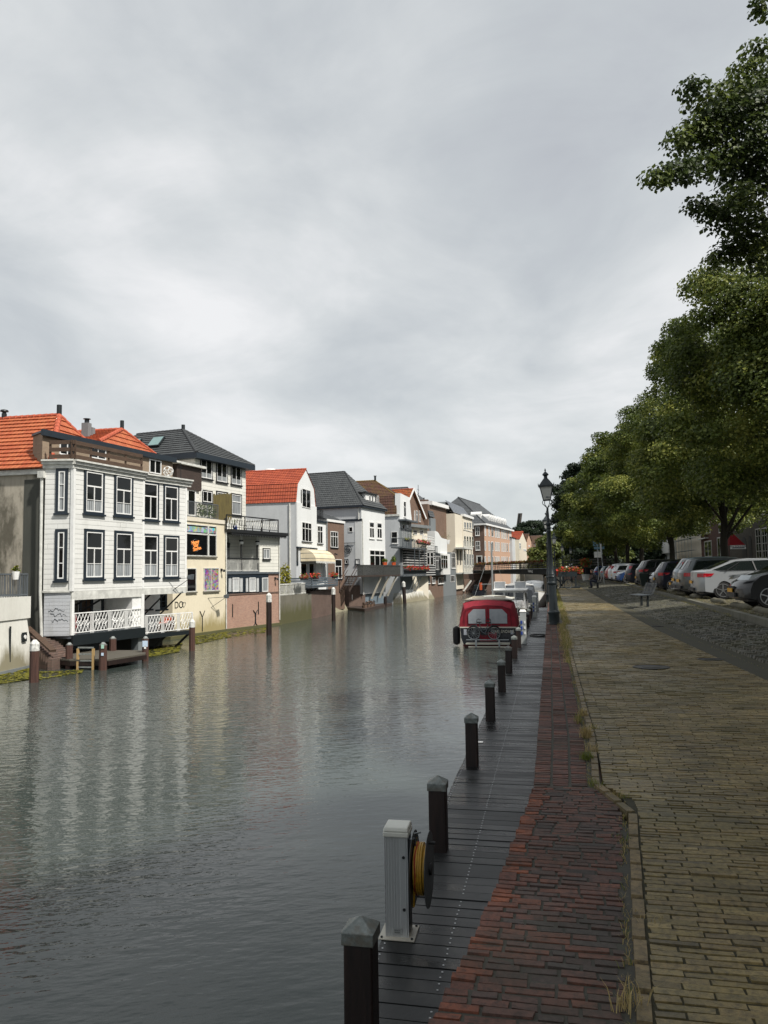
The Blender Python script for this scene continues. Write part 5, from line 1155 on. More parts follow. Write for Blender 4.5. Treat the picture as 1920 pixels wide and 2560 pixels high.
# ================================================================ brown mansard house
c8=PY(1001,1470,99.); e8=RD(1031,1470,dep(c8)*1.055); f8=Fac(c8,e8); ez8=f8.z(T6,820,745)
H8=house('mansard_house','pale house with a shaded grey side, a steep brown tiled roof and narrow white gable',f8.pt(2,WZ,-5)); D8=15
body(H8,quadplan(f8,D8),WZ-1,ez8,'pl_lgrey'); s8=Fac(f8.pt(0,0,-D8),f8.pt(0,0,0))  # side wall takes the greyer render, its shade put into the colour
zk=f8.z(T6,830,465); zr8=f8.loc(*T6(690,345))[1]+1.8; k=.16*f8.L
mb=MB(); A_,B_,C_,D_=f8.pt(-.1,ez8,-.3),f8.pt(f8.L+.1,ez8,-.3),f8.pt(f8.L+.1,ez8,-D8),f8.pt(-.1,ez8,-D8)
a_,b_,c_,d_=f8.pt(k*.5,zk,-.5),f8.pt(f8.L-k*.5,zk,-.5),f8.pt(f8.L-k*.5,zk,-D8),f8.pt(k*.5,zk,-D8)
ap=f8.pt(f8.L/2,zr8,-4.2); bp=f8.pt(f8.L/2,zr8,-D8)
roofplane(mb,D_,A_,d_,a_); roofplane(mb,B_,C_,b_,c_); roofplane(mb,d_,a_,bp,ap); roofplane(mb,a_,b_,ap,ap); roofplane(mb,b_,c_,ap,bp); rf=obj('roof',mb,M['tile_b'],parent=H8,fix=False); mb=MB(); ridge(mb,ap,bp,.12); ridge(mb,a_,ap,.1); obj('ridge_tiles',mb,plain('mossy_ridge',hx('6f5a2a'),.9),parent=rf,smooth=True); ventpipe(rf,ap,.14,.7)
zg0=f8.z(T6,900,835); mb=MB(); pr=[(0,zg0),(f8.L,zg0),(f8.L*.80,zk+.1),(f8.L*.05,zk+.3)]; mb.add([f8.pt(s,z,.12) for s,z in pr]+[f8.pt(s,z,-.6) for s,z in pr],[(0,1,2,3),(7,6,5,4),(0,4,5,1),(1,5,6,2),(2,6,7,3),(3,7,4,0)]); obj('white_gable',mb,M['pl_white'],parent=H8)
window(H8,f8.shift(.12),T6,(866,545,900,770),lay='t',fr='white',sill='white'); slab(H8,'canopy',f8,-.05,f8.L,zg0-.1,zg0+.1,-.1,1.0,'greyp')
for x0,x1 in ((850,880),(905,945)): window(H8,f8,T6,(x0,880,x1,1100),lay='T2',fr='white',sill=None,name='balcony_door')
window(H8,s8,T6,(690,985,780,1155),lay='G12',fr='white',sill='white'); body(H8,[f8.pt(0,0,0),f8.pt(f8.L,0,0),f8.pt(f8.L,0,.05),f8.pt(0,0,.05)],-1.5,zg0-1,'pl_mid','lower_front')
for x0,x1 in ((850,885),(915,955)): window(H8,f8.shift(.05),T6,(x0,1270,x1,1480),lay='T2',fr='offw',sill=None,name='balcony_door')
slab(H8,'eaves_moulding',s8,0,D8+.05,ez8-.15,ez8+.1,-.1,.15,'offw')
mb=MB(); mb.hexa([f8.pt(0,WZ-1,.5),f8.pt(f8.L*2.9,WZ-1,.9),f8.pt(f8.L*2.9,WZ-1,-1),f8.pt(0,WZ-1,-1),f8.pt(0,-1.2,0),f8.pt(f8.L*2.6,-1.2,.1),f8.pt(f8.L*2.6,-1.2,-1),f8.pt(0,-1.2,-1)]); obj('white_plinth',mb,M['pl_whitew'],parent=H8)
# two stacked steel balconies
bl=f8.shift(1.4); a0,a1=bl.s_(T6,850,1200),bl.s_(T6,1190,1180); 
for zz,wd,l,nm,xx in ((bl.z(T6,940,1215),(a0,a1),'upper steel balcony with glass front and pink geraniums','petp',0),(bl.z(T6,1000,1620),(a0+.1,a1),'lower grey panelled balcony with red geraniums','petr',1)):
    B8=house('steel_balcony',l,bl.pt(a0,zz,-.6),'balcony','stacked steel balconies'); slab(B8,'deck',bl,wd[0],wd[1],zz-.12,zz,-1.5,0,'greyp')
    if xx: slab(B8,'panels',bl,wd[0],wd[1],zz+.05,zz+1.0,-.05,-.01,'greyp')
    mb=MB(); rail(mb,[bl.pt(wd[0],zz,-1.4),bl.pt(wd[0],zz,-.02),bl.pt(wd[1],zz,-.02)],1.1,.5 if xx else .16,.02,.05); obj('railing',mb,M['greyp'],parent=B8)
    flowerbox('flower_box','row of %s geraniums on the %s steel balcony'%(('red','lower') if xx else ('pink','upper')),(bl.pt(wd[0]+(.3 if xx else (wd[1]-wd[0])*.58),zz+.95,.15),bl.pt(wd[1]+(.6 if xx else 1.2),zz+.95,.15)),(.4,.28,.36),340,pets=(nm,'petr'),box='dark',group='geraniums on the steel balconies',s=.13)
for x in (1035,1105,1175): 
    s=bl.s_(T6,x,1400); mb=MB(); mb.bar(bl.pt(s,bl.z(T6,1000,1620),-.05),bl.pt(s,bl.z(T6,940,1215),-.05),.09); tag(obj('balcony_post',mb,M['greyp'],origin=bl.pt(s,0,0)),'slim grey steel post between the stacked balconies','post','posts of the steel balconies')
for x0,x1 in ((1060,920),(1110,965),(1150,1010)):
    p=bl.s_(T6,x0,1640); q=f8.s_(T6,x1,1860); mb=MB(); mb.bar(bl.pt(p,bl.z(T6,1000,1630),-.2),f8.pt(q,f8.z(T6,x1,1860),.3),.10); tag(obj('balcony_strut',mb,M['metal'],origin=bl.pt(p,0,0)),'thin pale strut propping the lower steel balcony','strut','struts under the steel balconies')
p=bl.loc(*T6(925,1095)); flowerbox('planter_box','long green planter on the rail of the upper steel balcony',(bl.pt(p[0]-.9,p[1],-.1),bl.pt(p[0]+.9,p[1],-.1)),(.3,.2,.22),120,pets=('leafy','leafy'),box='dark',s=.1)
p=bl.loc(*T6(1075,1060)); pot(bl.pt(p[0],p[1]-.6,-.8),'round dark green bush on the upper steel balcony','dark',.2,pr=.6)
# ================================================================ brick gable house with orange roof
f9=Fac(f8.pt(f8.L,0,-1.6),RD(1063,1450,dep(f8.pt(f8.L,0,-1.6))*1.06)); ez9=f9.z(T6,1000,790); rz9=f9.z(T6,1065,385)
H9=house('orange_gable_house','brown brick gabled house with white bargeboards and weathered orange roof',f9.pt(2,WZ,-5)); body(H9,quadplan(f9,13),WZ-1,ez9,'brick_r'); gable(H9,f9,13,ez9,rz9,'tile_om','ridge_o','brick_r',over=.35,bargeboard='white')
for x0,x1 in ((1018,1030),(1045,1072),(1092,1112)): window(H9,f9,T6,(x0,680,x1,845),lay='t',fr='white',sill='brick_r')
slab(H9,'lean_to_roof',f9,0,f9.L,f9.z(T6,1080,935),f9.z(T6,1080,895),-.1,1.1,'metal'); slab(H9,'lower_front',f9,0,f9.L,WZ,f9.z(T6,1080,935),-.1,.5,'pl_beige')
for x0,x1 in ((1005,1060),(1100,1150)): window(H9,f9.shift(.5),T6,(x0,960,x1,1030),lay='G31',fr='white',sill=None)
# ================================================================ row beyond: striped extension, slate roofed grey house
g0=G(1071,1498.5,WZ); g1=G(1113,1490,WZ); g2=G(1141,1486.5,WZ); g3=G(1183,1480,WZ)
fA=Fac(f8.pt(f8.L*2.2,0,.2),Vector((g1.x,g1.y,0)))
X1=house('striped_extension','black and white striped boarded extension with white lattice screen over the water',fA.pt(2,WZ,-2),'extension')
fx=Fac(f8.pt(f8.L*1.2,0,1.2),RD(1089,1440,dep(Vector((g0.x,g0.y,0)))*1.02)); z0=fx.z(T6,1200,1630); z1=fx.z(T6,1200,1240); zz=fx.z(T6,1200,1050)
t=NT('black_white_weatherboards'); p=t.pos(); q=t.sep(p); fr=t.math('FRACT',t.math('DIVIDE',q[2],.34)); t.out(t.mix(t.math('LESS_THAN',fr,.30),(.015,.016,.017),(.6,.6,.58)),.6); M['stripe']=t.m
s_0=fx.s_(T6,1000,1400); s_1=fx.L; slab(X1,'boarding',fx,fx.s_(T6,1195,1400),s_1,z0,z1,-2.6,0,'stripe'); slab(X1,'boarding_back',fx,s_0,s_1,z0+1.4,z1,-2.6,-.8,'stripe')
for x0,x1 in ((1140,1180),(1205,1245),(1255,1298)): window(X1,fx if x0>1190 else fx.shift(-.78),T6,(x0,1285,x1,1470),lay='t',fr='white',sill=None)
mb=MB(); a0,a1=fx.s_(T6,1150,1150),fx.s_(T6,1310,1150)
for i in range(6): s=a0+(a1-a0)*i/5; mb.bar(fx.pt(s,z1,0),fx.pt(s,zz,0),.12)
for i in range(6): z=z1+(zz-z1)*i/5; mb.bar(fx.pt(a0,z,0),fx.pt(a1,z,0),.09)
obj('lattice_screen',mb,M['white'],parent=X1)
# brick wall at the water under it
H10=house('slate_roof_house','grey and brown brick house with a tall slate roof and curved white eaves',fA.pt(6,WZ,-5))
z10=fA.z(T6,1280,1650); body(H10,quadplan(fA,7,0,fA.L,-.1),WZ-1,z10+1,'brick_r','water_wall')
for r in ((1215,1655,1250,1735),(1280,1650,1325,1735),(1370,1650,1450,1740)): window(H10,fA,T6,r,lay='G31',fr='white',sill='white')
fB=fA.shift(-3); a0,a1,a2=fB.s_(T6,1160,900),fB.s_(T6,1375,900),fB.s_(T6,1470,900)
ezb=fB.z(T6,1270,800); zbt=fB.z(T6,1300,640); zap=fB.loc(*T6(1250,380))[1]+1.2
body(H10,[fB.pt(a0-1,0,-9),fB.pt(a1,0,-9),fB.pt(a1,0,0),fB.pt(a0-1,0,0)],WZ,ezb,'brick_d')
body(H10,[fB.pt(a1,0,-9),fB.pt(a2,0,-9),fB.pt(a2,0,.3),fB.pt(a1,0,.3)],WZ,zbt,'pl_mid','grey_bay'); slab(H10,'bay_cornice',fB,a0+2.2,a2+.2,zbt-.05,zbt+.35,-2,.55,'white')
slab(H10,'eaves',fB,a0,a1,ezb-.1,ezb+.15,-.2,.2,'offw')
mb=MB(); e=[fB.pt(a0-.6,ezb,.0),fB.pt(a1,ezb,.0)]; u_=[fB.pt(a0+.6,zbt+.1,-.6),fB.pt(a1,zbt+.1,-.6)]; roofplane(mb,e[0],e[1],u_[0],u_[1])
R_=[fB.pt(a0-.5,zbt-.8,-.6),fB.pt(a2+3,zbt+.1,-.6),fB.pt(a2+3,zbt,-12),fB.pt(a0-.5,zbt-.8,-12)]; am=(a0+a2)/2+.5; rr0=fB.pt(am,zap,-5); rr1=fB.pt(am,zap,-10)
roofplane(mb,R_[3],R_[0],rr1,rr0); roofplane(mb,R_[0],R_[1],rr0,rr0); roofplane(mb,R_[1],R_[2],rr0,rr1); rf=obj('roof',mb,M['slate'],parent=H10,fix=False); mb=MB(); ridge(mb,R_[0],rr0,.1); ridge(mb,rr0,rr1,.1); obj('ridge_tiles',mb,M['ridge_k'],parent=rf)
slab(rf,'dormer',fB,a2-.6,a2+1.6,zbt+.3,zbt+1.0,-3,-.4,'white'); chimney(rf,fB.pt(a0+.9,ezb-.2,-1.2),1.0,2.6,'pl_dgrey'); 
mb=MB(); c=fB.pt(a0+1.8,zbt,-1.2); mb.bar(c,c+Vector((0,0,3.4)),.07); mb.bar(c+Vector((0,-.9,2.6)),c+Vector((0,.9,2.6)),.05); mb.bar(c+Vector((0,-.6,2.0)),c+Vector((0,.6,2.0)),.05); obj('aerial',mb,M['iron'],parent=rf)
for r in ((1398,685,1432,830),(1392,915,1450,1010)): window(H10,fB.shift(.3),T6,r,lay='T2' if r[1]<800 else 'G31',fr='white',sill='white')
H11=house('curved_parapet_extension','white extension with a curved parapet beside grey boarded balconies',fA.pt(9,WZ,0),'extension')
fy=fA.shift(.5); a0,a1=fy.s_(T6,1325,1200),fy.s_(T6,1500,1200); zt=fy.z(T6,1400,1020); zb=fy.z(T6,1400,1300)
mb=MB(); n=10; prof=[(a0,zb),(a1,zb)]+[(a1-(a1-a0)*i/n,zt-.9*(1/(1+math.exp(-(n*.62-i-0)*1.6)))*1.0+.3) for i in range(n+1)]
mb.add([fy.pt(s,z,0) for s,z in prof]+[fy.pt(s,z,-1.5) for s,z in prof],[tuple(range(len(prof))),tuple(range(2*len(prof)-1,len(prof)-1,-1))]+[(i,(i+1)%len(prof),len(prof)+(i+1)%len(prof),len(prof)+i) for i in range(len(prof))]); obj('wall',mb,M['pl_white'],parent=H11)
zc_=fy.z(T6,1400,1620); a05,a06=fy.s_(T6,1405,1400),fy.s_(T6,1510,1400)
slab(H11,'boarded_bay',fy,a0,a05,zc_,zb,-1.5,0,'iron'); slab(H11,'white_bay',fy,a05,a06,zc_+.1,zb,-1.5,.4,'white'); 
window(H11,fy,T6,(1332,1340,1395,1540),lay='X3',fr='white',sill=None); window(H11,fy.shift(.4),T6,(1410,1325,1505,1520),lay='X3',fr='white',sill=None)
mb=MB(); rail(mb,[fy.pt(a0,zb,0),fy.pt(a0+1.9,zb,0)],1.0,.15,.02,.05); obj('railing',mb,M['iron'],parent=H11)
# grey house & brick house
fC=Fac(Vector((g1.x,g1.y,0)),Vector((g2.x,g2.y,0)))
H12=house('grey_brick_house','tall grey and brown brick house with white framed windows and curved cornice',fC.pt(4,WZ,-4))
zt=fC.z(T7,490,345); zm=fC.z(T7,490,830); body(H12,quadplan(fC,9,-4,fC.L,-1.5),WZ,zt,'brick_r'); body(H12,quadplan(fC,5,-2.5,fC.L,0),WZ-1,fC.z(T7,450,1110),'pl_mid','grey_lower_front')
body(H12,quadplan(fC,4,-3.5,-.6,-1.2),WZ,fC.z(T7,380,540),'pl_mid','grey_side')
fc2=fC.shift(-1.5); slab(H12,'cornice',fc2,-3,fc2.L+.4,zt-.05,zt+.55,-4,.5,'white')
mb=MB(); roofplane(mb,fc2.pt(-4,fC.z(T7,380,520),.3),fc2.pt(-1,fC.z(T7,380,520),.3),fc2.pt(-4,zt-.1,-.3),fc2.pt(-1,zt-.1,-.3)); obj('mansard_panel',mb,M['slate'],parent=H12,fix=False)
for r in ((443,410,495,590),(508,430,550,600),(445,730,485,810)): window(H12,fc2,T7,r,lay='X2' if r[1]<600 else 'G11',fr='white',sill='white')
for r in ((470,1120,540,1385),): window(H12,fC,T7,r,lay='X3',fr='white',sill='white')
window(H12,fC,T7,(455,1510,525,1625),lay='G31',fr='white',sill=None)
p=fC.loc(*T7(440,870)); t=pot(fC.pt(p[0],p[1]-1,-.5),'dark bush in a pale box on the grey roof terrace','white',.6,pr=.9,h=.7)
chimney(H12,fc2.pt(2.2,zt+.3,-2.5),1.4,.9)
# beige tall house
fD=Fac(Vector((g2.x,g2.y,0)),Vector((g3.x,g3.y,0))); 
H13=house('beige_house','tall narrow beige house with four rows of windows and an oriel balcony',fD.pt(6,WZ,-4)); s1=fD.s_(T7,665,800); s2=fD.s_(T7,893,800)
zt=fD.z(T7,770,500); body(H13,quadplan(fD,10,0,s1,0),-1.6,fD.z(T7,620,470),'pl_beige'); body(H13,quadplan(fD,10,s1,fD.L,.12),fD.z(T7,770,1455),zt,'pl_beige'); body(H13,quadplan(fD,8,0,fD.L,-.3),WZ-1,-.0,'brick_r','water_wall')
slab(H13,'cornice',fD,s1-.1,fD.L+.2,zt-.3,zt+.15,-1,.45,'white'); mb=MB(); roofplane(mb,fD.pt(0,zt,-.2),fD.pt(fD.L,zt,-.2),fD.pt(0,zt+2.2,-1.6),fD.pt(fD.L,zt+2.0,-1.6)); rfx=obj('roof',mb,plain('grey_zinc_roof',hx('6e737a'),.5,.2),parent=H13,fix=False); slab(H13,'upper_storey',fD,0,fD.L,zt-.2,zt+1.9,-9,-1.65,'pl_mid')
for (y0,y1) in ((590,690),(830,1005),(1135,1335)):
    for i in range(4): x=692+i*45; window(H13,fD.shift(.12),T7,(x,y0+i*4,x+28,y1+i*2),lay='G11' if y0==590 else 't',fr='offw',sill='offw',glass='curt' if y0>1100 else 'glass')
for y in (745,1040,1365): slab(H13,'string_course',fD,s1,fD.L,fD.z(T7,780,y+8),fD.z(T7,780,y-4),.1,.2,'offw')
BO=house('oriel_balcony','cream timber oriel with balcony and two dark openings over the water',fD.pt(1,0,1),'balcony'); a0,a1=fD.s_(T7,545,1200),fD.s_(T7,690,1200); zf=fD.z(T7,620,1485); zu=fD.z(T7,620,1050)
slab(BO,'floor',fD,a0,a1+.5,zf,zf+.25,0,1.5,'offw'); slab(BO,'roof_floor',fD,a0-.3,a1+.6,zu-.1,zu+.15,0,1.6,'offw'); slab(BO,'back_wall',fD,a0,a1,zf,zu,-.05,.1,'pl_beige')
for i in range(4): s=a0+(a1-a0)*i/3; slab(BO,'post',fD,s-.08,s+.08,zf+.25,zu-.1,1.3,1.45,'offw')
mb=MB(); rail(mb,[fD.pt(a0,zf+.25,1.4),fD.pt(a1+.4,zf+.25,1.4)],1.1,.3,.03,.06); rail(mb,[fD.pt(a0-.3,zu+.15,1.5),fD.pt(a1+.5,zu+.15,1.5)],1.1,.3,.03,.06); obj('railings',mb,M['offw'],parent=BO)
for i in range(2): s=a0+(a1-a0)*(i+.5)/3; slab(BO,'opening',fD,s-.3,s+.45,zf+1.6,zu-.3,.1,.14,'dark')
for i in range(3): mb=MB(); s=fD.L*(.45+.2*i); mb.bar(fD.pt(s,-2.1,-.2),fD.pt(s+1,-.2,1.1),.25); obj('strut',mb,M['offw' if i==0 else 'wood_d'],parent=BO)
# ================================================================ long salmon brick block beyond the bridge
a=RD(1210,1309,161); b=RD(1279,1325.6,189); fE=Fac(a,b); ezE=fE.z(T7,1040,617)
H14=house('salmon_brick_block','long salmon brick block with rows of white windows and white dormers beyond the bridge',fE.pt(12,WZ,-6)); D14=14
body(H14,quadplan(fE,D14),WZ-1,ezE,'brick_s'); sE=Fac(fE.pt(0,0,-D14),fE.pt(0,0,.0)); slab(H14,'dark_side_wall',sE,0,sE.L,WZ-1,ezE-.02,0,.06,'brick_d')
rf,r0,r1,A_,B_,C_,D_=(None,)*7
A_=fE.pt(-.4,ezE,.4); B_=fE.pt(fE.L+.4,ezE,.4); C_=fE.pt(fE.L+.4,ezE,-D14); D_=fE.pt(-.4,ezE,-D14); zr=fE.loc(*T7(830,325))[1]+3.6; ra=fE.pt(6,zr,-D14/2); rb=fE.pt(fE.L-3,zr,-D14/2)
mb=MB(); roofplane(mb,A_,B_,ra,rb,.5); roofplane(mb,D_,A_,ra,ra,.5); roofplane(mb,B_,C_,rb,rb,.5); rf=obj('roof',mb,M['slate'],parent=H14,fix=False); mb=MB(); ridge(mb,A_,ra,.15); ridge(mb,ra,rb,.15); obj('ridge_tiles',mb,M['ridge_k'],parent=rf)
slab(H14,'gutter',fE,-.5,fE.L+.5,ezE-.3,ezE+.05,-.1,.55,'white'); slab(H14,'gutter',sE,-.2,sE.L,ezE-.3,ezE+.04,0,.5,'white')
for x in (1052,1190,1225,1260,1295,1340,1375,1430,1462):
    s=fE.s_(T7,x+22,560); s=fE.s_(T7,x+22,640) if 0 else s; z0=ezE+.5; fd=fE.shift(-1.0); slab(rf,'dormer',fd,s-.6,s+.6,z0,z0+1.7,-2.2,0,'white'); mb=MB(); mb.tube([fd.pt(s,z0+1.7,-2.2),fd.pt(s,z0+1.7,.05)],.5,8); obj('dormer_roof',mb,M['white'],parent=rf); window(rf,fd,None,None,raw_=(s-.42,s+.42,z0+.35,z0+1.6),lay='G11',fr='white',sill=None)
for (y0,y1,dy) in ((655,825,.13),(915,1080,.07),(1180,1330,.02)):
    for x0,x1 in ((1045,1068),(1110,1135),(1162,1196),(1222,1243),(1252,1275),(1283,1305),(1335,1352),(1362,1380),(1390,1410),(1425,1445),(1468,1480),(1490,1503)):
        k=(x0-1045)/460; window(H14,fE,T7,(x0,y0+k*(85 if y0<900 else 45 if y0<1100 else 10),x1,y1+k*(75 if y0<900 else 30 if y0<1100 else -10)),lay='G11' if x0 not in (1162,1425) else 'G21',fr='white',glass='curw' if x0 not in (1162,1425) else 'glass',sill=None,fw=.12)
for r in ((885,668,960,822),(892,918,970,1075)): window(H14,sE.shift(.06),T7,r,lay='G22',fr='white',sill='white',fw=.12)
window(H14,sE.shift(.06),T7,(905,1165,1010,1330),'offw',.2,'G11',sill=None)
M['brick_q']=brickm('ochre_quay_bricks',hx('9a7448'),hx('87663f'),hx('7d6a48'),stain=.5)
# ================================================================ things behind the bridge
def simple_house(name,label,u0,u1,vt,d0,d1,depth,wall,roof=None,rv=None,wins=(),T=TA,rm='ridge_k',zlow=WZ-1,kind='hip'):
    A=RD(u0,vt,d0); B=RD(u1,vt,d1); f=Fac(A,B); ez=A.z; h=house(name,label,f.pt(f.L/2,zlow,-depth/2)); body(h,quadplan(f,depth),zlow,ez,wall)
    if roof:
        zr=f.loc(u0,rv)[1] if kind!='hip' else RD(u0,rv,(d0+d1)/2).z
        if kind=='gable': gable(h,f,depth,ez,zr,roof,rm,wall,over=.2)
        elif kind=='side':
            mb=MB(); roofplane(mb,f.pt(-.2,ez,.2),f.pt(f.L+.2,ez,.2),f.pt(-.2,zr,-depth/2),f.pt(f.L+.2,zr,-depth/2),.5); roofplane(mb,f.pt(-.2,ez,-depth),f.pt(f.L+.2,ez,-depth),f.pt(-.2,zr,-depth/2),f.pt(f.L+.2,zr,-depth/2),.5); mb.add([f.pt(0,ez,0),f.pt(0,zr,-depth/2),f.pt(0,ez,-depth)],[(0,1,2)]); obj('roof',mb,M[roof],parent=h,fix=False)
        else: hiproof(h,quadplan(f,depth),ez,zr,depth*.0+2,2,roof,rm,.3,pitch=.5)
    for r in wins: window(h,f,T,r,lay='T2',fr='white',sill=None,fw=.12)
    return h,f
simple_house('white_house','weathered white rendered house right of the salmon block beyond the bridge',1280,1297,1344,186,196,9,'pl_lgrey','slate',1328,kind='side')
simple_house('orange_roof_house','house with a bright orange roof slope beside the weathered white house',1297,1316,1349,190,206,8,'pl_beige','tile_r',1326,((290,1010,330,1170),(400,1160,470,1220)),rm='ridge_o',kind='gable')
simple_house('pink_brick_house','pinkish brick house with narrow windows behind the bridge flowers',1316,1328,1350,206,216,8,'brick_s','tile_b',1333,((525,1070,560,1110),(530,1160,575,1310)),kind='gable')
simple_house('brown_roof_house','pale house with a large brown pyramid roof in the distance',1345,1390,1359,235,250,12,'pl_white','tile_b',1338,((800,1070,830,1130),(860,1070,900,1130),(940,1070,980,1130)))
simple_house('distant_white_house','white distant house behind the bridge railing near the second lamps',1385,1425,1393,210,214,9,'pl_white','slate',1384,((1480,1380,1560,1450),))
simple_house('low_brown_roof_shed','low pavilion with brown hipped roof just behind the bridge flowers',1356,1400,1405,190,192,8,'pl_white','tile_b',1390)
simple_house('distant_grey_house','distant house with dark roof behind the lime trees',1388,1396,1371,260,262,8,'pl_beige','slate',1361)
simple_house('gabled_white_house','white gabled house with dark brown roof beyond the pinkish brick house',1328,1344,1370,225,235,9,'pl_white','tile_b',1350)
# quay wall beyond the bridge, ochre bricks above the green water
mb=MB(); f=Fac(RD(1318,1470,205),RD(1382,1452,150)); 
qa=RD(1300,1460,214); qb=RD(1372,1460,224); mb.prism([(qa.x,qa.y),(qb.x+6,qb.y),(qb.x+6,qb.y+3),(qa.x,qa.y+3)],WZ-1,CH-.55); tag(obj('canal_bend_wall',mb,M['brick_q']),'ochre brick quay wall closing the canal bend behind the bridge','wall')
# windmill
wc=RD(1304,1343,330); WM=house('windmill','dark windmill cap with one raised sail above the orange roof',(wc.x,wc.y,-2),'windmill'); k=330/F
mb=MB(); mb.lathe([(4.5,0),(3.0,wc.z+1)],(wc.x,wc.y,-2),12); obj('tower',mb,M['brick_d'],parent=WM); mb=MB(); c0=RD(1288,1337,330); c1=RD(1317,1330,330); mb.hexa([Vector((c0.x,c0.y-2.5,wc.z-1)),Vector((c1.x,c1.y-2.5,wc.z-1)),Vector((c1.x,c1.y+2.5,wc.z-1)),Vector((c0.x,c0.y+2.5,wc.z-1)),Vector((c0.x+1,c0.y-1,wc.z+1.8)),Vector((c1.x-.5,c1.y-1,wc.z+1.3)),Vector((c1.x-.5,c1.y+1,wc.z+1.3)),Vector((c0.x+1,c0.y+1,wc.z+1.8))]); obj('cap',mb,M['iron'],parent=WM)
s0=RD(1295,1323,326); s1=RD(1300,1283,326); mb=MB(); mb.bar(s0,s1,.35); obj('sail_stock',mb,M['iron'],parent=WM); mb=MB(); dv=Vector((.75,0,0)); mb.hexa([s0+dv*-1.1+Vector((0,.1,0)),s0+dv*1.3+Vector((0,.1,0)),s0+dv*1.3+Vector((0,.3,0)),s0+dv*-1.1+Vector((0,.3,0)),s1+dv*-1.1+Vector((0,.1,0)),s1+dv*1.3+Vector((0,.1,0)),s1+dv*1.3+Vector((0,.3,0)),s1+dv*-1.1+Vector((0,.3,0))]); obj('sail',mb,plain('sail_cloth_grey',hx('55504c'),.8),parent=WM)
fl0=RD(1319,1322,320); t=thing('flag','orange yellow flag flying behind the windmill','flag',(fl0.x,fl0.y,-1)); mb=MB(); mb.tube([(fl0.x-1.6,fl0.y,-1),(fl0.x-1.6,fl0.y,fl0.z+1)],.06,5); obj('flagpole',mb,M['offw'],parent=t); mb=MB(); V_=[];n=8
for i in range(n+1):
    for z in (-.5,.45): V_.append((fl0.x-1.6+i*.26,fl0.y+.12*math.sin(i*1.1),fl0.z+z-.03*i+.1*math.sin(i*.8)))
mb.add(V_,[(2*i,2*i+2,2*i+3,2*i+1) for i in range(n)]); obj('cloth',mb,plain('orange_flag',hx('d89a2c'),.8),parent=t,fix=False)
# ================================================================ bridge
M['rusta']=leafm('rust_flowers',hx('6a3426'),hx('94503a')); M['rustb']=leafm('rust_flowers_dark',hx('4e3222'),hx('7c3a2c'))
M['bridge']=plain('bridge_black_steel',(.008,.010,.010),.9)
bA=RD(1186,1437,150); bB=RD(1385,1437,116); bA=Vector((bA.x,bA.y,0)); bB=Vector((bB.x,bB.y,0)); fbr=Fac(bB,bA)  # towards the left bank
fb_=Fac(bA,bB)
zt=fb_.loc(1280,1424.5)[1]; zl=fb_.loc(1280,1437.2)[1]
BRG=house('canal_bridge','black steel footbridge with railing across the canal','' and 0 or (fb_.pt(fb_.L/2,zl,2)),'bridge')
mb=MB(); 
mb.hexa([fb_.pt(-1,zl+.3,0),fb_.pt(fb_.L+7,zl-.05,0),fb_.pt(fb_.L+7,zl-.05,-3.5),fb_.pt(-1,zl+.3,-3.5),fb_.pt(-1,zt-.1,0),fb_.pt(fb_.L+7,zt+.1,0),fb_.pt(fb_.L+7,zt+.1,-3.5),fb_.pt(-1,zt-.1,-3.5)]); obj('girder',mb,M['bridge'],parent=BRG)
mb=MB(); mb.bar(fb_.pt(-1,zt-.02,.06),fb_.pt(fb_.L+7,zt+.16,.06),.1,.14); obj('girder_lip',mb,M['greyp'],parent=BRG)
mb=MB(); Lb=fb_.L+14
for o in (-.1,-3.4):
    for h in (.4,.75,1.15): mb.bar(fb_.pt(0,zt+h-.02,o),fb_.pt(Lb,zt+h+.1,o),.06)
    for i in range(28): s=Lb*i/27; mb.bar(fb_.pt(s,zt,o),fb_.pt(s,zt+1.2,o),.07)
obj('railing',mb,M['dark'],parent=BRG)
text('lettering','Visbrug',fb_.pt(fb_.s_(T7,0,0) if 0 else fb_.loc(1326,1430)[0],(zt+zl)/2+.18,.03),.62,(math.pi/2,0,math.atan2(fb_.d.y,fb_.d.x)),M['white'],parent=BRG)
mb=MB(); mb.prism([fb_.pt(-2.2,0,.4),fb_.pt(0.6,0,.4),fb_.pt(.6,0,-4),fb_.pt(-2.2,0,-4)],WZ-1,zl+.25); obj('abutment',mb,M['brick_w'],parent=BRG); mb=MB(); mb.prism([fb_.pt(fb_.L+3,0,.0),fb_.pt(fb_.L+17,0,.0),fb_.pt(fb_.L+17,0,-4),fb_.pt(fb_.L+3,0,-4)],-.3,zl); obj('ramp_wall',mb,M['brick_w'],parent=BRG)
for i in range(9):
    s=1.2+i*3.4; flowerbox('bridge_flower_box',['rust coloured flower box at the left end of the bridge railing','second rust flower box from the left on the bridge railing','third rust flower box from the left on the bridge railing','fourth rust flower box from the left on the bridge railing','fifth rust flower box from the left on the bridge railing','sixth rust flower box from the left on the bridge railing','rust flower box on the bridge railing just right of the tall lamp post','second flower box right of the tall lamp post on the bridge railing','last flower box on the bridge railing near the cars'][i],(fb_.pt(s,zt+1.25,.1),fb_.pt(s+2.9,zt+1.25,.1)),(.35,.3,.28),230,pets=('rusta','rustb'),box='wood_d',group='flower boxes along the bridge railing',s=.14)
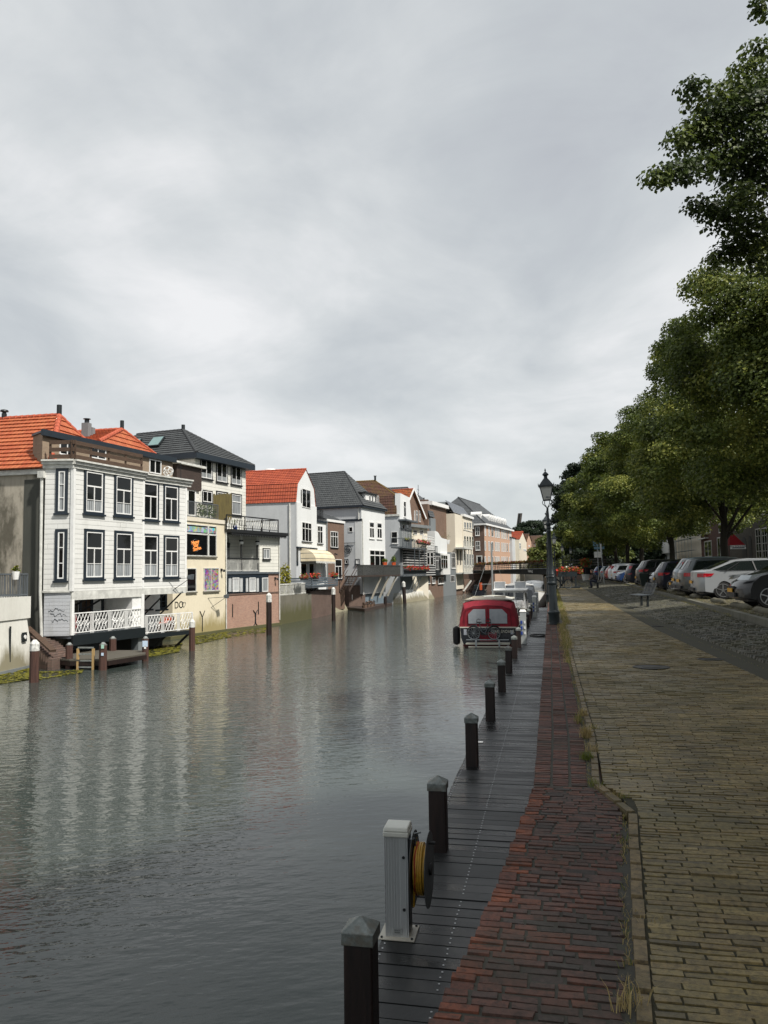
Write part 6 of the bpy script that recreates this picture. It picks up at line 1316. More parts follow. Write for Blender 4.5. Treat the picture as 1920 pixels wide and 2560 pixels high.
# ================================================================ seated person
def skinmesh(name,verts,edges,radii,mat,parent,root=0,sub=2):
    me=bpy.data.meshes.new(name); me.from_pydata(verts,edges,[]); o=bpy.data.objects.new(name,me); COL.objects.link(o); o.parent=parent
    s=o.modifiers.new('skin','SKIN'); s.use_smooth_shade=True; s.use_x_symmetry=False
    for i,r in enumerate(radii): 
        d=me.skin_vertices[0].data[i]; d.radius=(r,r) if not isinstance(r,tuple) else r; d.use_root=(i==root)
    m=o.modifiers.new('sub','SUBSURF'); m.levels=sub; m.render_levels=sub; me.materials.append(mat); return o
px_,py_=3.45,61.5; gzp=gz(px_)
# local frame: person faces -x, sits on a low bench
ST=thingL('seat_block','short dark park seat under the seated person','bench',(px_+.05,py_,gzp)); mb=MB(); mb.box(-.25,.25,-.7,.7,.40,.45); obj('seat',mb,M['iron'],parent=ST); 
for y in (-.5,.5): mb=MB(); mb.box(-.05,.05,y-.05,y+.05,0,.40); obj('leg',mb,M['iron'],parent=ST)
mb=MB(); mb.hexa([(.2,-.7,.5),(.24,-.7,.5),(.24,.7,.5),(.2,.7,.5),(.32,-.7,.85),(.36,-.7,.85),(.36,.7,.85),(.32,.7,.85)]); obj('backrest',mb,M['iron'],parent=ST)
PN=thingL('person','person in dark hooded jacket and jeans sitting bent forward on a bench by the path','person',(px_,py_,gzp))
skin=plain('skin',hx('a97b62'),.6); jk=plain('dark_jacket',hx('15171a'),.85,0,.3,9); jn=plain('dark_jeans',hx('1a2030'),.85,0,.3,9)
# body as one surface: pelvis, spine, neck, head, arms
V=[(0,0,.55),(-.03,0,.72),(-.10,0,.90),(-.20,0,1.03),(-.27,0,1.10),(-.33,0,1.17),(-.36,0,1.26),
   (-.20,.19,1.0),(-.22,.24,.80),(-.42,.17,.70),(-.50,.12,.69),
   (-.20,-.19,1.0),(-.22,-.24,.80),(-.42,-.17,.70),(-.50,-.12,.69),
   (-.10,.11,.53),(-.50,.13,.56),(-.42,.12,.14),(-.47,.12,.05),(-.60,.13,.04),
   (-.10,-.11,.53),(-.50,-.13,.56),(-.36,-.12,.14),(-.41,-.12,.05),(-.54,-.13,.04)]
E_=[(0,1),(1,2),(2,3),(3,4),(4,5),(5,6),(3,7),(7,8),(8,9),(9,10),(3,11),(11,12),(12,13),(13,14),(0,15),(15,16),(16,17),(17,18),(18,19),(0,20),(20,21),(21,22),(22,23),(23,24)]
Rr=[.15,.15,.16,.14,.06,.085,.08,.085,.06,.045,.035,.085,.06,.045,.035,.10,.075,.055,.045,.04,.10,.075,.055,.045,.04]
body_=skinmesh('body',V,E_,Rr,jk,PN)
def clad(name,idx,grow,mat,a=None):
    ii=list(idx); m={k:i for i,k in enumerate(ii)}; return skinmesh(name,[V[i] for i in ii],[(m[a],m[b]) for a,b in E_ if a in m and b in m],[Rr[i]*grow for i in ii],mat,PN)
clad('trousers',[0,15,16,17,20,21,22],1.10,jn); 
mb=MB(); mb.lathe([(.02,-.12),(.06,-.10),(.085,-.02),(.09,.05),(.07,.11),(.02,.13)],(-.36,0,1.26),14); mb.hexa([(-.46,-.015,1.22),(-.44,-.02,1.22),(-.44,.02,1.22),(-.46,.015,1.22),(-.45,-.008,1.27),(-.44,-.01,1.27),(-.44,.01,1.27),(-.45,.008,1.27)]); hd=obj('head',mb,skin,parent=PN,smooth='all')
mb=MB(); mb.lathe([(.088,-.02),(.10,.04),(.085,.11),(.03,.145)],(-.335,0,1.28),14); obj('hair',mb,plain('dark_hair',hx('17120f'),.8),parent=PN,smooth='all')
mb=MB(); mb.lathe([(.10,0),(.12,.06),(.10,.11)],(-.25,0,1.06),12); obj('hood',mb,jk,parent=PN,smooth='all')
for s in (1,-1):
    hv=[(-.50,.12*s,.69),(-.56,.09*s,.685)]; he=[(0,1)]; hr=[.03,.034]; 
    for k in range(4): b=len(hv); hv+=[(-.585,(.115-.018*k)*s,.69),(-.62,(.11-.018*k)*s,.68),(-.635,(.105-.017*k)*s,.66)]; he+=[(1,b),(b,b+1),(b+1,b+2)]; hr+=[.010,.009,.008]
    b=len(hv); hv+=[(-.55,.055*s,.70),(-.58,.045*s,.70)]; he+=[(1,b),(b,b+1)]; hr+=[.011,.009]
    skinmesh('hand',hv,he,hr,skin,PN,sub=1)
for s in (1,-1): mb=MB(); x=-.60 if s>0 else -.54; mb.hexa([(x-.06,.13*s-.05,0),(x+.2,.13*s-.045,0),(x+.2,.13*s+.045,0),(x-.06,.13*s+.05,0),(x-.04,.13*s-.04,.07),(x+.2,.13*s-.04,.12),(x+.2,.13*s+.04,.12),(x-.04,.13*s+.04,.07)]); obj('shoe',mb,M['dark'],parent=PN,bevel=.015)
mb=MB(); mb.box(-.66,-.58,-.02,.06,.69,.70); ph=obj('phone',mb,M['white'],parent=None); ph.location=(px_,py_,gzp); tag(ph,'small pale phone held by the seated person','phone')
# ================================================================ jetty bollards
def bollard_mesh(h=.72,w=.2):
    t=MB(); t.hexa([(-w/2,-w/2,-1.2),(w/2,-w/2,-1.2),(w/2,w/2,-1.2),(-w/2,w/2,-1.2),(-w/2*.96,-w/2*.96,h),(w/2*.96,-w/2*.96,h),(w/2*.96,w/2*.96,h),(-w/2*.96,w/2*.96,h)])
    c=MB(); e=w/2+.008; c.box(-e,e,-e,e,h-.035,h+.045); q=.045
    c.add([(-e,-e,h+q),(e,-e,h+q),(e,e,h+q),(-e,e,h+q),(0,0,h+q+.075)],[(0,1,4),(1,2,4),(2,3,4),(3,0,4)]); return t,c
wt,wc_=bollard_mesh(); 
def zincm():
    t=NT('weathered_zinc'); p=t.pos(); n=t.noise(p,14,6,.7); n2=t.noise(p,5,5,.7)
    c=t.mix(t.ramp(n,[(.35,0),(.65,1)]),hx('5d6461'),hx('8c918e')); c=t.mix(t.ramp(n2,[(.5,0),(.68,.8)]),c,hx('6d5f4c')); t.out(c,.5,.25); t.bump(n,.3,.004); return t.m
M['zincw']=zincm()
B0=thingL('jetty_bollard','nearest black square bollard with a grey pyramid cap on the jetty','bollard',(-1.30,5.15,DZ),'bollards along the jetty edge')
obj('post',wt,M['postk'],parent=B0,bevel=.012); obj('cap',wc_,M['zincw'],parent=B0,bevel=.006)
NUM=['','second','third','fourth','fifth','sixth','seventh','eighth','ninth','tenth','eleventh','twelfth','thirteenth','fourteenth','fifteenth','sixteenth']
for i in range(1,16):
    y=4.98+3.84*i; dup(B0,None,(-1.33+random.uniform(-.02,.02),y,DZ-random.uniform(0,.03)),random.uniform(-.05,.05),None,
      label='%s black jetty bollard counted from the camera%s'%(NUM[i],', just behind the hose reel' if i==1 else ', near the red boat' if i==9 else ''))
# ================================================================ power pedestal with hose reel
PCX,PCY=-1.37,6.78
PD=thingL('power_pedestal','silver marina power pedestal with white cap, tap and hose reel by the nearest bollard','power pedestal',(PCX,PCY,DZ)); PD.rotation_euler=(0,0,R(1))
def ribbed():
    t=NT('ribbed_aluminium'); p=t.obc(); q=t.sep(p); n=t.noise(t.scale(p,2,2,.6),2,4); c=t.mix(n,hx('b0b4b4'),hx('cccece')); t.out(c,.34,.35); return t.m
M['alu']=ribbed()
mb=MB(); w=.100; d_=.10; hh=.885
# extruded profile with vertical grooves on the face towards the camera
prof=[]; xs=[-w,-w+.008,-w+.013,-w+.03,-w+.034,-.045,-.041,-.02,-.016,.0,.004,.03,.034,w-.022,w-.018,w-.006,w]
for i,x in enumerate(xs): prof.append((x,-d_+(.006 if i%2==1 and 0<i<len(xs)-1 else 0)))
prof+=[(w,-d_+.03),(w-.005,-d_+.035),(w-.005,d_-.035),(w,d_-.03),(w,d_),(-w,d_)]
mb.prism(prof,.012,hh); obj('housing',mb,M['alu'],parent=PD)
mb=MB(); mb.box(w-.003,w+.003,-d_+.035,d_-.035,.03,hh-.02); obj('side_panel',mb,plain('dark_anodised_panel',hx('24282b'),.35,.4),parent=PD)
mb=MB(); mb.box(-.155,.155,-.15,.15,0,.012); obj('base_plate',mb,plain('cream_base_plate',hx('b9b4a6'),.5),parent=PD,bevel=.004)
mb=MB(); 
for x in (-.13,.13):
    for y in (-.125,.125): mb.lathe([(.011,.012),(.011,.022),(.004,.026)],(x,y,0),6)
obj('anchor_bolts',mb,M['iron'],parent=PD)
mb=MB(); e=.012; mb.hexa([(-w-e,-d_-e,hh-.005),(w+e,-d_-e,hh-.005),(w+e,d_+e,hh-.005),(-w-e,d_+e,hh-.005),(-w-.002,-d_+.002,hh+.03),(w+.002,-d_+.002,hh+.03),(w+.002,d_,hh+.036),(-w-.002,d_,hh+.036)]); mb.box(-w-e,w+e,-d_-e,d_+e,hh-.05,hh-.006); obj('cap',mb,plain('white_plastic_cap',hx('d2d2c8'),.45),parent=PD,bevel=.01)
for z in (.24,.67):
    mb=MB(); mb.lathe([(.013,-d_-.003),(.013,-d_-.008)],(.065,0,z),12,axis='Y'); obj('lock',mb,M['dark'],parent=PD)
mb=MB(); mb.box(-.04,.045,-d_-.003,-d_-.0012,.03,.085); lb=obj('type_label',mb,plain('grey_label',hx('9a9d9c'),.5),parent=PD)
text('lettering','SERVICE',(.0025,-d_-.0045,.068),.014,(math.pi/2,0,0),M['iron'],parent=lb,ext=.0002); text('lettering','880086',(.0025,-d_-.0045,.050),.016,(math.pi/2,0,0),M['dark'],parent=lb,ext=.0002)
for o in bpy.data.objects:
    if o.parent is lb and o.name.startswith('lettering'): o.location=(o.location.x+PCX,o.location.y+PCY,o.location.z+DZ)
mb=MB(); mb.box(-w-.006,-w,-.02,.05,hh-.17,hh-.06); obj('socket_flap',mb,M['blue'],parent=PD)
mb=MB(); zc_=hh-.085; mb.tube([(w,-.02,zc_),(w+.055,-.02,zc_)],.011,8); mb.tube([(w+.055,-.02,zc_+.01),(w+.055,-.02,zc_-.06),(w+.05,-.02,zc_-.1)],[.014,.012,.009],8); mb.tube([(w+.055,-.02,zc_),(w+.075,-.02,zc_+.045)],.010,8); mb.tube([(w+.05,-.05,zc_+.055),(w+.10,.01,zc_+.05)],.008,6)
obj('tap',mb,plain('chrome',hx('a9adb0'),.15,.95),parent=PD,smooth=True)
# reel: two grey discs and the hose wound between them, axle square to the pedestal side
mb=MB(); rz_=.54; rc=(w+.0,.03,rz_)
def disc(x,r=.31,th=.004):
    mb.lathe([(.03,x),(r,x),(r,x+th),(.03,x+th)],(rc[0],rc[1],rc[2]),40,axis='X')
disc(.035); rl=obj('reel_disc',mb,plain('grey_reel_plastic',hx('3f4548'),.4),parent=PD,smooth=True); mb=MB(); disc(.165); obj('reel_disc',mb,M.get('x') or plain('grey_reel_plastic',hx('3f4548'),.4),parent=PD,smooth=True)
mb=MB(); mb.lathe([(.05,.0),(.05,.19)],rc,16,axis='X'); mb.tube([(rc[0]+.165,rc[1]-.0,rc[2]+.22),(rc[0]+.225,rc[1],rc[2]+.22)],.014,8); obj('axle',mb,M['dark'],parent=PD,smooth=True)
mb=MB(); pts=[]; turns=14
for k in range(turns*28+1):
    a=k/28*2*math.pi; lay_=int(k/28)//5; s=(k/28)%5/5; s=s if lay_%2==0 else 1-s; r=.165+.02*lay_
    pts.append((rc[0]+.052+s*.095,rc[1]+r*math.cos(a),rc[2]+r*math.sin(a)))
pts+= [(rc[0]+.06,rc[1]-.17,rc[2]-.02),(rc[0]+.055,rc[1]-.16,rc[2]-.18),(rc[0]+.05,rc[1]-.15,rc[2]-.26)]
mb.tube(pts,.0105,6); obj('yellow_hose',mb,plain('yellow_hose',hx('b98f2c'),.45,0,.2,30),parent=PD,smooth=True)
mb=MB(); pts=[(rc[0]+.07+.006*math.sin(k),rc[1]+.212*math.cos(k*.22),rc[2]+.212*math.sin(k*.22)) for k in range(30)]; mb.tube(pts,.007,5); obj('red_cable',mb,plain('red_cable',hx('9a2a22'),.5),parent=PD,smooth=True)
# smaller pedestals further down
P2=thingL('slim_pedestal','pale slim pedestal with blue sockets between bollards beside the red boat','power pedestal',(-1.2,33.4,DZ),'slim pedestals down the jetty')
mb=MB(); mb.box(-.13,.13,-.12,.12,0,1.35); obj('housing',mb,plain('pale_pedestal',hx('a9adab'),.45,.2),parent=P2,bevel=.01); mb=MB(); mb.hexa([(-.15,-.14,1.35),(.15,-.14,1.35),(.15,.14,1.35),(-.15,.14,1.35),(-.1,-.1,1.45),(.1,-.1,1.45),(.1,.1,1.45),(-.1,.1,1.45)]); obj('cap',mb,M['white'],parent=P2,bevel=.01)
for z in (.85,.62,.40):
    mb=MB(); mb.box(-.1,-.02,-.16,-.12,z,z+.14); obj('socket',mb,M['blue'],parent=P2)
    mb=MB(); mb.box(.04,.1,-.14,-.12,z+.02,z+.12); obj('white_socket',mb,M['white'],parent=P2)
for y,l in ((52,'pale slim pedestal beside the white cabin boat'),(61,'pale slim pedestal beside the boat with the grey canopy')): dup(P2,None,(-1.1,y,DZ),0,label=l)
mb=MB(); c=Vector((-.62,37.5,DZ+.012)); mb.tube([c+Vector((.5*math.cos(k*.5)*(1-.02*k),.9*math.sin(k*.5)*(1-.02*k),.001*k)) for k in range(26)]+[c+Vector((.35,.2,.03))],.022,6); tag(obj('coiled_hose',mb,M['black'],origin=c,smooth=True),'black hose lying in a loose coil on the jetty near the lamp post','hose')
mb=MB(); c=G(1200,1856,DZ); mb.hexa([c+Vector(v) for v in ((-.05,-.06,.006),(.06,-.05,.006),(.05,.06,.006),(-.06,.05,.006),(-.05,-.06,.01),(.06,-.05,.016),(.05,.06,.01),(-.06,.05,.012))]); tag(obj('paper_scrap',mb,M['white'],origin=c),'small white paper scrap lying on the jetty by the fourth bollard','paper')
# ================================================================ lamp posts
def lamp(loc,label,group='old style lamp posts on the quay',detail=True):
    t=thingL('street_lamp',label,'street lamp',loc,group)
    mb=MB(); mb.lathe([(.20,0),(.20,.04),(.165,.05),(.165,.30),(.185,.33),(.185,.37),(.15,.40),(.135,.44),(.115,1.18),(.145,1.20),(.15,1.24),(.115,1.28),(.11,1.40),(.13,1.42),(.11,1.45),(.11,1.50),(.095,1.52),(.075,1.75),(.07,1.78),(.06,2.75),(.075,2.78),(.06,2.82),(.06,2.86),(.072,2.88),(.06,2.92),(.085,2.97),(.085,3.02),(.045,3.06),(.05,3.12),(.035,3.18),(.04,3.24),(.03,3.42),(.035,3.44),(.03,3.5)],(0,0,0),16)
    mb.tube([(-.12,0,2.99),(.12,0,2.99)],.022,8); mb.lathe([(.0,-.02),(.028,0),(.0,.02)],(.13,0,2.99),8); mb.lathe([(.0,-.02),(.028,0),(.0,.02)],(-.13,0,2.99),8)
    obj('post',mb,M['lampg'],parent=t,smooth=True)
    mb=MB()
    for k in range(4):
        a=k*math.pi/2+.5; c,s=math.cos(a),math.sin(a); mb.tube([(0.01*c,.01*s,3.48),(.05*c,.05*s,3.52),(.15*c,.15*s,3.60),(.165*c,.165*s,3.66),(.13*c,.13*s,3.71),(.12*c,.12*s,3.74)],.011,6)
    obj('cradle',mb,M['lampg'],parent=t,smooth=True)
    z0,z1=3.72,4.16; b,a=.11,.20; f=MB(); g=MB()
    cs=[(-1,-1),(1,-1),(1,1),(-1,1)]
    for i in range(4):
        p=cs[i]; q=cs[(i+1)%4]; f.bar((p[0]*b,p[1]*b,z0),(p[0]*a,p[1]*a,z1),.022); f.bar((p[0]*b,p[1]*b,z0),(q[0]*b,q[1]*b,z0),.025); f.bar((p[0]*a,p[1]*a,z1-.02),(q[0]*a,q[1]*a,z1-.02),.03,.06)
        g.add([(p[0]*b,p[1]*b,z0),(q[0]*b,q[1]*b,z0),(q[0]*a,q[1]*a,z1),(p[0]*a,p[1]*a,z1)],[(0,1,2,3)])
        f.hexa([(p[0]*(a+.03)-.02,p[1]*(a+.03)-.02,z1-.01),(p[0]*(a+.03)+.02,p[1]*(a+.03)-.02,z1-.01),(p[0]*(a+.03)+.02,p[1]*(a+.03)+.02,z1-.01),(p[0]*(a+.03)-.02,p[1]*(a+.03)+.02,z1-.01)]+[(p[0]*(a+.045),p[1]*(a+.045),z1+.07)]*4)
    fr=obj('lantern_frame',f,M['lampg'],parent=t); obj('lantern_glass',g,M['lampglass'],parent=fr,fix=False)
    mb=MB(); e=a+.02; mb.hexa([(-e,-e,z1),(e,-e,z1),(e,e,z1),(-e,e,z1),(-.07,-.07,z1+.21),(.07,-.07,z1+.21),(.07,.07,z1+.21),(-.07,.07,z1+.21)])
    mb.lathe([(.07,z1+.20),(.055,z1+.24),(.055,z1+.29),(.10,z1+.33),(.09,z1+.36),(.04,z1+.41),(.015,z1+.43),(.02,z1+.45),(.028,z1+.47),(.015,z1+.50),(.005,z1+.53)],(0,0,0),12); obj('lantern_roof',mb,M['lampg'],parent=t)
    if detail:
        mb=MB(); y=-.128; fx=[(0.02,0),(.05,.022),(.09,.022),(.115,.006),(.14,.025),(.135,0),(.14,-.025),(.115,-.006),(.09,-.022),(.05,-.022)]; mb.add([(-.06+x,y-(.02),3.80+z) for x,z in fx]+[(-.06+x,y-.014,3.80+z) for x,z in fx],[tuple(range(10)),tuple(range(19,9,-1))]+[(i,(i+1)%10,10+(i+1)%10,10+i) for i in range(10)]); obj('fish_emblem',mb,M['greyp'],parent=fr)
    return t
M['lampg']=plain('dark_green_grey_cast_iron',hx('262e31'),.42,.1,.2,7)
t=NT('frosted_lamp_glass'); t.out((.62,.62,.58),.25); t.b.inputs['Transmission Weight'].default_value=.25; M['lampglass']=t.m
lp=G(1386,1560,0); LP=lamp((lp.x,lp.y,ZL),'tall dark street lamp with square lantern standing on the brick ledge beside the path'); LP.scale=(.9,.9,.935); LP.rotation_euler=(0,R(-1.6),0)
for (u,v,d,l) in ((1374,1320,42,'second street lamp hidden just behind the tall lamp post'),(1386,1350,62,'third street lamp peeking right of the tall lamp post')):
    pass
for k,(Y,X,l) in enumerate(((38,-.10,'second street lamp, its lantern peeking out left of the tall lamp post'),(60,.34,'third street lamp, its lantern right behind the tall lamp post'),(85,1.30,'street lamp by the bridge railing, left one of the pair'),(98,2.5,'street lamp by the bridge railing, right one of the pair'),(100,5.9,'street lamp behind the flower stand near the first parked cars'))):
    q=dup(LP,None,(X,Y,0),0,label=l); q.rotation_euler=(0,0,0)
# ================================================================ bench, bin, posts
bx,by=3.45,31.0; BN=thingL('bench','dark grey slatted metal bench on two legs facing the water','bench',(bx,by,gz(bx))); 
mb=MB(); n=11
for i in range(n):
    k=i/(n-1)
    y0=-.9;y1=.9
for i in range(9): x=-.38+i*.055; mb.box(x,x+.035,-.75,.75,.43+.002*i,.455+.002*i)
obj('seat',mb,M['greyp'],parent=BN); mb=MB()
for i in range(8): z=.50+i*.05; x=.13+i*.022; mb.box(x,x+.03,-.75,.75,z,z+.032)
obj('backrest',mb,M['greyp'],parent=BN); 
for y in (-.45,.45):
    mb=MB(); mb.box(-.02,.05,y-.05,y+.05,0,.43); mb.bar((-.38,y,.42),(.12,y,.44),.05,.03); mb.bar((.12,y,.44),(.30,y,.9),.05,.03); obj('leg',mb,M['iron'],parent=BN)
BN.rotation_euler=(0,0,R(8))
c=PX(1611,1470,5.0); c.z=gz(4.9)
BI=thingL('litter_bin','dark green tapered litter bin on a post by the kerb behind the bench','litter bin',(c.x,c.y,c.z)); mb=MB(); mb.hexa([(-.16,-.14,.35),(.16,-.14,.35),(.16,.14,.35),(-.16,.14,.35),(-.27,-.2,1.05),(.2,-.2,1.05),(.2,.2,1.05),(-.27,.2,1.05)]); obj('bin_body',mb,plain('bin_green',hx('16241f'),.45),parent=BI,bevel=.02); mb=MB(); mb.box(.2,.27,-.04,.04,0,1.1); obj('bin_post',mb,M['iron'],parent=BI)
def simplepost(name,label,cat,X,Y,z,h,parts,lean=0):
    t=thingL(name,label,cat,(X,Y,z)); mb=MB(); mb.tube([(0,0,0),(0,0,h)],.038,8); obj('pole',mb,M['metal'],parent=t,smooth=True)
    for nm,b,m in parts: q=MB(); q.box(*b); obj(nm,q,M[m],parent=t)
    t.rotation_euler=(0,lean,0); return t
p=PX(1510,1445,4.9); simplepost('sign_post','leaning grey sign post with a narrow sign seen edge on between person and cars','sign',p[0],p[1],.2,3.7,(('sign_panel',(-.06,.06,-.28,.28,2.7,3.7),'metal'),('parking_sign',(-.03,.03,-.2,.2,1.9,2.3),'greyp')),R(-3))
M['signblue']=plain('pale_blue_sign',hx('6d93a8'),.5)
p=PX(1490,1420,6.0); simplepost('direction_sign','grey direction sign with pale panels beyond the seated person','sign',5.6,96,.2,5.2,(('sign_panel',(-.5,.5,-.03,.03,4.1,4.9),'signblue'),('sign_panel',(-.4,.8,-.03,.03,3.7,4.0),'signblue'),('sign_panel',(-.4,.4,-.03,.03,2.7,3.4),'white')))
# manhole covers
for (u,v,r,l) in ((1628,1668,.27,'round dark manhole cover in the middle of the brown path'),(1645,1566.5,.16,'small drain cover in the gutter near the lower right'),(1775,1650,.2,'rusty drain cover in the wide gutter at the right'),(1494,1490,.22,'far manhole cover in the gutter by the seated person'),(1541,1477,.25,'dark cover in the setts behind the bench')):
    c=G(u,v,.004 if v>1600 and u<1700 else -.01); z=.006 if u<1700 and v>1600 else max(-.012,gz(c.x)); mb=MB(); mb.lathe([(r,-.02),(r,.006),(r*.94,.008),(r*.92,.002),(r*.5,.003),(r*.48,.008),(.01,.008)],(0,0,0),24); o=obj('manhole_cover',mb,plain('rusty_iron',hx('33302b'),.5,.5,.5,12),smooth=True); o.location=(c.x,c.y,z); tag(o,l,'manhole cover')
# parking stops
for i,(Y,l) in enumerate(((21.6,'nearest worn concrete parking stop in front of the black car'),(24.6,'second worn concrete parking stop from the right'),(28.2,'parking stop before the silver car'),(33.2,'parking stop before the grey hatchback'),(37.5,'parking stop before the white car'),(41.6,'parking stop before the navy hatchback'),(46,'parking stop before the black suv'))):
    t=MB(); X=XK(Y)+.62; pts=[(X+random.uniform(-.03,.03),Y-1.05+.3*k,PZ+.05+random.uniform(-.01,.012)) for k in range(8)]; t.tube(pts,[.07,.10,.105,.10,.105,.1,.1,.06],9); o=obj('parking_stop',t,plaster('stop_concrete%d'%0,hx('5c5848'),hx('33321f'),.7,sc=2) if i==0 else STP,smooth='all',origin=(X,Y,PZ)); STP=o.data.materials[0]; tag(o,l,'parking stop','parking stops')
# ================================================================ grass
def grassm(n,a,b): return leafm(n,a,b,.7,4)
M['gdry']=grassm('dry_grass',hx('8c7a50'),hx('b8a674')); M['ggrn']=grassm('green_grass',hx('4a5a22'),hx('7c8238'))
def blades(mb,x,y,z,n,h,spread,mi):
    for i in range(n):
        a=random.uniform(0,6.28); r=random.uniform(0,spread); bx_,by_=x+r*math.cos(a),y+r*math.sin(a); L=h*random.uniform(.5,1.2); b=random.uniform(0,6.28); lean=random.uniform(.2,1.1); dx,dy=math.cos(b)*lean*L,math.sin(b)*lean*L; w=.0014+L*.007
        px,py=-math.sin(b)*w,math.cos(b)*w
        mb.add([(bx_-px,by_-py,z),(bx_+px,by_+py,z),(bx_+px*.7+dx*.4,by_+py*.7+dy*.4,z+L*.65),(bx_-px*.7+dx*.4,by_-py*.7+dy*.4,z+L*.65),(bx_+dx,by_+dy,z+L*.8)],[(0,1,2,3),(3,2,4)],random.choice(mi))
mb=MB()
y=2.4
while y<22:      # joint between ledge and kerb
    x=float(xr_kerb(y))-.02; k=random.random()
    if k<.75: blades(mb,x+random.uniform(-.015,.012),y,-.02,random.randint(3,8),random.uniform(.018,.045),.022,[0,1,0])
    y+=random.uniform(.02,.05)
for x,y,n,h,m in ((.22,2.95,42,.085,[0]),(.29,5.75,60,.05,[1]),(.40,5.4,50,.05,[1,0]),(.24,6.45,130,.07,[1]),(.30,6.75,60,.08,[0]),(.26,7.35,120,.12,[0]),(.36,7.7,60,.07,[0,1]),(.2,8.0,60,.1,[0,1]),(.27,8.4,90,.09,[0]),(.33,9.2,40,.06,[0,1]),(.36,4.6,30,.03,[1]),(.36,3.6,20,.04,[0]),(.27,10.7,40,.05,[0])):
    for j in range(3): blades(mb,x+random.uniform(-.04,.04),y+random.uniform(-.08,.08),-.01,n//3,h,.045,m)
y=13.0
while y<62:
    w=.05 if y<15 else .14
    for j in range(4): blades(mb,.22+random.uniform(-w*.3,w)+(.0 if y<22 else .12),y+random.uniform(-.1,.1),-.01,9,random.uniform(.05,.16) if y>15 else .06,.07,[0,0,1] if y<30 else [1,0,1])
    y+=.14 if y<30 else .22
y=22.
while y<110:   # along the kerbs
    for j in range(3): blades(mb,XK(y)-.08+random.uniform(-.06,.04),y+random.uniform(0,.3),gz(XK(y)),6,random.uniform(.03,.08),.08,[0,1]); blades(mb,XK(y)+random.uniform(.2,1.2),y+random.uniform(0,.4),PZ,9,random.uniform(.04,.10),.16,[0,0,1])
    if y>56: 
        for j in range(4): blades(mb,random.uniform(2.7,5.2),y+random.uniform(0,.4),.05,8,.08,.2,[0,1])
    y+=.35
y=10.
while y<21.9:
    for j in range(3): blades(mb,XK(y)+random.uniform(.2,1.5),y+random.uniform(0,.4),PZ,9,random.uniform(.04,.10),.16,[0,0,1]); 
    y+=.3
y=9.
while y<55:
    blades(mb,(PRx(y))+.32,y,-.01,3,.03,.03,[0,1]); y+=.16
tag(obj('grass_tufts',mb,[M['gdry'],M['ggrn']],fix=False),'dry and green grass growing in the joints and along the kerbs','grass',kind='stuff')
# ================================================================ flower stand with bicycles
def bicycle(loc,rz,label,group=None,fm='iron',sc=1,scale=1):
    t=thingL('bicycle',label,'bicycle',loc,group); R_=.34
    for x in (-.53,.53):
        mb=MB(); mb.tube([(x+R_*math.cos(k*.2618),0,R_+R_*math.sin(k*.2618)) for k in range(24)],.018,6,closed=True); w=obj('wheel',mb,M['black'],parent=t,smooth=True)
        mb=MB(); mb.tube([(x+.315*math.cos(k*.2618),0,R_+.315*math.sin(k*.2618)) for k in range(24)],.010,5,closed=True)
        for k in range(12): mb.bar((x,0,R_),(x+.31*math.cos(k*.5236),0,R_+.31*math.sin(k*.5236)),.004)
        mb.tube([(x,-.04,R_),(x,.04,R_)],.025,8); obj('rim',mb,M['metal'],parent=w)
        mb=MB(); mb.tube([(x+.375*math.cos(a),0,R_+.375*math.sin(a)) for a in [.2+k*.25 for k in range(11)]],.016,4); obj('mudguard',mb,M['black'],parent=t)
    mb=MB(); B=(-.08,0,.30); S=(-.22,0,.80); Hd=(.36,0,.92); Hl=(.40,0,.72)
    mb.tube([B,S],.017,6); mb.tube([B,(.1,0,.42),(.28,0,.62),Hl],.02,6); mb.tube([(-.19,0,.66),(.02,0,.50),(.22,0,.58),Hl],.014,6); mb.tube([(-.53,0,R_),B],.012,6); mb.tube([(-.53,0,R_),(-.2,0,.72)],.011,6); mb.tube([Hd,Hl,(.53,0,R_)],.016,6); obj('frame',mb,M[fm],parent=t,smooth=True)
    mb=MB(); mb.tube([Hd,(.34,0,1.02)],.014,6); mb.tube([(.16,-.27,1.04),(.30,-.2,1.08),(.36,0,1.03),(.30,.2,1.08),(.16,.27,1.04)],.012,6); obj('handlebar',mb,M['black'],parent=t,smooth=True)
    mb=MB(); mb.hexa([(-.36,-.09,.86),(-.12,-.03,.88),(-.12,.03,.88),(-.36,.09,.86),(-.38,-.09,.92),(-.10,-.02,.92),(-.10,.02,.92),(-.38,.09,.92)]); mb.tube([S,(-.24,0,.88)],.014,6); obj('saddle',mb,M['black'],parent=t)
    mb=MB(); mb.box(-.85,-.4,-.06,.06,.72,.76); mb.bar((-.6,.06,.72),(-.55,.04,R_),.012); obj('carrier',mb,M['black'],parent=t)
    mb=MB(); mb.lathe([(.09,-.03),(.09,-.02)],B,14,axis='Y'); mb.bar((B[0],-.07,B[2]),(B[0]+.1,-.07,B[2]-.14),.02); mb.box(B[0]+.06,B[0]+.16,-.13,-.06,B[2]-.16,B[2]-.135); mb.bar((-.1,0,.3),(-.2,.15,.01),.016); obj('crank',mb,M['iron'],parent=t)
    t.rotation_euler=rz if isinstance(rz,tuple) else (0,0,rz); t.scale=(scale,)*3; return t
fs_=Vector((1.35,64.5,0)); FS=thingL('flower_stand','grey timber flower stand overflowing with red and orange geraniums beside the path','flower stand',fs_)
mb=MB(); mb.box(-.75,.75,-.35,.35,.95,1.35); obj('planter',mb,M['lampg'],parent=FS); 
for x in (-.6,.62):
    for y in (-.25,.25): mb=MB(); mb.bar((x,y,0),(x,y,1.0),.12); obj('leg',mb,M['lampg'],parent=FS)
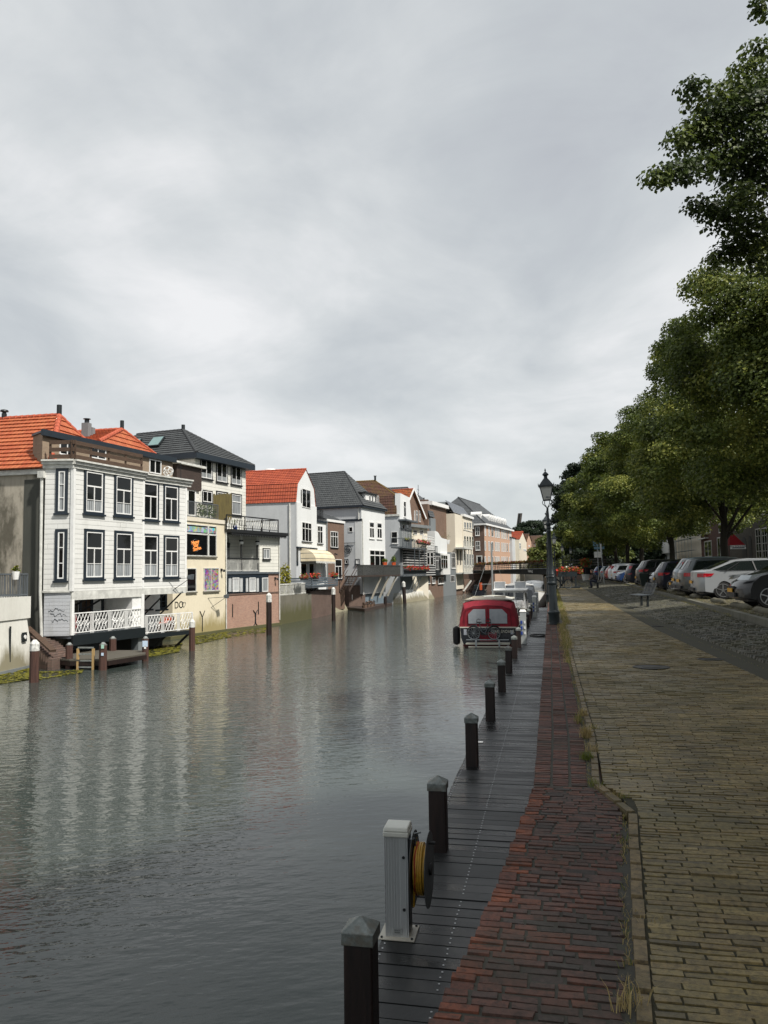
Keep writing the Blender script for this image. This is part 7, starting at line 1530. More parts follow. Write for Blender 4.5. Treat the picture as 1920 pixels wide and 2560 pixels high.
mb=MB(); mb.box(.45,.95,-.5,.5,0,.16); mb.box(-.7,.9,-.3,.3,0,.1); obj('base',mb,M['lampg'],parent=FS); mb=MB()
for i in range(9): blob(mb,(-.95+i*.24,0,1.42+random.uniform(-.06,.1)-(.25 if i in(0,) else 0)),(.28,.42,.36),110,.085,mi=[0,0,0,1,1,2])
obj('flowers',mb,[M['leaf'],M['peto'],M['petr']],parent=FS,fix=False)
bicycle((.86,61.2,0),(0,R(0),R(38)),'dark bicycle standing on its kickstand before the flower stand',fm='lampg',scale=1.08)
# ramp tree tub and far white planter
pt=thingL('tub_plant','clipped dark rust shrub in a tall tub by the ramp wall','plant pot',(4.3,100,0)); mb=MB(); mb.lathe([(.35,0),(.5,.9)],(0,0,0),10); obj('tub',mb,M['offw'],parent=pt); mb=MB(); mb.tube([(0,0,.9),(0,0,2.2)],.05,6); obj('stem',mb,M['dark'],parent=pt); mb=MB(); blob(mb,(0,0,2.4),(.8,.8,.6),500,.13,mi=[0,0,1]); obj('crown',mb,[M['leaf'],M['peto']],parent=pt,fix=False)
# ================================================================ cars
def carpaint(name,c,metal=.3):
    t=NT(name); p=t.obc(); n=t.noise(p,60,2); c2=t.mix(n,mul(c,.92),c); t.out(c2,.32,metal); t.b.inputs['Coat Weight'].default_value=.6; t.b.inputs['Coat Roughness'].default_value=.06
    d=t.noise(p,2.5,4); t.bump(d,.03,.01); return t.m
M['carglass']=NT('car_glass').out((.010,.013,.013),.03,0,.9); M['tyre']=plain('tyre_rubber',(.012,.012,.012),.8); M['alloy']=plain('alloy_wheel',hx('a9abac'),.3,.8,.1)
M['tail']=NT('tail_light_red').out(hx('a01420'),.15,0,.7); M['head']=NT('headlight_clear').out(hx('b4b9bb'),.08,.35,.8); M['plate']=plain('yellow_plate',hx('d29a1e'),.4,0,.05); M['plastic']=plain('black_plastic',(.02,.02,.021),.55)
def car(label,loc,rz,paint,kind='hatch',spokes=5,plate=None,scale=1.0,tail='wide'):
    K={'sedan':dict(L=4.55,W=.90,belt=.93,roof=1.45,up=[(0,.50),(.02,.74),(.03,.98),(.10,1.03),(.42,1.06),(1.30,1.38),(1.85,1.45),(2.5,1.43),(3.25,1.02),(3.9,.90),(4.35,.72),(4.53,.52)],gl=[(.60,1.045),(1.42,1.345),(2.50,1.375),(3.18,1.01)],rg=((.46,1.08),(1.28,1.375)),wg=((3.20,1.05),(2.52,1.42)),wr=.92,wf=3.60),
       'hatch':dict(L=4.05,W=.87,belt=.92,roof=1.50,up=[(0,.48),(.02,.85),(.05,.96),(.14,1.10),(.40,1.44),(.75,1.49),(1.7,1.50),(2.3,1.44),(3.05,1.02),(3.6,.88),(3.92,.70),(4.03,.5)],gl=[(.42,1.03),(.62,1.36),(1.9,1.42),(2.36,1.38),(2.98,1.01)],rg=((.12,1.06),(.36,1.40)),wg=((3.00,1.05),(2.33,1.43)),wr=.72,wf=3.25),
       'suv':dict(L=4.5,W=.93,belt=1.08,roof=1.68,up=[(0,.60),(.02,1.0),(.06,1.12),(.20,1.25),(.45,1.60),(.8,1.67),(2.0,1.68),(2.6,1.61),(3.35,1.17),(4.1,1.06),(4.4,.88),(4.48,.6)],gl=[(.50,1.20),(.75,1.53),(2.1,1.60),(2.65,1.55),(3.28,1.16)],rg=((.18,1.22),(.41,1.56)),wg=((3.30,1.20),(2.63,1.60)),wr=.90,wf=3.65),
       'wagon':dict(L=4.7,W=.88,belt=.95,roof=1.48,up=[(0,.50),(.02,.85),(.05,1.0),(.10,1.08),(.28,1.42),(.6,1.48),(2.2,1.48),(2.75,1.42),(3.5,1.03),(4.2,.90),(4.55,.72),(4.68,.5)],gl=[(.38,1.06),(.55,1.36),(2.2,1.41),(2.8,1.36),(3.42,1.02)],rg=((.11,1.08),(.27,1.38)),wg=((3.45,1.06),(2.78,1.41)),wr=.95,wf=3.80)}[kind]
    t=thingL('parked_car',label,'car',loc,'cars parked along the quay')
    L,W,belt,roof=K['L'],K['W'],K['belt'],K['roof']; wr,wf=K['wr'],K['wf']; AR=.355; gb=.20
    def w(z):
        if z<.45: return W*(1-.10*((.45-z)/.45))
        if z<=belt: return W*(1-.02*abs((z-.65))/.3)
        return W*(.985-.25*(z-belt)/(roof-belt))
    def arch(x): return [(x+AR*math.cos(a),.30+AR*math.sin(a)) for a in [math.pi*k/10 for k in range(11)]]
    out=[(0.02,.28)]+[(x,z) for x,z in K['up']]+[(L-.03,.26),(wf+AR+.02,gb)]+[p for p in arch(wf)]+[(wf-AR-.02,gb+.02),(wr+AR+.02,gb+.02)]+arch(wr)+[(wr-AR-.02,gb+.02)]
    rings=[]
    for f in (-1,-.97,-.86,-.55,0,.55,.86,.97,1):
        r=[]; a=abs(f); e=max(0,(a-.86)/.14)
        for x,z in out:
            k=(x-L/2)/(L/2); xx=x-math.copysign(min(1,max(0,(abs(k)-.55)/.45)),k)*.30*a**3.2
            if z>belt+.05 and e>0: zz=z-.035*e*e
            else: zz=z
            kk=1-.012*e*e
            r.append((L/2+(xx-L/2)*kk,f*w(zz)*(1 if a<1 else 1.0),zz))
        rings.append(r)
    mb=MB(); mb.loft(rings); bd=obj('body',mb,paint,parent=t,smooth=True)
    def sx(x,f):
        a=abs(f); k=(x-L/2)/(L/2); return x-math.copysign(min(1,max(0,(abs(k)-.55)/.45)),k)*.30*a**3.2
    # side glass with pillars
    for s in (-1,1):
        mb=MB(); g=K['gl']; top=g[1:-1]; 
        def P(x,z,o=.006): return (x,s*(w(z)+o),z-.0)
        gp=[g[0]]+top+[g[-1]]; base_z=min(g[0][1],g[-1][1])-.0
        poly=[P(x,z) for x,z in gp]; 
        mb.add(poly+[P(x,z,-.03) for x,z in gp],[tuple(range(len(gp))),tuple(range(2*len(gp)-1,len(gp)-1,-1))]+[(i,(i+1)%len(gp),len(gp)+(i+1)%len(gp),len(gp)+i) for i in range(len(gp))]); obj('side_window',mb,M['carglass'],parent=t)
        mb=MB(); xm=(g[0][0]+g[-1][0])/2+(.05 if kind!='sedan' else .12); zt=roof-.10; mb.bar(P(xm+.05,base_z,.010),P(xm-.03,zt,.010),.07,.012)
        if kind in('wagon','suv','sedan'): 
            xq=g[1][0]-.02 if kind=='sedan' else g[1][0]+.25; mb.bar(P(xq+(0 if kind!='sedan' else -.35),base_z,.010),P(xq+.12,zt-.05,.010),.05,.012)
        obj('pillar',mb,M['plastic'],parent=t)
        mb=MB(); mb.cbox((xm+.35 if 1 else 0,s*(w(.86)+.012),.86),(.17,.02,.03)); 
        if kind!='hatch': mb.cbox((xm-.75,s*(w(.86)+.012),.86),(.17,.02,.03))
        obj('door_handle',mb,paint,parent=t)
        mb=MB(); mb.cbox((g[-1][0]-.30,s*(w(1.0)+.10),1.06),(.12,.20,.13)); obj('wing_mirror',mb,paint,parent=t,bevel=.03)
    def glassq(a,b,name):
        mb=MB(); (x0,z0),(x1,z1)=a,b; dx,dz=x1-x0,z1-z0; n=Vector((dz,0,-dx)).normalized()*.014
        if (a[0]>L/2)!=(n.x>0): n=-n
        q=[]; 
        for f in (-.80,-.4,0,.4,.80): q.append([(sx(x0,f*1.05)+n.x,f*w(z0)*1.02,z0+n.z),(sx(x1,f)+n.x,f*w(z1)*.98,z1+n.z)])
        for i in range(4): mb.add([q[i][0],q[i+1][0],q[i+1][1],q[i][1]],[(0,1,2,3)])
        obj(name,mb,M['carglass'],parent=t,fix=False)
    glassq(*K['rg'],'rear_window'); glassq(*K['wg'],'windscreen')
    for s in (-1,1):
        # lamps hug the rounded corners
        z0,z1=(belt-.16,belt+.0) if tail=='wide' else (belt-.22,belt+.38)
        mb=MB(); pts=[]
        fs=[.72,.84,.93,.985] if tail=='wide' else [.80,.9,.985]
        A_=[(sx(.02 if tail=='wide' else .03,f)-.012,s*f*w(z0)*1.005,z0+.02) for f in fs]; B_=[(sx(.03 if tail=='wide' else .17,f)-.008,s*f*w(z1)*1.0,z1) for f in fs]
        ln=.36 if tail=='wide' else .16
        A_.append((A_[-1][0]+ln*.75,s*(w(z0)+.008),z0+.06)); B_.append((B_[-1][0]+ln,s*(w(z1)+.006),z1-.01))
        for i in range(len(A_)-1): mb.add([A_[i],A_[i+1],B_[i+1],B_[i]],[(0,1,2,3)])
        obj('tail_light',mb,M['tail'],parent=t,fix=False)
        hz=K['up'][-3][1]; mb=MB(); A_=[(sx(L-.03,f)+.012-.06*(1-f),s*f*w(hz),hz-.10) for f in (.55,.75,.9,.98)]; B_=[(sx(L-.18,f)+.012,s*f*w(hz)*1.0,hz+.03) for f in (.55,.75,.9,.98)]
        A_.append((A_[-1][0]-.30,s*(w(hz)+.008),hz+.0)); B_.append((B_[-1][0]-.42,s*(w(hz)+.005),hz+.11))
        for i in range(len(A_)-1): mb.add([A_[i],A_[i+1],B_[i+1],B_[i]],[(0,1,2,3)])
        obj('headlight',mb,M['head'],parent=t,fix=False)
    mb=MB(); mb.box(-.004,.03,-.5,.5,.30,.42); obj('bumper_insert',mb,M['plastic'],parent=t); mb=MB(); mb.box(L-.05,L-.005,-.45,.45,.30,.42); obj('bumper_insert',mb,M['plastic'],parent=t); mb=MB(); mb.box(L-.07,L-.02,-.32,.32,.52,.60); obj('grille',mb,M['plastic'],parent=t)
    mb=MB(); mb.box(-.014,.0,-.26,.26,.56,.67); mb.box(L-.006,L+.008,-.26,.26,.43,.54); obj('number_plate',mb,M['plate'],parent=t)
    mb=MB(); mb.box(.3,L-.3,-W*.82,W*.82,.18,.36); obj('underbody',mb,M['plastic'],parent=t)
    for x in (wr,wf):
        for s in (-1,1):
            y=s*(W-.115); R_=.318 if kind!='suv' else .345
            mb=MB(); mb.lathe([(R_*.72,-.105),(R_*.94,-.10),(R_,-.06),(R_,.06),(R_*.94,.10),(R_*.72,.105)],(x,y,R_),28,axis='Y'); wh=obj('wheel',mb,M['tyre'],parent=t,smooth=True)
            mb=MB(); yo=s*.100; rr=R_*.70
            mb.tube([(x+rr*math.cos(k*.2244),y+yo,R_+rr*math.sin(k*.2244)) for k in range(28)],.016,6,closed=True)
            for k in range(spokes):
                a=2*math.pi*k/spokes+.3; c,s_=math.cos(a),math.sin(a); p0=Vector((x+.03*c,y+yo*.92,R_+.03*s_)); p1=Vector((x+rr*c,y+yo*.98,R_+rr*s_)); mb.bar(p0,p1,.045 if spokes<7 else .03,.03)
            mb.lathe([(.05,min(0,yo)-.0 if 0 else -.012),(.05,.012)],(x,y+yo,R_),12,axis='Y'); rm=obj('rim',mb,M['alloy'],parent=wh,smooth=True)
            mb=MB(); mb.lathe([(rr,-.02),(rr,.02)],(x,y+s*.05,R_),20,axis='Y'); obj('brake_disc',mb,M['plastic'],parent=wh)
    t.rotation_euler=(0,0,rz); t.scale=(scale,)*3; t['_L']=L; return t
Cs=carpaint('silver_paint',hx('9fa2a4'),.3); Ck=carpaint('black_paint_car',(.010,.010,.011),.2); Cg=carpaint('dark_grey_paint',hx('44494a'),.3); Cn=carpaint('navy_paint',hx('101424'),.3); Cw=carpaint('white_car_paint',hx('c9ccce'),0); Cb=carpaint('blue_car_paint',hx('24406f'),.3); Cl=carpaint('light_grey_paint',hx('6d7a80'),.5); Cr=carpaint('red_car_paint',hx('8a1a20'),.1)
# (u of the end nearest the canal, front towards canal?, kind, paint, label)
CARS=[(1838,1,'hatch',Ck,'black hatchback facing the canal with clear headlight and yellow plate at the right edge',5,'wide',1.0),
(1737,0,'sedan',Cs,'silver saloon with five spoke wheel and red tail light, rear to the canal',5,'wide',1.0),
(1703,0,'hatch',Cg,'dark grey hatchback with red tail lights half hidden behind the silver saloon',7,'wide',1.02),
(1690,0,'hatch',Cl,'blue grey hatchback behind the dark grey hatchback',7,'tall',1.06),
(1682,1,'hatch',Cw,'white car facing the canal beside the grey hatchbacks',5,'wide',.96),
(1641,0,'hatch',Cn,'small navy hatchback with silver wheel trims and red tail light',9,'wide',1.0),
(1624,1,'hatch',Ck,'black car facing the canal between the navy hatchback and black suv',5,'wide',1.02),
(1593,0,'suv',Ck,'tall black suv with red rear lights beside the litter bin',5,'wide',1.0),
(1564,0,'wagon',Cn,'dark blue estate car with tall red tail lights',5,'tall',1.0),
(1540,1,'hatch',Cb,'bright blue car facing the canal, next to the dark blue estate',5,'wide',.98),
(1530,0,'hatch',Cw,'white hatchback with red tail lights right behind the blue car',5,'wide',1.02),
(1521,0,'suv',Cw,'taller white car behind the white hatchback',5,'tall',.97),
(1513,0,'hatch',Cr,'small red car in the far part of the row',5,'wide',1.0),
(1500,0,'hatch',Cl,'silver blue car far down the row',5,'wide',1.0),
(1484,0,'hatch',Cb,'farthest blue car in the row, just behind the seated person',5,'wide',1.0)]
for i,(u,fr,kind,pt_,lab,sp,tl,sc_) in enumerate(CARS):
    Xb=5.36 if i!=0 else 5.30; sc_*=1.06
    p=PX(u,1450,Xb); Y=p.y+(.88 if i<8 else .6)
    if fr: c=car(lab,(Xb+4.05*sc_,Y,PZ),math.pi+R(random.uniform(-2,2)),pt_,kind,sp,scale=sc_,tail=tl)
    else: c=car(lab,(Xb,Y,PZ),R(random.uniform(-1.5,1.5)),pt_,kind,sp,scale=sc_,tail=tl)
# second line of parked cars nearer the houses
for j,(X,Y,rz,kind,pt_,lab) in enumerate(((13.0,42,0,'suv',Ck,'black car roof seen over the navy hatchback in the second row'),(13.2,62,0,'suv',Ck,'long black roof in the second row over the dark blue estate'),(12.8,49,0,'wagon',Cw,'silver roofed car in the second row behind the dark cars'),(12.8,80,0,'suv',Cw,'white van roof in the second row between the tree trunks'))):
    car(lab,(X,Y,PZ),rz,pt_,kind,5)
for o in bpy.data.objects:
    if '_L' in o: del o['_L']
# ================================================================ boats
M['hull']=plain('black_hull_paint',(.010,.012,.018),.22,0,.2,3); M['cream']=plain('cream_gelcoat',hx('cdc9ba'),.35,0,.1,3); M['canv']=plain('wine_red_canvas',hx('8c1f2e'),.85,0,.22,5); M['boot']=plain('red_boot_top',hx('5e1f18'),.6)
def vinyl():
    t=NT('clear_vinyl_window'); p=t.obc(); n=t.noise(p,3,3); t.out(t.mix(n,hx('7d8288'),hx('a9adb2')),.18,0,.6); t.bump(n,.15,.02); return t.m
M['vinyl']=vinyl()
def hull(t,L,B,fb,fbow,mat='hull',boot=True,stern=.92,dk='cream'):
    """stern at y=0, bow at y=L, waterline z=0"""
    mb=MB(); rings=[]; n=14
    for i in range(n+1):
        k=i/n; y=L*k; 
        w=B/2*(stern+(1-stern)*math.sin(min(1,k/.35)*math.pi/2)) if k<.5 else B/2*(1-((k-.5)/.5)**2.3)+.02
        s=fb+(fbow-fb)*max(0,(k-.3)/.7)**1.6; rk=.35*max(0,k-.8)/.2
        rings.append([(-w,y+rk,s),(-w*.97,y+rk*.5,s*.45),(-w*.86,y,0.02),(-w*.6,y-rk*.4,-.45),(0,y-rk*.6,-.55),(w*.6,y-rk*.4,-.45),(w*.86,y,0.02),(w*.97,y+rk*.5,s*.45),(w,y+rk,s)])
    mb.loft(rings); h=obj('hull',mb,M[mat],parent=t,smooth=True)
    if boot:
        mb=MB(); 
        for sgn in (0,8): mb.tube([Vector(r[sgn])+Vector((0,0,.0)) for r in rings],.035,6)
        mb.bar(rings[0][0],rings[0][8],.07,.06); obj('rubbing_strake',mb,M[dk],parent=h,smooth=True)
        mb=MB(); q=[Vector(r[2])*1.0+Vector((-.012,0,.05)) for r in rings]; q2=[Vector(r[6])+Vector((.012,0,.05)) for r in rings]
        mb.tube(q,.06,4); mb.tube(q2,.06,4); mb.bar(q[0],q2[0],.10,.12); obj('boot_stripe',mb,M['boot'],parent=h)
    mb=MB(); mb.loft([[(r[0][0]+.02,r[0][1],r[0][2]-.03),(r[8][0]-.02,r[8][1],r[8][2]-.03),(r[8][0]-.02,r[8][1],r[8][2]+.0),(r[0][0]+.02,r[0][1],r[0][2]+.0)] for r in rings]); obj('deck',mb,M[dk],parent=t); return rings
def railpulpit(t,pts,h,mat='metal',r=.016):
    mb=MB(); up=Vector((0,0,h)); P=[Vector(p) for p in pts]; mb.tube([p+up for p in P],r,6)
    for p in P: mb.tube([p,p+up],r,6)
    obj('rail',mb,M[mat],parent=t,smooth=True)
st=G(1221,1617,WZ); 
B1=thingL('cabin_boat','black hulled motor boat with wine red canopy and bicycle on its stern','boat',(st.x,st.y,WZ)); B1.rotation_euler=(0,0,R(1))
rg=hull(B1,10.2,3.35,1.02,1.35,boot=True,stern=.88)
mb=MB(); mb.box(-1.15,1.15,-.55,0,.16,.24); sp=obj('swim_platform',mb,M['cream'],parent=B1,bevel=.02); mb=MB(); mb.box(-1.0,1.0,-.62,-.5,.02,.08); obj('lower_step',mb,M['cream'],parent=sp); mb=MB(); mb.box(-.45,.45,-.02,.0,.3,.75); obj('stern_panel',mb,M['canv'],parent=B1)
# coachroof and canvas canopy
mb=MB(); zt=2.42
def frame(y,wb,wt,zb,z): return [(-wb,y,zb),(-wb*.96,y,zb+(z-zb)*.35),(-wt-.06,y,z-.14),(-wt*.62,y,z-.01),(0,y,z+.05),(wt*.62,y,z-.01),(wt+.06,y,z-.14),(wb*.96,y,zb+(z-zb)*.35),(wb,y,zb)]
can=[frame(.02,1.52,1.16,1.0,zt-.28),frame(.30,1.56,1.24,1.0,zt-.05),frame(.55,1.58,1.27,1.02,zt),frame(2.3,1.60,1.28,1.05,zt)]
mb.loft(can,cap=True); cn=obj('canopy',mb,M['canv'],parent=B1,smooth=True)
# stern face window panels
mb=MB()
def panel(x0,x1,z0,z1,cut):
    pts=[(x0,z0),(x1,z0),(x1,z1-(cut if x1>0 else 0)*1.0),(x1-(cut if x1>0 else 0),z1),(x0+(cut if x0<-.5 else 0),z1),(x0,z1-(cut if x0<-.5 else 0))]
    k=[(x,.02-.0-.02+(z-1.04)*.0-.03,z) for x,z in pts]; return k
for x0,x1 in ((-1.02,-.12),(.10,1.02)):
    k=panel(x0,x1,1.22,1.98,.26); mb.add(k+[(p[0],p[1]+.03,p[2]) for p in k],[tuple(range(6)),tuple(range(11,5,-1))]+[(i,(i+1)%6,6+(i+1)%6,6+i) for i in range(6)])
obj('rear_windows',mb,M['vinyl'],parent=cn)
mb=MB(); mb.add([(1.475,.5,1.36),(1.50,1.9,1.40),(1.33,1.8,2.12),(1.30,.75,2.10)],[(0,1,2,3)]); obj('side_window',mb,M['vinyl'],parent=cn,fix=False)
mb=MB(); mb.add([(-1.475,.5,1.36),(-1.50,1.9,1.40),(-1.33,1.8,2.12),(-1.30,.75,2.10)],[(3,2,1,0)]); obj('side_window',mb,M['vinyl'],parent=cn,fix=False)
mb=MB(); mb.tube([(-.0,-.035,1.05),(0,-.035,2.1)],.012,5); mb.tube([Vector((x,-.01-.02,z)) for x,z in ((-1.25,1.1),(-1.16,1.95),(-.8,2.12),(0,2.17),(.8,2.12),(1.16,1.95),(1.25,1.1))],.014,5); obj('piping',mb,plain('dark_red_piping',hx('4e0f1a'),.8),parent=cn)
mb=MB(); mb.loft([frame(.50,1.36,1.32,zt+.0,zt+.14),frame(5.2,1.3,1.2,zt-.0,zt+.10),frame(5.6,1.1,1.0,zt-.0,zt+.02)]); rf=obj('coachroof',mb,M['cream'],parent=B1,smooth=True); mb=MB()
for x in (-.6,.6): mb.box(x-.3,x+.3,1.2,2.0,zt+.12,zt+.19)
obj('roof_hatch',mb,plain('beige_hatch',hx('b5ab94'),.5),parent=rf)
mb=MB(); mb.loft([frame(2.3,1.40,1.2,1.05,zt),frame(5.5,1.25,1.05,1.15,zt)]); obj('cabin_side',mb,M['cream'],parent=B1); mb=MB(); mb.loft([frame(5.5,1.15,1.0,1.15,1.75),frame(8.2,.7,.6,1.3,1.6)]); obj('fore_cabin',mb,M['cream'],parent=B1,smooth=True)
railpulpit(B1,[(1.55,2.6,1.05),(1.62,4.6,1.1),(1.4,6.8,1.2),(.8,8.9,1.35),(0,10.2,1.4),(-.8,8.9,1.35),(-1.4,6.8,1.2),(-1.62,4.6,1.1),(-1.55,2.6,1.05)],.75)
mb=MB(); mb.lathe([(.04,0),(.19,.08),(.2,.5),(.19,.9),(.05,1.0)],(-1.72,.5,.05),10); mb.tube([(-1.68,.5,1.0),(-1.5,.5,1.2)],.012,4); obj('fender',mb,M['black'],parent=B1,smooth=True)
mb=MB(); mb.box(-1.28,-1.12,-.03,0,.62,.92); obj('flag_sticker',mb,plain('sticker_pale',hx('a9adb5'),.5),parent=B1); mb=MB(); mb.box(1.18,1.32,-.03,0,.66,.86); obj('flag_sticker',mb,plain('sticker_pale',hx('a9adb5'),.5),parent=B1)
tx=text('lettering','SPARTENDAME',(.78,-.03,.80),.22,(math.pi/2,0,0),M['cream'],ext=.004,sx=.8); tx.parent=B1
mb=MB(); mb.tube([(-.05,6.2,1.7),(-.05,6.2,5.6)],.055,8); mb.bar((-.75,6.2,3.2),(.75,6.2,3.2),.035); mb.lathe([(.04,5.6),(.07,5.66),(.05,5.75)],(-.05,6.2,0),8); mb.tube([(-.05,6.2,5.4),(-1.1,5.0,2.4)],.008,4); mb.tube([(-.05,6.2,5.4),(.9,7.6,2.2)],.008,4); obj('mast',mb,M['metal'],parent=B1,smooth=True)
mb=MB(); mb.box(-1.1,1.1,-.62,-.50,.40,.44); 
for x in (-.6,.6): mb.box(x-.04,x+.04,-.62,-.5,.02,.42)
rk=obj('bicycle_rack',mb,M['metal'],parent=B1)
by=bicycle((st.x-.17,st.y-.62,WZ+.42),(0,0,math.pi),'grey bicycle with its front wheel left, lashed upright across the red canopy boat stern',fm='greyp',scale=1.0)
by=bicycle((st.x-.17,st.y-.50,WZ+.42),(0,0,0),'second bicycle of the pair, its wheel right, strapped over the boat name',fm='greyp',scale=1.0)
# white cabin boat, bow towards the camera
B2=thingL('cabin_boat','white and black motor boat with a wheelhouse and two raised roof hatches','boat',(-2.95,62.5,WZ)); B2.rotation_euler=(0,0,math.pi)
hull(B2,9.6,3.1,1.05,1.55)
mb=MB(); mb.loft([[(-1.25,2,1.1),(1.25,2,1.1),(1.1,2,2.55),(-1.1,2,2.55)],[(-1.2,6.2,1.2),(1.2,6.2,1.2),(1.05,6.0,2.55),(-1.05,6.0,2.55)]]); wh=obj('wheelhouse',mb,M['white'],parent=B2)
mb=MB(); mb.box(-1.25,1.25,1.6,6.35,2.55,2.65); obj('wheelhouse_roof',mb,M['white'],parent=wh,bevel=.03)
for x in (-.72,0,.72): mb=MB(); mb.hexa([(x-.29,6.20,1.85),(x+.29,6.20,1.85),(x+.29,6.10,1.85),(x-.29,6.10,1.85),(x-.28,6.12,2.42),(x+.28,6.12,2.42),(x+.28,6.02,2.42),(x-.28,6.02,2.42)]); obj('windscreen_pane',mb,M['carglass'],parent=wh)
for s in (-1,1): mb=MB(); mb.box(s*1.10,s*1.22,3.0,5.6,1.8,2.38); obj('side_window',mb,M['carglass'],parent=wh)
mb=MB(); mb.loft([[(-1.1,6.2,1.2),(1.1,6.2,1.2),(.95,6.2,1.9),(-.95,6.2,1.9)],[(-.7,8.4,1.4),(.7,8.4,1.4),(.55,8.2,1.8),(-.55,8.2,1.8)]]); obj('fore_cabin',mb,M['white'],parent=B2,bevel=.03)
for x in (-.75,.75):
    mb=MB(); fring(mb,Fac((x-.42,4.6),(x+.42,4.6)),0,.84,2.65,3.2,.05,-.03,.03); h=obj('roof_hatch_frame',mb,M['white'],parent=wh); mb=MB(); mb.box(x-.37,x+.37,4.59,4.61,2.7,3.16); obj('hatch_pane',mb,M['vinyl'],parent=h)
railpulpit(B2,[(1.45,5,1.2),(1.2,7.4,1.4),(.6,8.9,1.55),(0,9.6,1.6),(-.6,8.9,1.55),(-1.2,7.4,1.4),(-1.45,5,1.2)],.6)
mb=MB(); mb.box(.25,.5,8.25,8.5,1.5,1.62); obj('red_box',mb,M['red'],parent=B2)
# boat with the grey canopy and the one beyond with pulpit
B3=thingL('cabin_boat','white motor boat with a dark grey canopy behind the wheelhouse boat','boat',(-2.75,66.5,WZ)); hull(B3,9.0,3.2,1.2,1.5,'white',True)
mb=MB(); mb.loft([frame(.3,1.40,1.1,1.2,2.45),frame(.9,1.46,1.2,1.2,2.72),frame(4.4,1.45,1.2,1.2,2.76),frame(5.2,1.3,1.0,1.3,2.2)]); obj('canopy',mb,plain('grey_canvas',hx('3d4248'),.85,0,.2,4),parent=B3,smooth=True)
mb=MB(); mb.loft([frame(1.2,1.3,1.1,2.72,2.9),frame(4.3,1.2,1.0,2.76,2.88)]); obj('hardtop',mb,M['white'],parent=B3,smooth=True); railpulpit(B3,[(1.4,5,1.3),(.9,7.6,1.45),(0,9,1.5),(-.9,7.6,1.45),(-1.4,5,1.3)],.7)
B4_=thingL('cabin_boat','farthest white motor boat with chrome pulpit rail next to the quay','boat',(-1.95,92.5,WZ)); B4_.rotation_euler=(0,0,math.pi); hull(B4_,10,3.0,1.4,1.9,'white',True); mb=MB(); mb.loft([frame(1,1.3,1.1,1.4,2.8),frame(6,1.1,.8,1.6,2.2)]); obj('cabin',mb,M['white'],parent=B4_,smooth=True); railpulpit(B4_,[(1.3,5,1.6),(1.0,8,1.8),(0,10,1.9),(-1.0,8,1.8),(-1.3,5,1.6)],.8); mb=MB(); mb.box(-1.2,-1.1,2,4,1.9,2.4); obj('side_window',mb,M['carglass'],parent=B4_)
B5_=thingL('pontoon_boat','small dark workboat moored under the left end of the bridge','boat',tuple(G(1196,1489,WZ))); hull(B5_,6,2.2,.8,1.0,'hull',False); mb=MB(); mb.box(-.8,.8,1,3,.7,1.7); obj('cabin',mb,M['iron'],parent=B5_); mb=MB(); mb.box(.2,.6,.3,.6,.9,2.1); obj('orange_cover',mb,M['orange'],parent=B5_); 
def person_free(): pass
# ================================================================ trees
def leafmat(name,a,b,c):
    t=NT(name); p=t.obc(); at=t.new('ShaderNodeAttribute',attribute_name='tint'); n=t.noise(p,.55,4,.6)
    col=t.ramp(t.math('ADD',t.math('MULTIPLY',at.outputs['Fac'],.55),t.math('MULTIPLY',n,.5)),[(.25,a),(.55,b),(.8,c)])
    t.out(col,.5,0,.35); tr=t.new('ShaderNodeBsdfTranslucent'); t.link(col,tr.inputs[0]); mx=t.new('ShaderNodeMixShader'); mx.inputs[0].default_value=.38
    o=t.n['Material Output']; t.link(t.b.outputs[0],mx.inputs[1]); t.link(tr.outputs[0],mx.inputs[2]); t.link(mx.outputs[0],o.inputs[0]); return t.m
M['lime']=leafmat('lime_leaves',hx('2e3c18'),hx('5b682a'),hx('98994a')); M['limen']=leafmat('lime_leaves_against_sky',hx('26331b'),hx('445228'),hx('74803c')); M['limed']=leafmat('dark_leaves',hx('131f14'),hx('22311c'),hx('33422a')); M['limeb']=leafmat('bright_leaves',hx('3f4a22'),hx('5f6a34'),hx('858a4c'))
M['bark']=woodm('tree_bark',hx('17150f'),hx('2c281d'),.95,'z')
def leafcloud(C,Rr,n,size,flat=.55):
    """C (k,3) clump centres, Rr (k,) radii; leaves scattered in flattened clumps, drooping tips, as folded quads"""
    k=len(C); per=np.maximum(1,(n*(Rr**2)/np.sum(Rr**2)).astype(int)); idx=np.repeat(np.arange(k),per); N=len(idx)
    d=NR.normal(size=(N,3)); d/=np.linalg.norm(d,axis=1)[:,None]; r=NR.random(N)**.45
    P=C[idx]+d*(r*Rr[idx])[:,None]*np.array([1,1,flat]); P[:,2]-=.25*Rr[idx]*(r**2)*.6
    out=d*np.array([1,1,.4])+np.array([0,0,.7])+NR.normal(size=(N,3))*.55; out/=np.linalg.norm(out,axis=1)[:,None]
    a=np.cross(out,NR.normal(size=(N,3))); a/=np.linalg.norm(a,axis=1)[:,None]; b=np.cross(out,a); s=size*(.65+.7*NR.random(N))[:,None]
    # leaf: base, two sides, tip
    V=np.stack([P-a*s*.5,P-b*s*.42+out*s*.06,P+a*s*.55-out*s*.08,P+b*s*.42+out*s*.06],1)
    ct=NR.random(k); tint=np.clip(.5*ct[idx]+.5*NR.random(N),0,1)
    return V.reshape(-1,3),np.arange(N*4).reshape(-1,4),tint
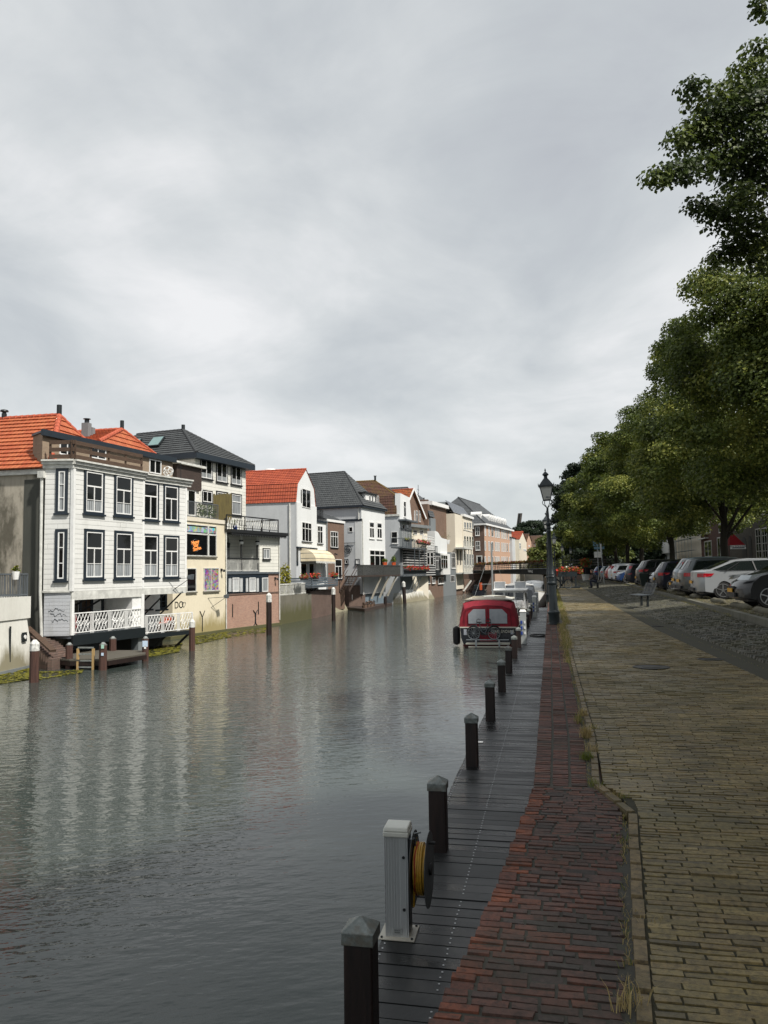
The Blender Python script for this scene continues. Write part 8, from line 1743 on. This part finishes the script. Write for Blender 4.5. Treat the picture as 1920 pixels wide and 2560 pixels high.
def clumps(rad,cz,n,rng=(.8,1.5),low=-.75,seed=0,inner=.35):
    g=np.random.default_rng(seed); out=[];rr=[]
    while len(out)<n:
        d=g.normal(size=3); d/=np.linalg.norm(d)
        if d[2]<low: continue
        k=1.0 if g.random()>inner else g.random()*.8
        w=1+.16*math.sin(3*math.atan2(d[1],d[0])+seed)+.12*math.sin(5*d[2]+seed*2)
        r=g.uniform(*rng); p=d*np.array([rad[0]-r*.6,rad[1]-r*.6,rad[2]-r*.5])*k*w; p[2]+=cz; out.append(p); rr.append(r)
    return np.array(out),np.array(rr)
def trunkmesh(h,r,C,nb=7,seed=1):
    rs=random.Random(seed); mb=MB(); pts=[(0,0,-.2),(0,0,.1),(.03,.02,h*.35),(-.05,.04,h*.7),(.03,0,h),(0,.05,h*1.5),(.05,0,h*2.1)]; mb.tube(pts,[r*1.5,r*1.1,r*.92,r*.85,r*.8,r*.5,r*.15],10)
    for i in range(nb):
        c=C[rs.randrange(len(C))]; z0=h*rs.uniform(.75,1.7); m=Vector((c[0]*.45,c[1]*.45,z0+(c[2]-z0)*.35)); mb.tube([(0,0,z0),m,Vector(c)*.72+Vector((0,0,.25*c[2]))],[r*.32,r*.2,.025],6)
    return mb
def tree(name,label,loc,rad,cz,ncl,nl,ls,h,r,mat='lime',seed=0,group='lime trees along the parking',extra=None,rng=(.8,1.5),low=-.75):
    t=thingL(name,label,'tree',loc,group); C,Rr=clumps(rad,cz,ncl,rng,low,seed)
    if extra is not None: C=np.concatenate([C,extra[0]]); Rr=np.concatenate([Rr,extra[1]])
    V,Fc,ti=leafcloud(C,Rr,nl,ls); o=raw('crown',V,Fc,4,M[mat],ti,parent=t); mb=trunkmesh(h,r,C,seed=seed); obj('trunk',mb,M['bark'],parent=t,smooth=True); return t
ba=(10.8,18.5,PZ)
BR=[(1640,440,17,.42),(1668,432,17.3,.45),(1700,425,17.6,.5),(1735,415,18,.6),(1695,350,18,.45),(1725,325,18.3,.55),(1760,345,18.5,.7),(1795,395,18.5,.6),(1830,380,19,.8),(1728,215,18,.42),(1765,240,18.4,.6),(1800,290,18.6,.8),(1842,240,19,.9),(1862,175,19,.5),(1890,120,19,.45),(1910,25,18,.35),(1895,10,18,.3),(1885,270,19,1.0),(1880,340,19,1.0),(1742,508,18.5,.40),(1778,520,18.6,.5),(1815,540,18.8,.65),(1850,500,19,.8),(1880,440,19.5,1.0),(1786,650,19.5,.35),(1815,625,19.5,.5),(1845,635,19.8,.5),(1868,590,19.6,.7),(1900,560,19.6,.9),(1905,190,19.4,.8),(1910,660,20,.5),(1770,290,18.3,.5),(1900,400,20,1.1)]
ex=[];er=[]
for u,v,Y,r in BR:
    p=PY(u,v,Y)-Vector(ba); ex.append(tuple(p)); er.append(r)
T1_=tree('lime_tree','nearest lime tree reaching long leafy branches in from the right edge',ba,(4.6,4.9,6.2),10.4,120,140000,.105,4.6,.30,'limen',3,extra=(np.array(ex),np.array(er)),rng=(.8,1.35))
# keep the hanging branches of the near tree the darker green seen against the sky
tree('lime_tree','second lime tree from the camera, its tall crown against the sky behind the near branches',(10.9,36.6,PZ),(5.3,5.8,5.7),9.3,210,170000,.135,4.0,.28,'lime',5,rng=(.9,1.6),low=-.95)
TA_=tree('lime_tree','lime tree with ivy covered trunk beside the red awning',(10.5,50.7,PZ),(5.7,6.6,6.9),9.3,190,130000,.155,3.6,.27,'lime',8,rng=(.9,1.7),low=-.9)
def treecopy(src,label,loc,rz,sc):
    q=dup(src,None,loc,rz,sc,label=label); return q
treecopy(TA_,'lime tree whose trunk stands behind the grey hatchbacks',(10.5,71.7,PZ),2.1,(1.02,1.02,.96))
TB_=tree('lime_tree','lime tree with its trunk behind the navy hatchback',(9.5,85.6,PZ),(5.9,6.2,6.6),9.3,170,60000,.25,3.6,.27,'lime',11,rng=(1.0,1.8),low=-.9)
treecopy(TB_,'lime tree with its trunk behind the black suv',(9.0,95.5,PZ),1.3,(.98,1,1.03)); treecopy(TB_,'lime tree with its trunk behind the dark blue estate car',(8.5,106.5,PZ),3.0,(1.0,1,.98)); treecopy(TB_,'farthest lime tree of the row with its trunk behind the white cars',(8.0,121,PZ),4.2,(1.02,1,1.0))
treecopy(TA_,'lime tree out of view just right of the camera',(10.8,12.0,PZ),.7,(.88,.88,.95)); treecopy(TA_,'second lime tree out of view behind the camera',(9.0,1.5,PZ),3.7,(1,1,.95)); treecopy(TA_,'third lime tree out of view behind the camera',(9.4,-9.5,PZ),5.7,1)  # unseen trees, placed so their crowns shade the foreground
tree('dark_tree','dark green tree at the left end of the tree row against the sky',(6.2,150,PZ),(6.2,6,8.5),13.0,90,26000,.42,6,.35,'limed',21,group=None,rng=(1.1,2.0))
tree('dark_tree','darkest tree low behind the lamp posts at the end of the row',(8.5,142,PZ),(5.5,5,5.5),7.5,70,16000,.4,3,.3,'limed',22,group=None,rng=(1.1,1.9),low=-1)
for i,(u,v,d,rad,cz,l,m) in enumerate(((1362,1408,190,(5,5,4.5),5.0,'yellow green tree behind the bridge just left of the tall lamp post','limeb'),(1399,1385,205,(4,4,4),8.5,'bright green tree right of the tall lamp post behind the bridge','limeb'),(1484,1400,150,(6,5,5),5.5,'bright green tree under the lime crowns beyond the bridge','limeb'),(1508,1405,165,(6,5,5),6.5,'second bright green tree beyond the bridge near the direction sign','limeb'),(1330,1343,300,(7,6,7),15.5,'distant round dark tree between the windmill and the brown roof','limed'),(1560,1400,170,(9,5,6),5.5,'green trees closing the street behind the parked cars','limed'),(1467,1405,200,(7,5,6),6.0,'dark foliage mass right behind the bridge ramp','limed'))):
    p=RD(u,1425,d); tree('distant_tree',l,(p.x,p.y,0),rad,cz,34,15000,.6,3,.3,m,30+i,group='trees beyond the bridge',rng=(rad[0]*.36,rad[0]*.5),low=-1)
# ================================================================ houses behind the trees
def Rf(X,Ya,Yb): return Fac((X,Ya,0),(X,Yb,0))   # d runs towards the camera so that the normal faces the canal
fR=Rf(24,330,40)
def bld(name,label,T,x0,x1,ytop,wall,mats=None):
    a=fR.loc(*T(x0,700))[0]; b=fR.loc(*T(x1,700))[0]; h=house(name,label,fR.pt((a+b)/2,0,-3)); body(h,[fR.pt(a,0,-9),fR.pt(b,0,-9),fR.pt(b,0,0),fR.pt(a,0,0)],-.2,ytop,wall); 
    mb=MB(); roofplane(mb,fR.pt(b+.1,ytop,.3),fR.pt(a-.1,ytop,.3),fR.pt(b,ytop+3.5,-4.5),fR.pt(a,ytop+3.5,-4.5),.5); obj('roof',mb,M['slate'],parent=h,fix=False); slab(h,'gutter',fR,a,b,ytop-.2,ytop+.05,0,.4,'offw'); return h,a,b
M['stone_g']=brickm('dark_grey_stone',hx('57524a'),hx('4a463f'),hx('3f3c36'),stain=.5,bw=.5,bh=.22); M['brick_rd']=brickm('deep_red_bricks',hx('4f2a20'),hx('43241c'),hx('5b4a3d'))
h,a,b=bld('stone_house','dark grey stone building with arched doors at the right edge behind the black car',T8,1195,1480,11,'stone_g')
def arch(par,f,T,x0,y0,x1,y1,mat='dark'):
    s0,s1,z0,z1=f.rect(T,x0,y0,x1,y1); s0,s1=min(s0,s1),max(s0,s1); r=(s1-s0)/2; c=(s0+s1)/2; pr=[(s0,z0),(s1,z0)]+[(c+r*math.cos(k*math.pi/8),max(z0+.2,z1-r)+r*math.sin(k*math.pi/8)) for k in range(9)]; mb=MB(); n=len(pr); mb.add([f.pt(s,z,.05) for s,z in pr]+[f.pt(s,z,-.1) for s,z in pr],[tuple(range(n)),tuple(range(2*n-1,n-1,-1))]+[(i,(i+1)%n,n+(i+1)%n,n+i) for i in range(n)]); obj('arched_opening',mb,M[mat],parent=par)
arch(h,fR,T8,1345,495,1400,765); arch(h,fR,T8,1430,485,1465,765)
for x in (1265,1310,1360,1415): arch(h,fR,T8,x,160,x+32,350,'glass')
h,a,b=bld('white_window_house','dark stone house with tall white sash windows at the far right edge',T8,1482,1900,12,'stone_g')
for r in ((1488,55,1548,250),(1560,40,1625,235),(1515,395,1580,765),(1592,385,1655,765)): window(h,fR,T8,r,lay='G24',fr='offw',sill=None,fw=.12)
h,a,b=bld('red_brick_house','deep red brick house with white stone bands behind the tree trunks',T8,850,1192,10,'brick_rd')
for r in ((875,330,955,460),(1060,330,1110,450),(888,545,975,745),(1045,500,1110,765)): window(h,fR,T8,r,lay='G21',fr='offw',sill=None,fw=.16)
for y in (455,505): slab(h,'stone_band',fR,a-.1,a+6,fR.z(T8,940,y+10),fR.z(T8,940,y-3),0,.5,'offw')
h,a,b=bld('scaffold_shop','pale shop front with scaffolding in the shade of the trees',T8,545,848,10,'pl_beige')
slab(h,'shop_window',fR,a+1,b-1,.5,3.2,0,.05,'glass'); mb=MB()
for i in range(9): s=a+(b-a)*i/8; mb.bar(fR.pt(s,.3,1.5),fR.pt(s,9.5,1.5),.06)
for z in (2.4,4.4,6.4,8.4): mb.bar(fR.pt(a,z,1.5),fR.pt(b,z,1.5),.06); mb.bar(fR.pt(a,z,1.1),fR.pt(b,z,1.1),.9,.05)
obj('scaffolding',mb,M['metal'],parent=h)
h,a,b=bld('white_shop_house','pale grey building with white band and round column beside the trunks',T8,215,543,9.5,'pl_lgrey'); slab(h,'white_band',fR,a,b,4.6,7.2,0,.6,'white')
for i in range(8): s=a+(b-a)*(i+.5)/8; slab(h,'shop_window',fR,s-.9,s+.7,.6,4.2,0,.06,'curt')
mb=MB(); mb.lathe([(.5,.0),(.5,4.6)],fR.pt(a+1.5,0,.7),12); obj('column',mb,M['pl_lgrey'],parent=h,smooth=True)
h,a,b=bld('ochre_house','pale house mostly hidden by leaves at the far end of the street',T8,60,213,9,'pl_beige')
for i in range(4): s=a+(b-a)*(i+.5)/4; slab(h,'shop_window',fR,s-1.2,s+1.0,.6,3.2,0,.06,'glass')
# awning with sign
Ya=98.0; q=lambda u,v:PY(u,v,Ya); p0,p1,p2,p3=q(1825,1334),q(1825,1363),q(1864,1363),q(1833,1334); B_=Vector((0,2.5,0))
AW=thing('shop_awning','dark red awning with white lettered sign in front of the grey stone building','awning',p1); mb=MB(); mb.add([p0,p1,p2,p3,p0+B_,p1+B_,p2+B_,p3+B_],[(0,1,2,3),(7,6,5,4),(0,4,5,1),(1,5,6,2),(2,6,7,3),(3,7,4,0)]); obj('canopy',mb,plain('dark_red_canvas',hx('8e0f1a'),.8,0,.1),parent=AW,origin=p1)
p4,p5=q(1825,1373),q(1864.5,1373); mb=MB(); mb.box(p1.x,p2.x,Ya-.12,Ya-.02,p4.z,p1.z-.02); obj('sign_board',mb,M['white'],parent=AW,origin=p1)
tx=text('lettering','EN SOMMER',((p1.x+p2.x)/2,Ya-.13,p1.z-.17),.30,(math.pi/2,0,0),M['dark'],parent=AW,sx=1.05); mb=MB(); mb.box(p1.x+.2,p2.x-.15,Ya-.125,Ya-.121,p4.z+.08,p4.z+.2); obj('sign_line',mb,M['greyp'],parent=AW,origin=p1)
# top-level bookkeeping: an Empty's parts were modelled about it, nothing left over
for o in list(bpy.data.objects):
    if o.parent is None and o.type=='MESH' and 'kind' not in o and 'category' not in o: tag(o,None,o.name.split('.')[0].replace('_',' '))
